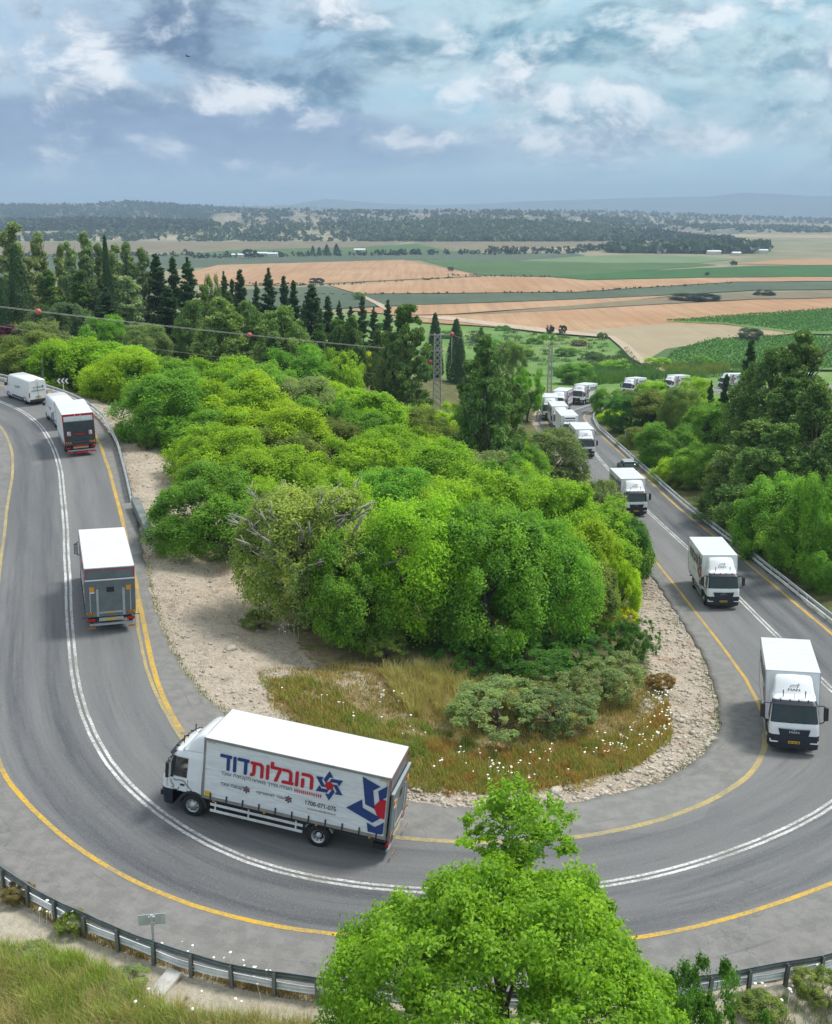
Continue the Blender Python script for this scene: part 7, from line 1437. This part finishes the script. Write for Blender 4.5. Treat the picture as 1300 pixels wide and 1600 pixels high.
blob_wood('far_woods', spots_ridge('town', 1600, 380, 1300, .25, 1.0, 8, 14, lambda u, t_: max(.1, nz(u * 1.3, t_))), (.055, .08, .042)); blob_wood('far_woods', spots_ridge('left', 2600, -80, 470, .2, 1.0, 9, 16, lambda u, t_: .3 + .7 * nz(u * .6, t_)), (.05, .07, .042)); blob_wood('far_woods', spots_ridge('right', 900, 640, 1350, .4, 1.0, 8, 14), (.055, .075, .042))
def spots_px(lst, n, h0, h1):
    out = []
    for i in range(n):
        (u0, v0), (u1, v1) = lst[rng.integers(len(lst))]; f_ = rng.uniform(); out.append((vpt(u0 + (u1 - u0) * f_, v0 + (v1 - v0) * f_ + rng.normal(0, .6)), rng.uniform(h0, h1), rng.uniform(h0, h1) * 1.1))
    return out
blob_wood('hedgerows', spots_px([((640, 398), (920, 396)), ((760, 393), (1010, 391)), ((300, 403), (640, 398)), ((900, 388), (1060, 386)), ((-40, 404), (300, 399)), ((1000, 390), (1160, 398))], 420, 3, 7), (.04, .065, .03)); blob_wood('far_woods', spots_px([((950, 394), (1110, 396)), ((1020, 391), (1180, 396)), ((1060, 388), (1200, 393)), ((1090, 387), (1160, 390))], 520, 8, 15), (.065, .105, .06)); blob_wood('hedgerows', spots_px([((480, 461), (900, 458)), ((880, 458), (1150, 443)), ((700, 431), (860, 433)), ((520, 446), (760, 432)), ((390, 445), (520, 446))], 260, .8, 1.8), (.06, .085, .035))
# ------------------------------------------------------------------ far houses
MT['render'] = pmat('pale_render', (.62, .58, .50), .9, var=.1); MT['tile'] = pmat('terracotta_roof', (.42, .22, .14), .9, var=.2); MT['hole'] = pmat('dark_opening', (0.080, 0.088, 0.090), .5)
def house_proto(w_, dp, h_, roof):
    def mk(label):
        t = thing('house', label, 'house', group='far houses on the village hill'); m = MB(); m.box(-w_ / 2, w_ / 2, -dp / 2, dp / 2, -4, h_); m.build('wall', MT['render'], t); m = MB()
        if roof == 'hip': a, b = w_ / 2 + .5, dp / 2 + .5; m.add([(-a, -b, h_), (a, -b, h_), (a, b, h_), (-a, b, h_), (-w_ * .2, 0, h_ + 2.4), (w_ * .2, 0, h_ + 2.4)], [(0, 1, 5, 4), (1, 2, 5), (2, 3, 4, 5), (3, 0, 4), (3, 2, 1, 0)])
        else: m.box(-w_ / 2 - .3, w_ / 2 + .3, -dp / 2 - .3, dp / 2 + .3, h_, h_ + .5)
        m.build('roof', MT['tile'] if roof == 'hip' else MT['render'], t); k = max(2, int(w_ / 4)); me = MB().box(-.8, .8, -.04, .04, 0, 1.5).mesh('window', MT['hole'])
        for i in range(k):
            for z in ([1.2, 4.2] if h_ > 5 else [1.2]): o = obj('window', me, parent=t); o.location = (-w_ / 2 + (i + .5) * w_ / k, -dp / 2 - .03, z)
        return t
    return mk
hp = [house_proto(13, 10, 6.4, 'hip'), house_proto(16, 10, 4.0, 'hip'), house_proto(18, 12, 6.6, 'flat'), house_proto(26, 12, 7.5, 'flat')]; protos = [None] * 4
HL = [(822, 'wood', 1.0, 3, 'long pale block on the crest of the dark wood, centre right'), (800, 'town', 0.62, 2, 'flat-roofed pale house above the dark wood, left of the long block'), (838, 'town', 0.6, 3, 'long pale house above the right part of the dark wood'), (790, 'town', 0.55, 0, 'tile-roofed house above the dark wood, left end of its row'), (850, 'town', 0.56, 0, 'tile-roofed house above the dark wood, right end of its row'), (905, 'town', 0.2, 0, 'two-storey tile-roofed house at the left end of the village row'), (925, 'town', 0.22, 1, 'low tile-roofed house, second from the left in the village row'), (948, 'town', 0.18, 0, 'two-storey tile-roofed house, third from the left in the village row'), (972, 'town', 0.2, 1, 'low tile-roofed house, fourth from the left in the village row'), (990, 'town', 0.15, 2, 'flat-roofed house near the middle of the village row'), (1012, 'town', 0.16, 0, 'two-storey tile-roofed house right of the flat-roofed one in the village row'), (1030, 'town', 0.12, 1, 'low tile-roofed house in the right half of the village row'), (1052, 'town', 0.15, 2, 'flat-roofed house in the right half of the village row'), (1072, 'town', 0.12, 0, 'two-storey tile-roofed house, third from the right in the village row'), (1098, 'town', 0.13, 1, 'low tile-roofed house, last tiled one at the right of the village'), (935, 'town', 0.3, 2, 'flat-roofed house uphill behind the left end of the village row'), (960, 'town', 0.34, 3, 'long pale block uphill behind the village row'), (1005, 'town', 0.26, 0, 'tile-roofed house uphill behind the middle of the village row'), (600, 'town', 0.6, 2, 'pale flat-roofed house on the far hill above the pylon'), (640, 'town', 0.65, 3, 'long pale block on the far hill above the pylon'), (668, 'town', 0.58, 0, 'tile-roofed house on the far hill, right of the long block'), (700, 'town', 0.66, 2, 'pale flat-roofed house on the far hill, centre of the skyline'), (735, 'town', 0.7, 1, 'low tile-roofed house on the far hill, right of the centre'), (560, 'town', 0.7, 2, 'pale flat-roofed house on the far hill, second from its left end'), (520, 'town', 0.75, 3, 'long pale block on the left half of the far hill'), (480, 'town', 0.8, 2, 'leftmost pale flat-roofed house on the far hill'), (1120, 'town', 0.14, 2, 'flat-roofed house right of the village row'), (1150, 'town', 0.12, 2, 'last flat-roofed house at the far right of the village')]
for u, key, t_, k, lb in HL:
    if protos[k] is None: o = protos[k] = hp[k](lb)
    else: o = copy_tree(protos[k]); o['label'] = lb
    p = on_ridge(key, u, min(t_, 1)) + np.array([0, 0, 2.0]); o.location = tuple(p); o.rotation_euler = (0, 0, rng.uniform(-.5, .5))
for (u0, u1, v0, v1, lb) in [(58, 112, 316, 322, 'long pale apartment block on the skyline at the far left'),]:
    D_ = 7100; a, b = pray(u0, v1), pray(u1, v0); x0, x1 = a[0] / a[1] * D_, b[0] / b[1] * D_; z0, z1 = CZ + a[2] / a[1] * D_, CZ + b[2] / b[1] * D_; t = thing('apartment_block', lb, 'building', ((x0 + x1) / 2, D_, z0 - 8)); w_ = x1 - x0; H_ = z1 - z0 + 8
    for i in range(6): m = MB(); m.box(-w_ / 2 + i * w_ / 6 + 2, -w_ / 2 + (i + 1) * w_ / 6 - 2, -12, 12, 0, H_ * (.85 + .15 * ((i * 7) % 3) / 2)); m.build('wing', MT['render'], t)
for i, (u, v, w_, h_, lb) in enumerate([(400, 401, 26, 4, 'long pale shed in the left fields, beside the dark tree'), (372, 402, 14, 3, 'small pale shed in the left fields, left of the dark tree'), (425, 401, 14, 3.5, 'grey shed in the left fields, right of the dark tree'), (562, 395, 14, 4, 'white shed in the middle of the left fields'), (1115, 398, 16, 4, 'white shed by the far road at the right'), (1150, 399, 10, 3, 'small white shed by the far road at the right'), (1185, 396, 22, 4, 'long white shed by the far road near the right edge')]):
    P = vpt(u, v); t = thing('shed', lb, 'shed', tuple(P)); m = MB(); m.box(-w_ / 2, w_ / 2, -4, 4, -.5, h_); m.build('wall', MT['render'], t); m = MB(); m.prism([(-4.4, h_), (4.4, h_), (0, h_ + 1.3)], 'x', -w_ / 2 - .3, w_ / 2 + .3); m.build('roof', MT['panel'], t, fixn=True)
m = MB()
for i in range(260):
    key, u, t_ = [('town', rng.uniform(360, 900), rng.uniform(.55, 1)), ('back', rng.uniform(-40, 560), rng.uniform(.7, 1)), ('town', rng.uniform(880, 1180), rng.uniform(.1, .45)), ('left', rng.uniform(330, 480), rng.uniform(.5, .95))][int(rng.integers(4))]
    p = on_ridge(key, u, t_); k = 1.0 if key != 'back' else 1.7; w2, d2, h2 = rng.uniform(5, 12) * k, rng.uniform(4, 7) * k, rng.uniform(4, 8) * k; m.box(p[0] - w2, p[0] + w2, p[1] - d2, p[1] + d2, p[2] - 3, p[2] + h2 + 2)
m.build('far_settlement', MT['render'], kind='stuff')
# ------------------------------------------------------------------ a bird
dr = pray(293, 88); P = np.array([0, 0, CZ]) + dr * 95; t = thing('bird', 'small dark bird gliding under the clouds at the upper left', 'bird', tuple(P)); t.rotation_euler = (0, R(6), R(70)); m = MB(); m.tube([(0, .16, 0), (0, .10, .01), (0, 0, 0), (0, -.14, 0), (0, -.26, 0)], [.012, .035, .05, .03, .03], 8); m.build('body', MT['black'], t)
for sx in (-1, 1): m = MB(); m.add([(0, .06, .02), (sx * .2, .08, .07), (sx * .46, -.04, .05), (sx * .22, -.07, .06), (0, -.08, .02), (0, .06, .008), (sx * .2, .08, .058), (sx * .46, -.04, .045), (sx * .22, -.07, .048), (0, -.08, .008)], [(0, 1, 3, 4), (1, 2, 3), (5, 9, 8, 6), (6, 8, 7), (0, 5, 6, 1), (1, 6, 7, 2), (2, 7, 8, 3), (3, 8, 9, 4)]); m.build('wing', MT['black'], t)
# ------------------------------------------------------------------ haze
hz_m = bpy.data.materials.new('haze'); hz_m.use_nodes = True; nt = hz_m.node_tree; nt.nodes.clear(); gg = G(nt); pv = gg.n('ShaderNodeVolumePrincipled'); pv.inputs['Color'].default_value = (.60, .79, 1.0, 1); pv.inputs['Density'].default_value = HAZE; pv.inputs['Anisotropy'].default_value = 0.0
nt.links.new(pv.outputs[0], gg.n('ShaderNodeOutputMaterial').inputs['Volume'])
m = MB(); m.box(-9300, 9300, -500, 14500, VALLEY - 6, 300); hb = m.build('haze', hz_m, kind='stuff')
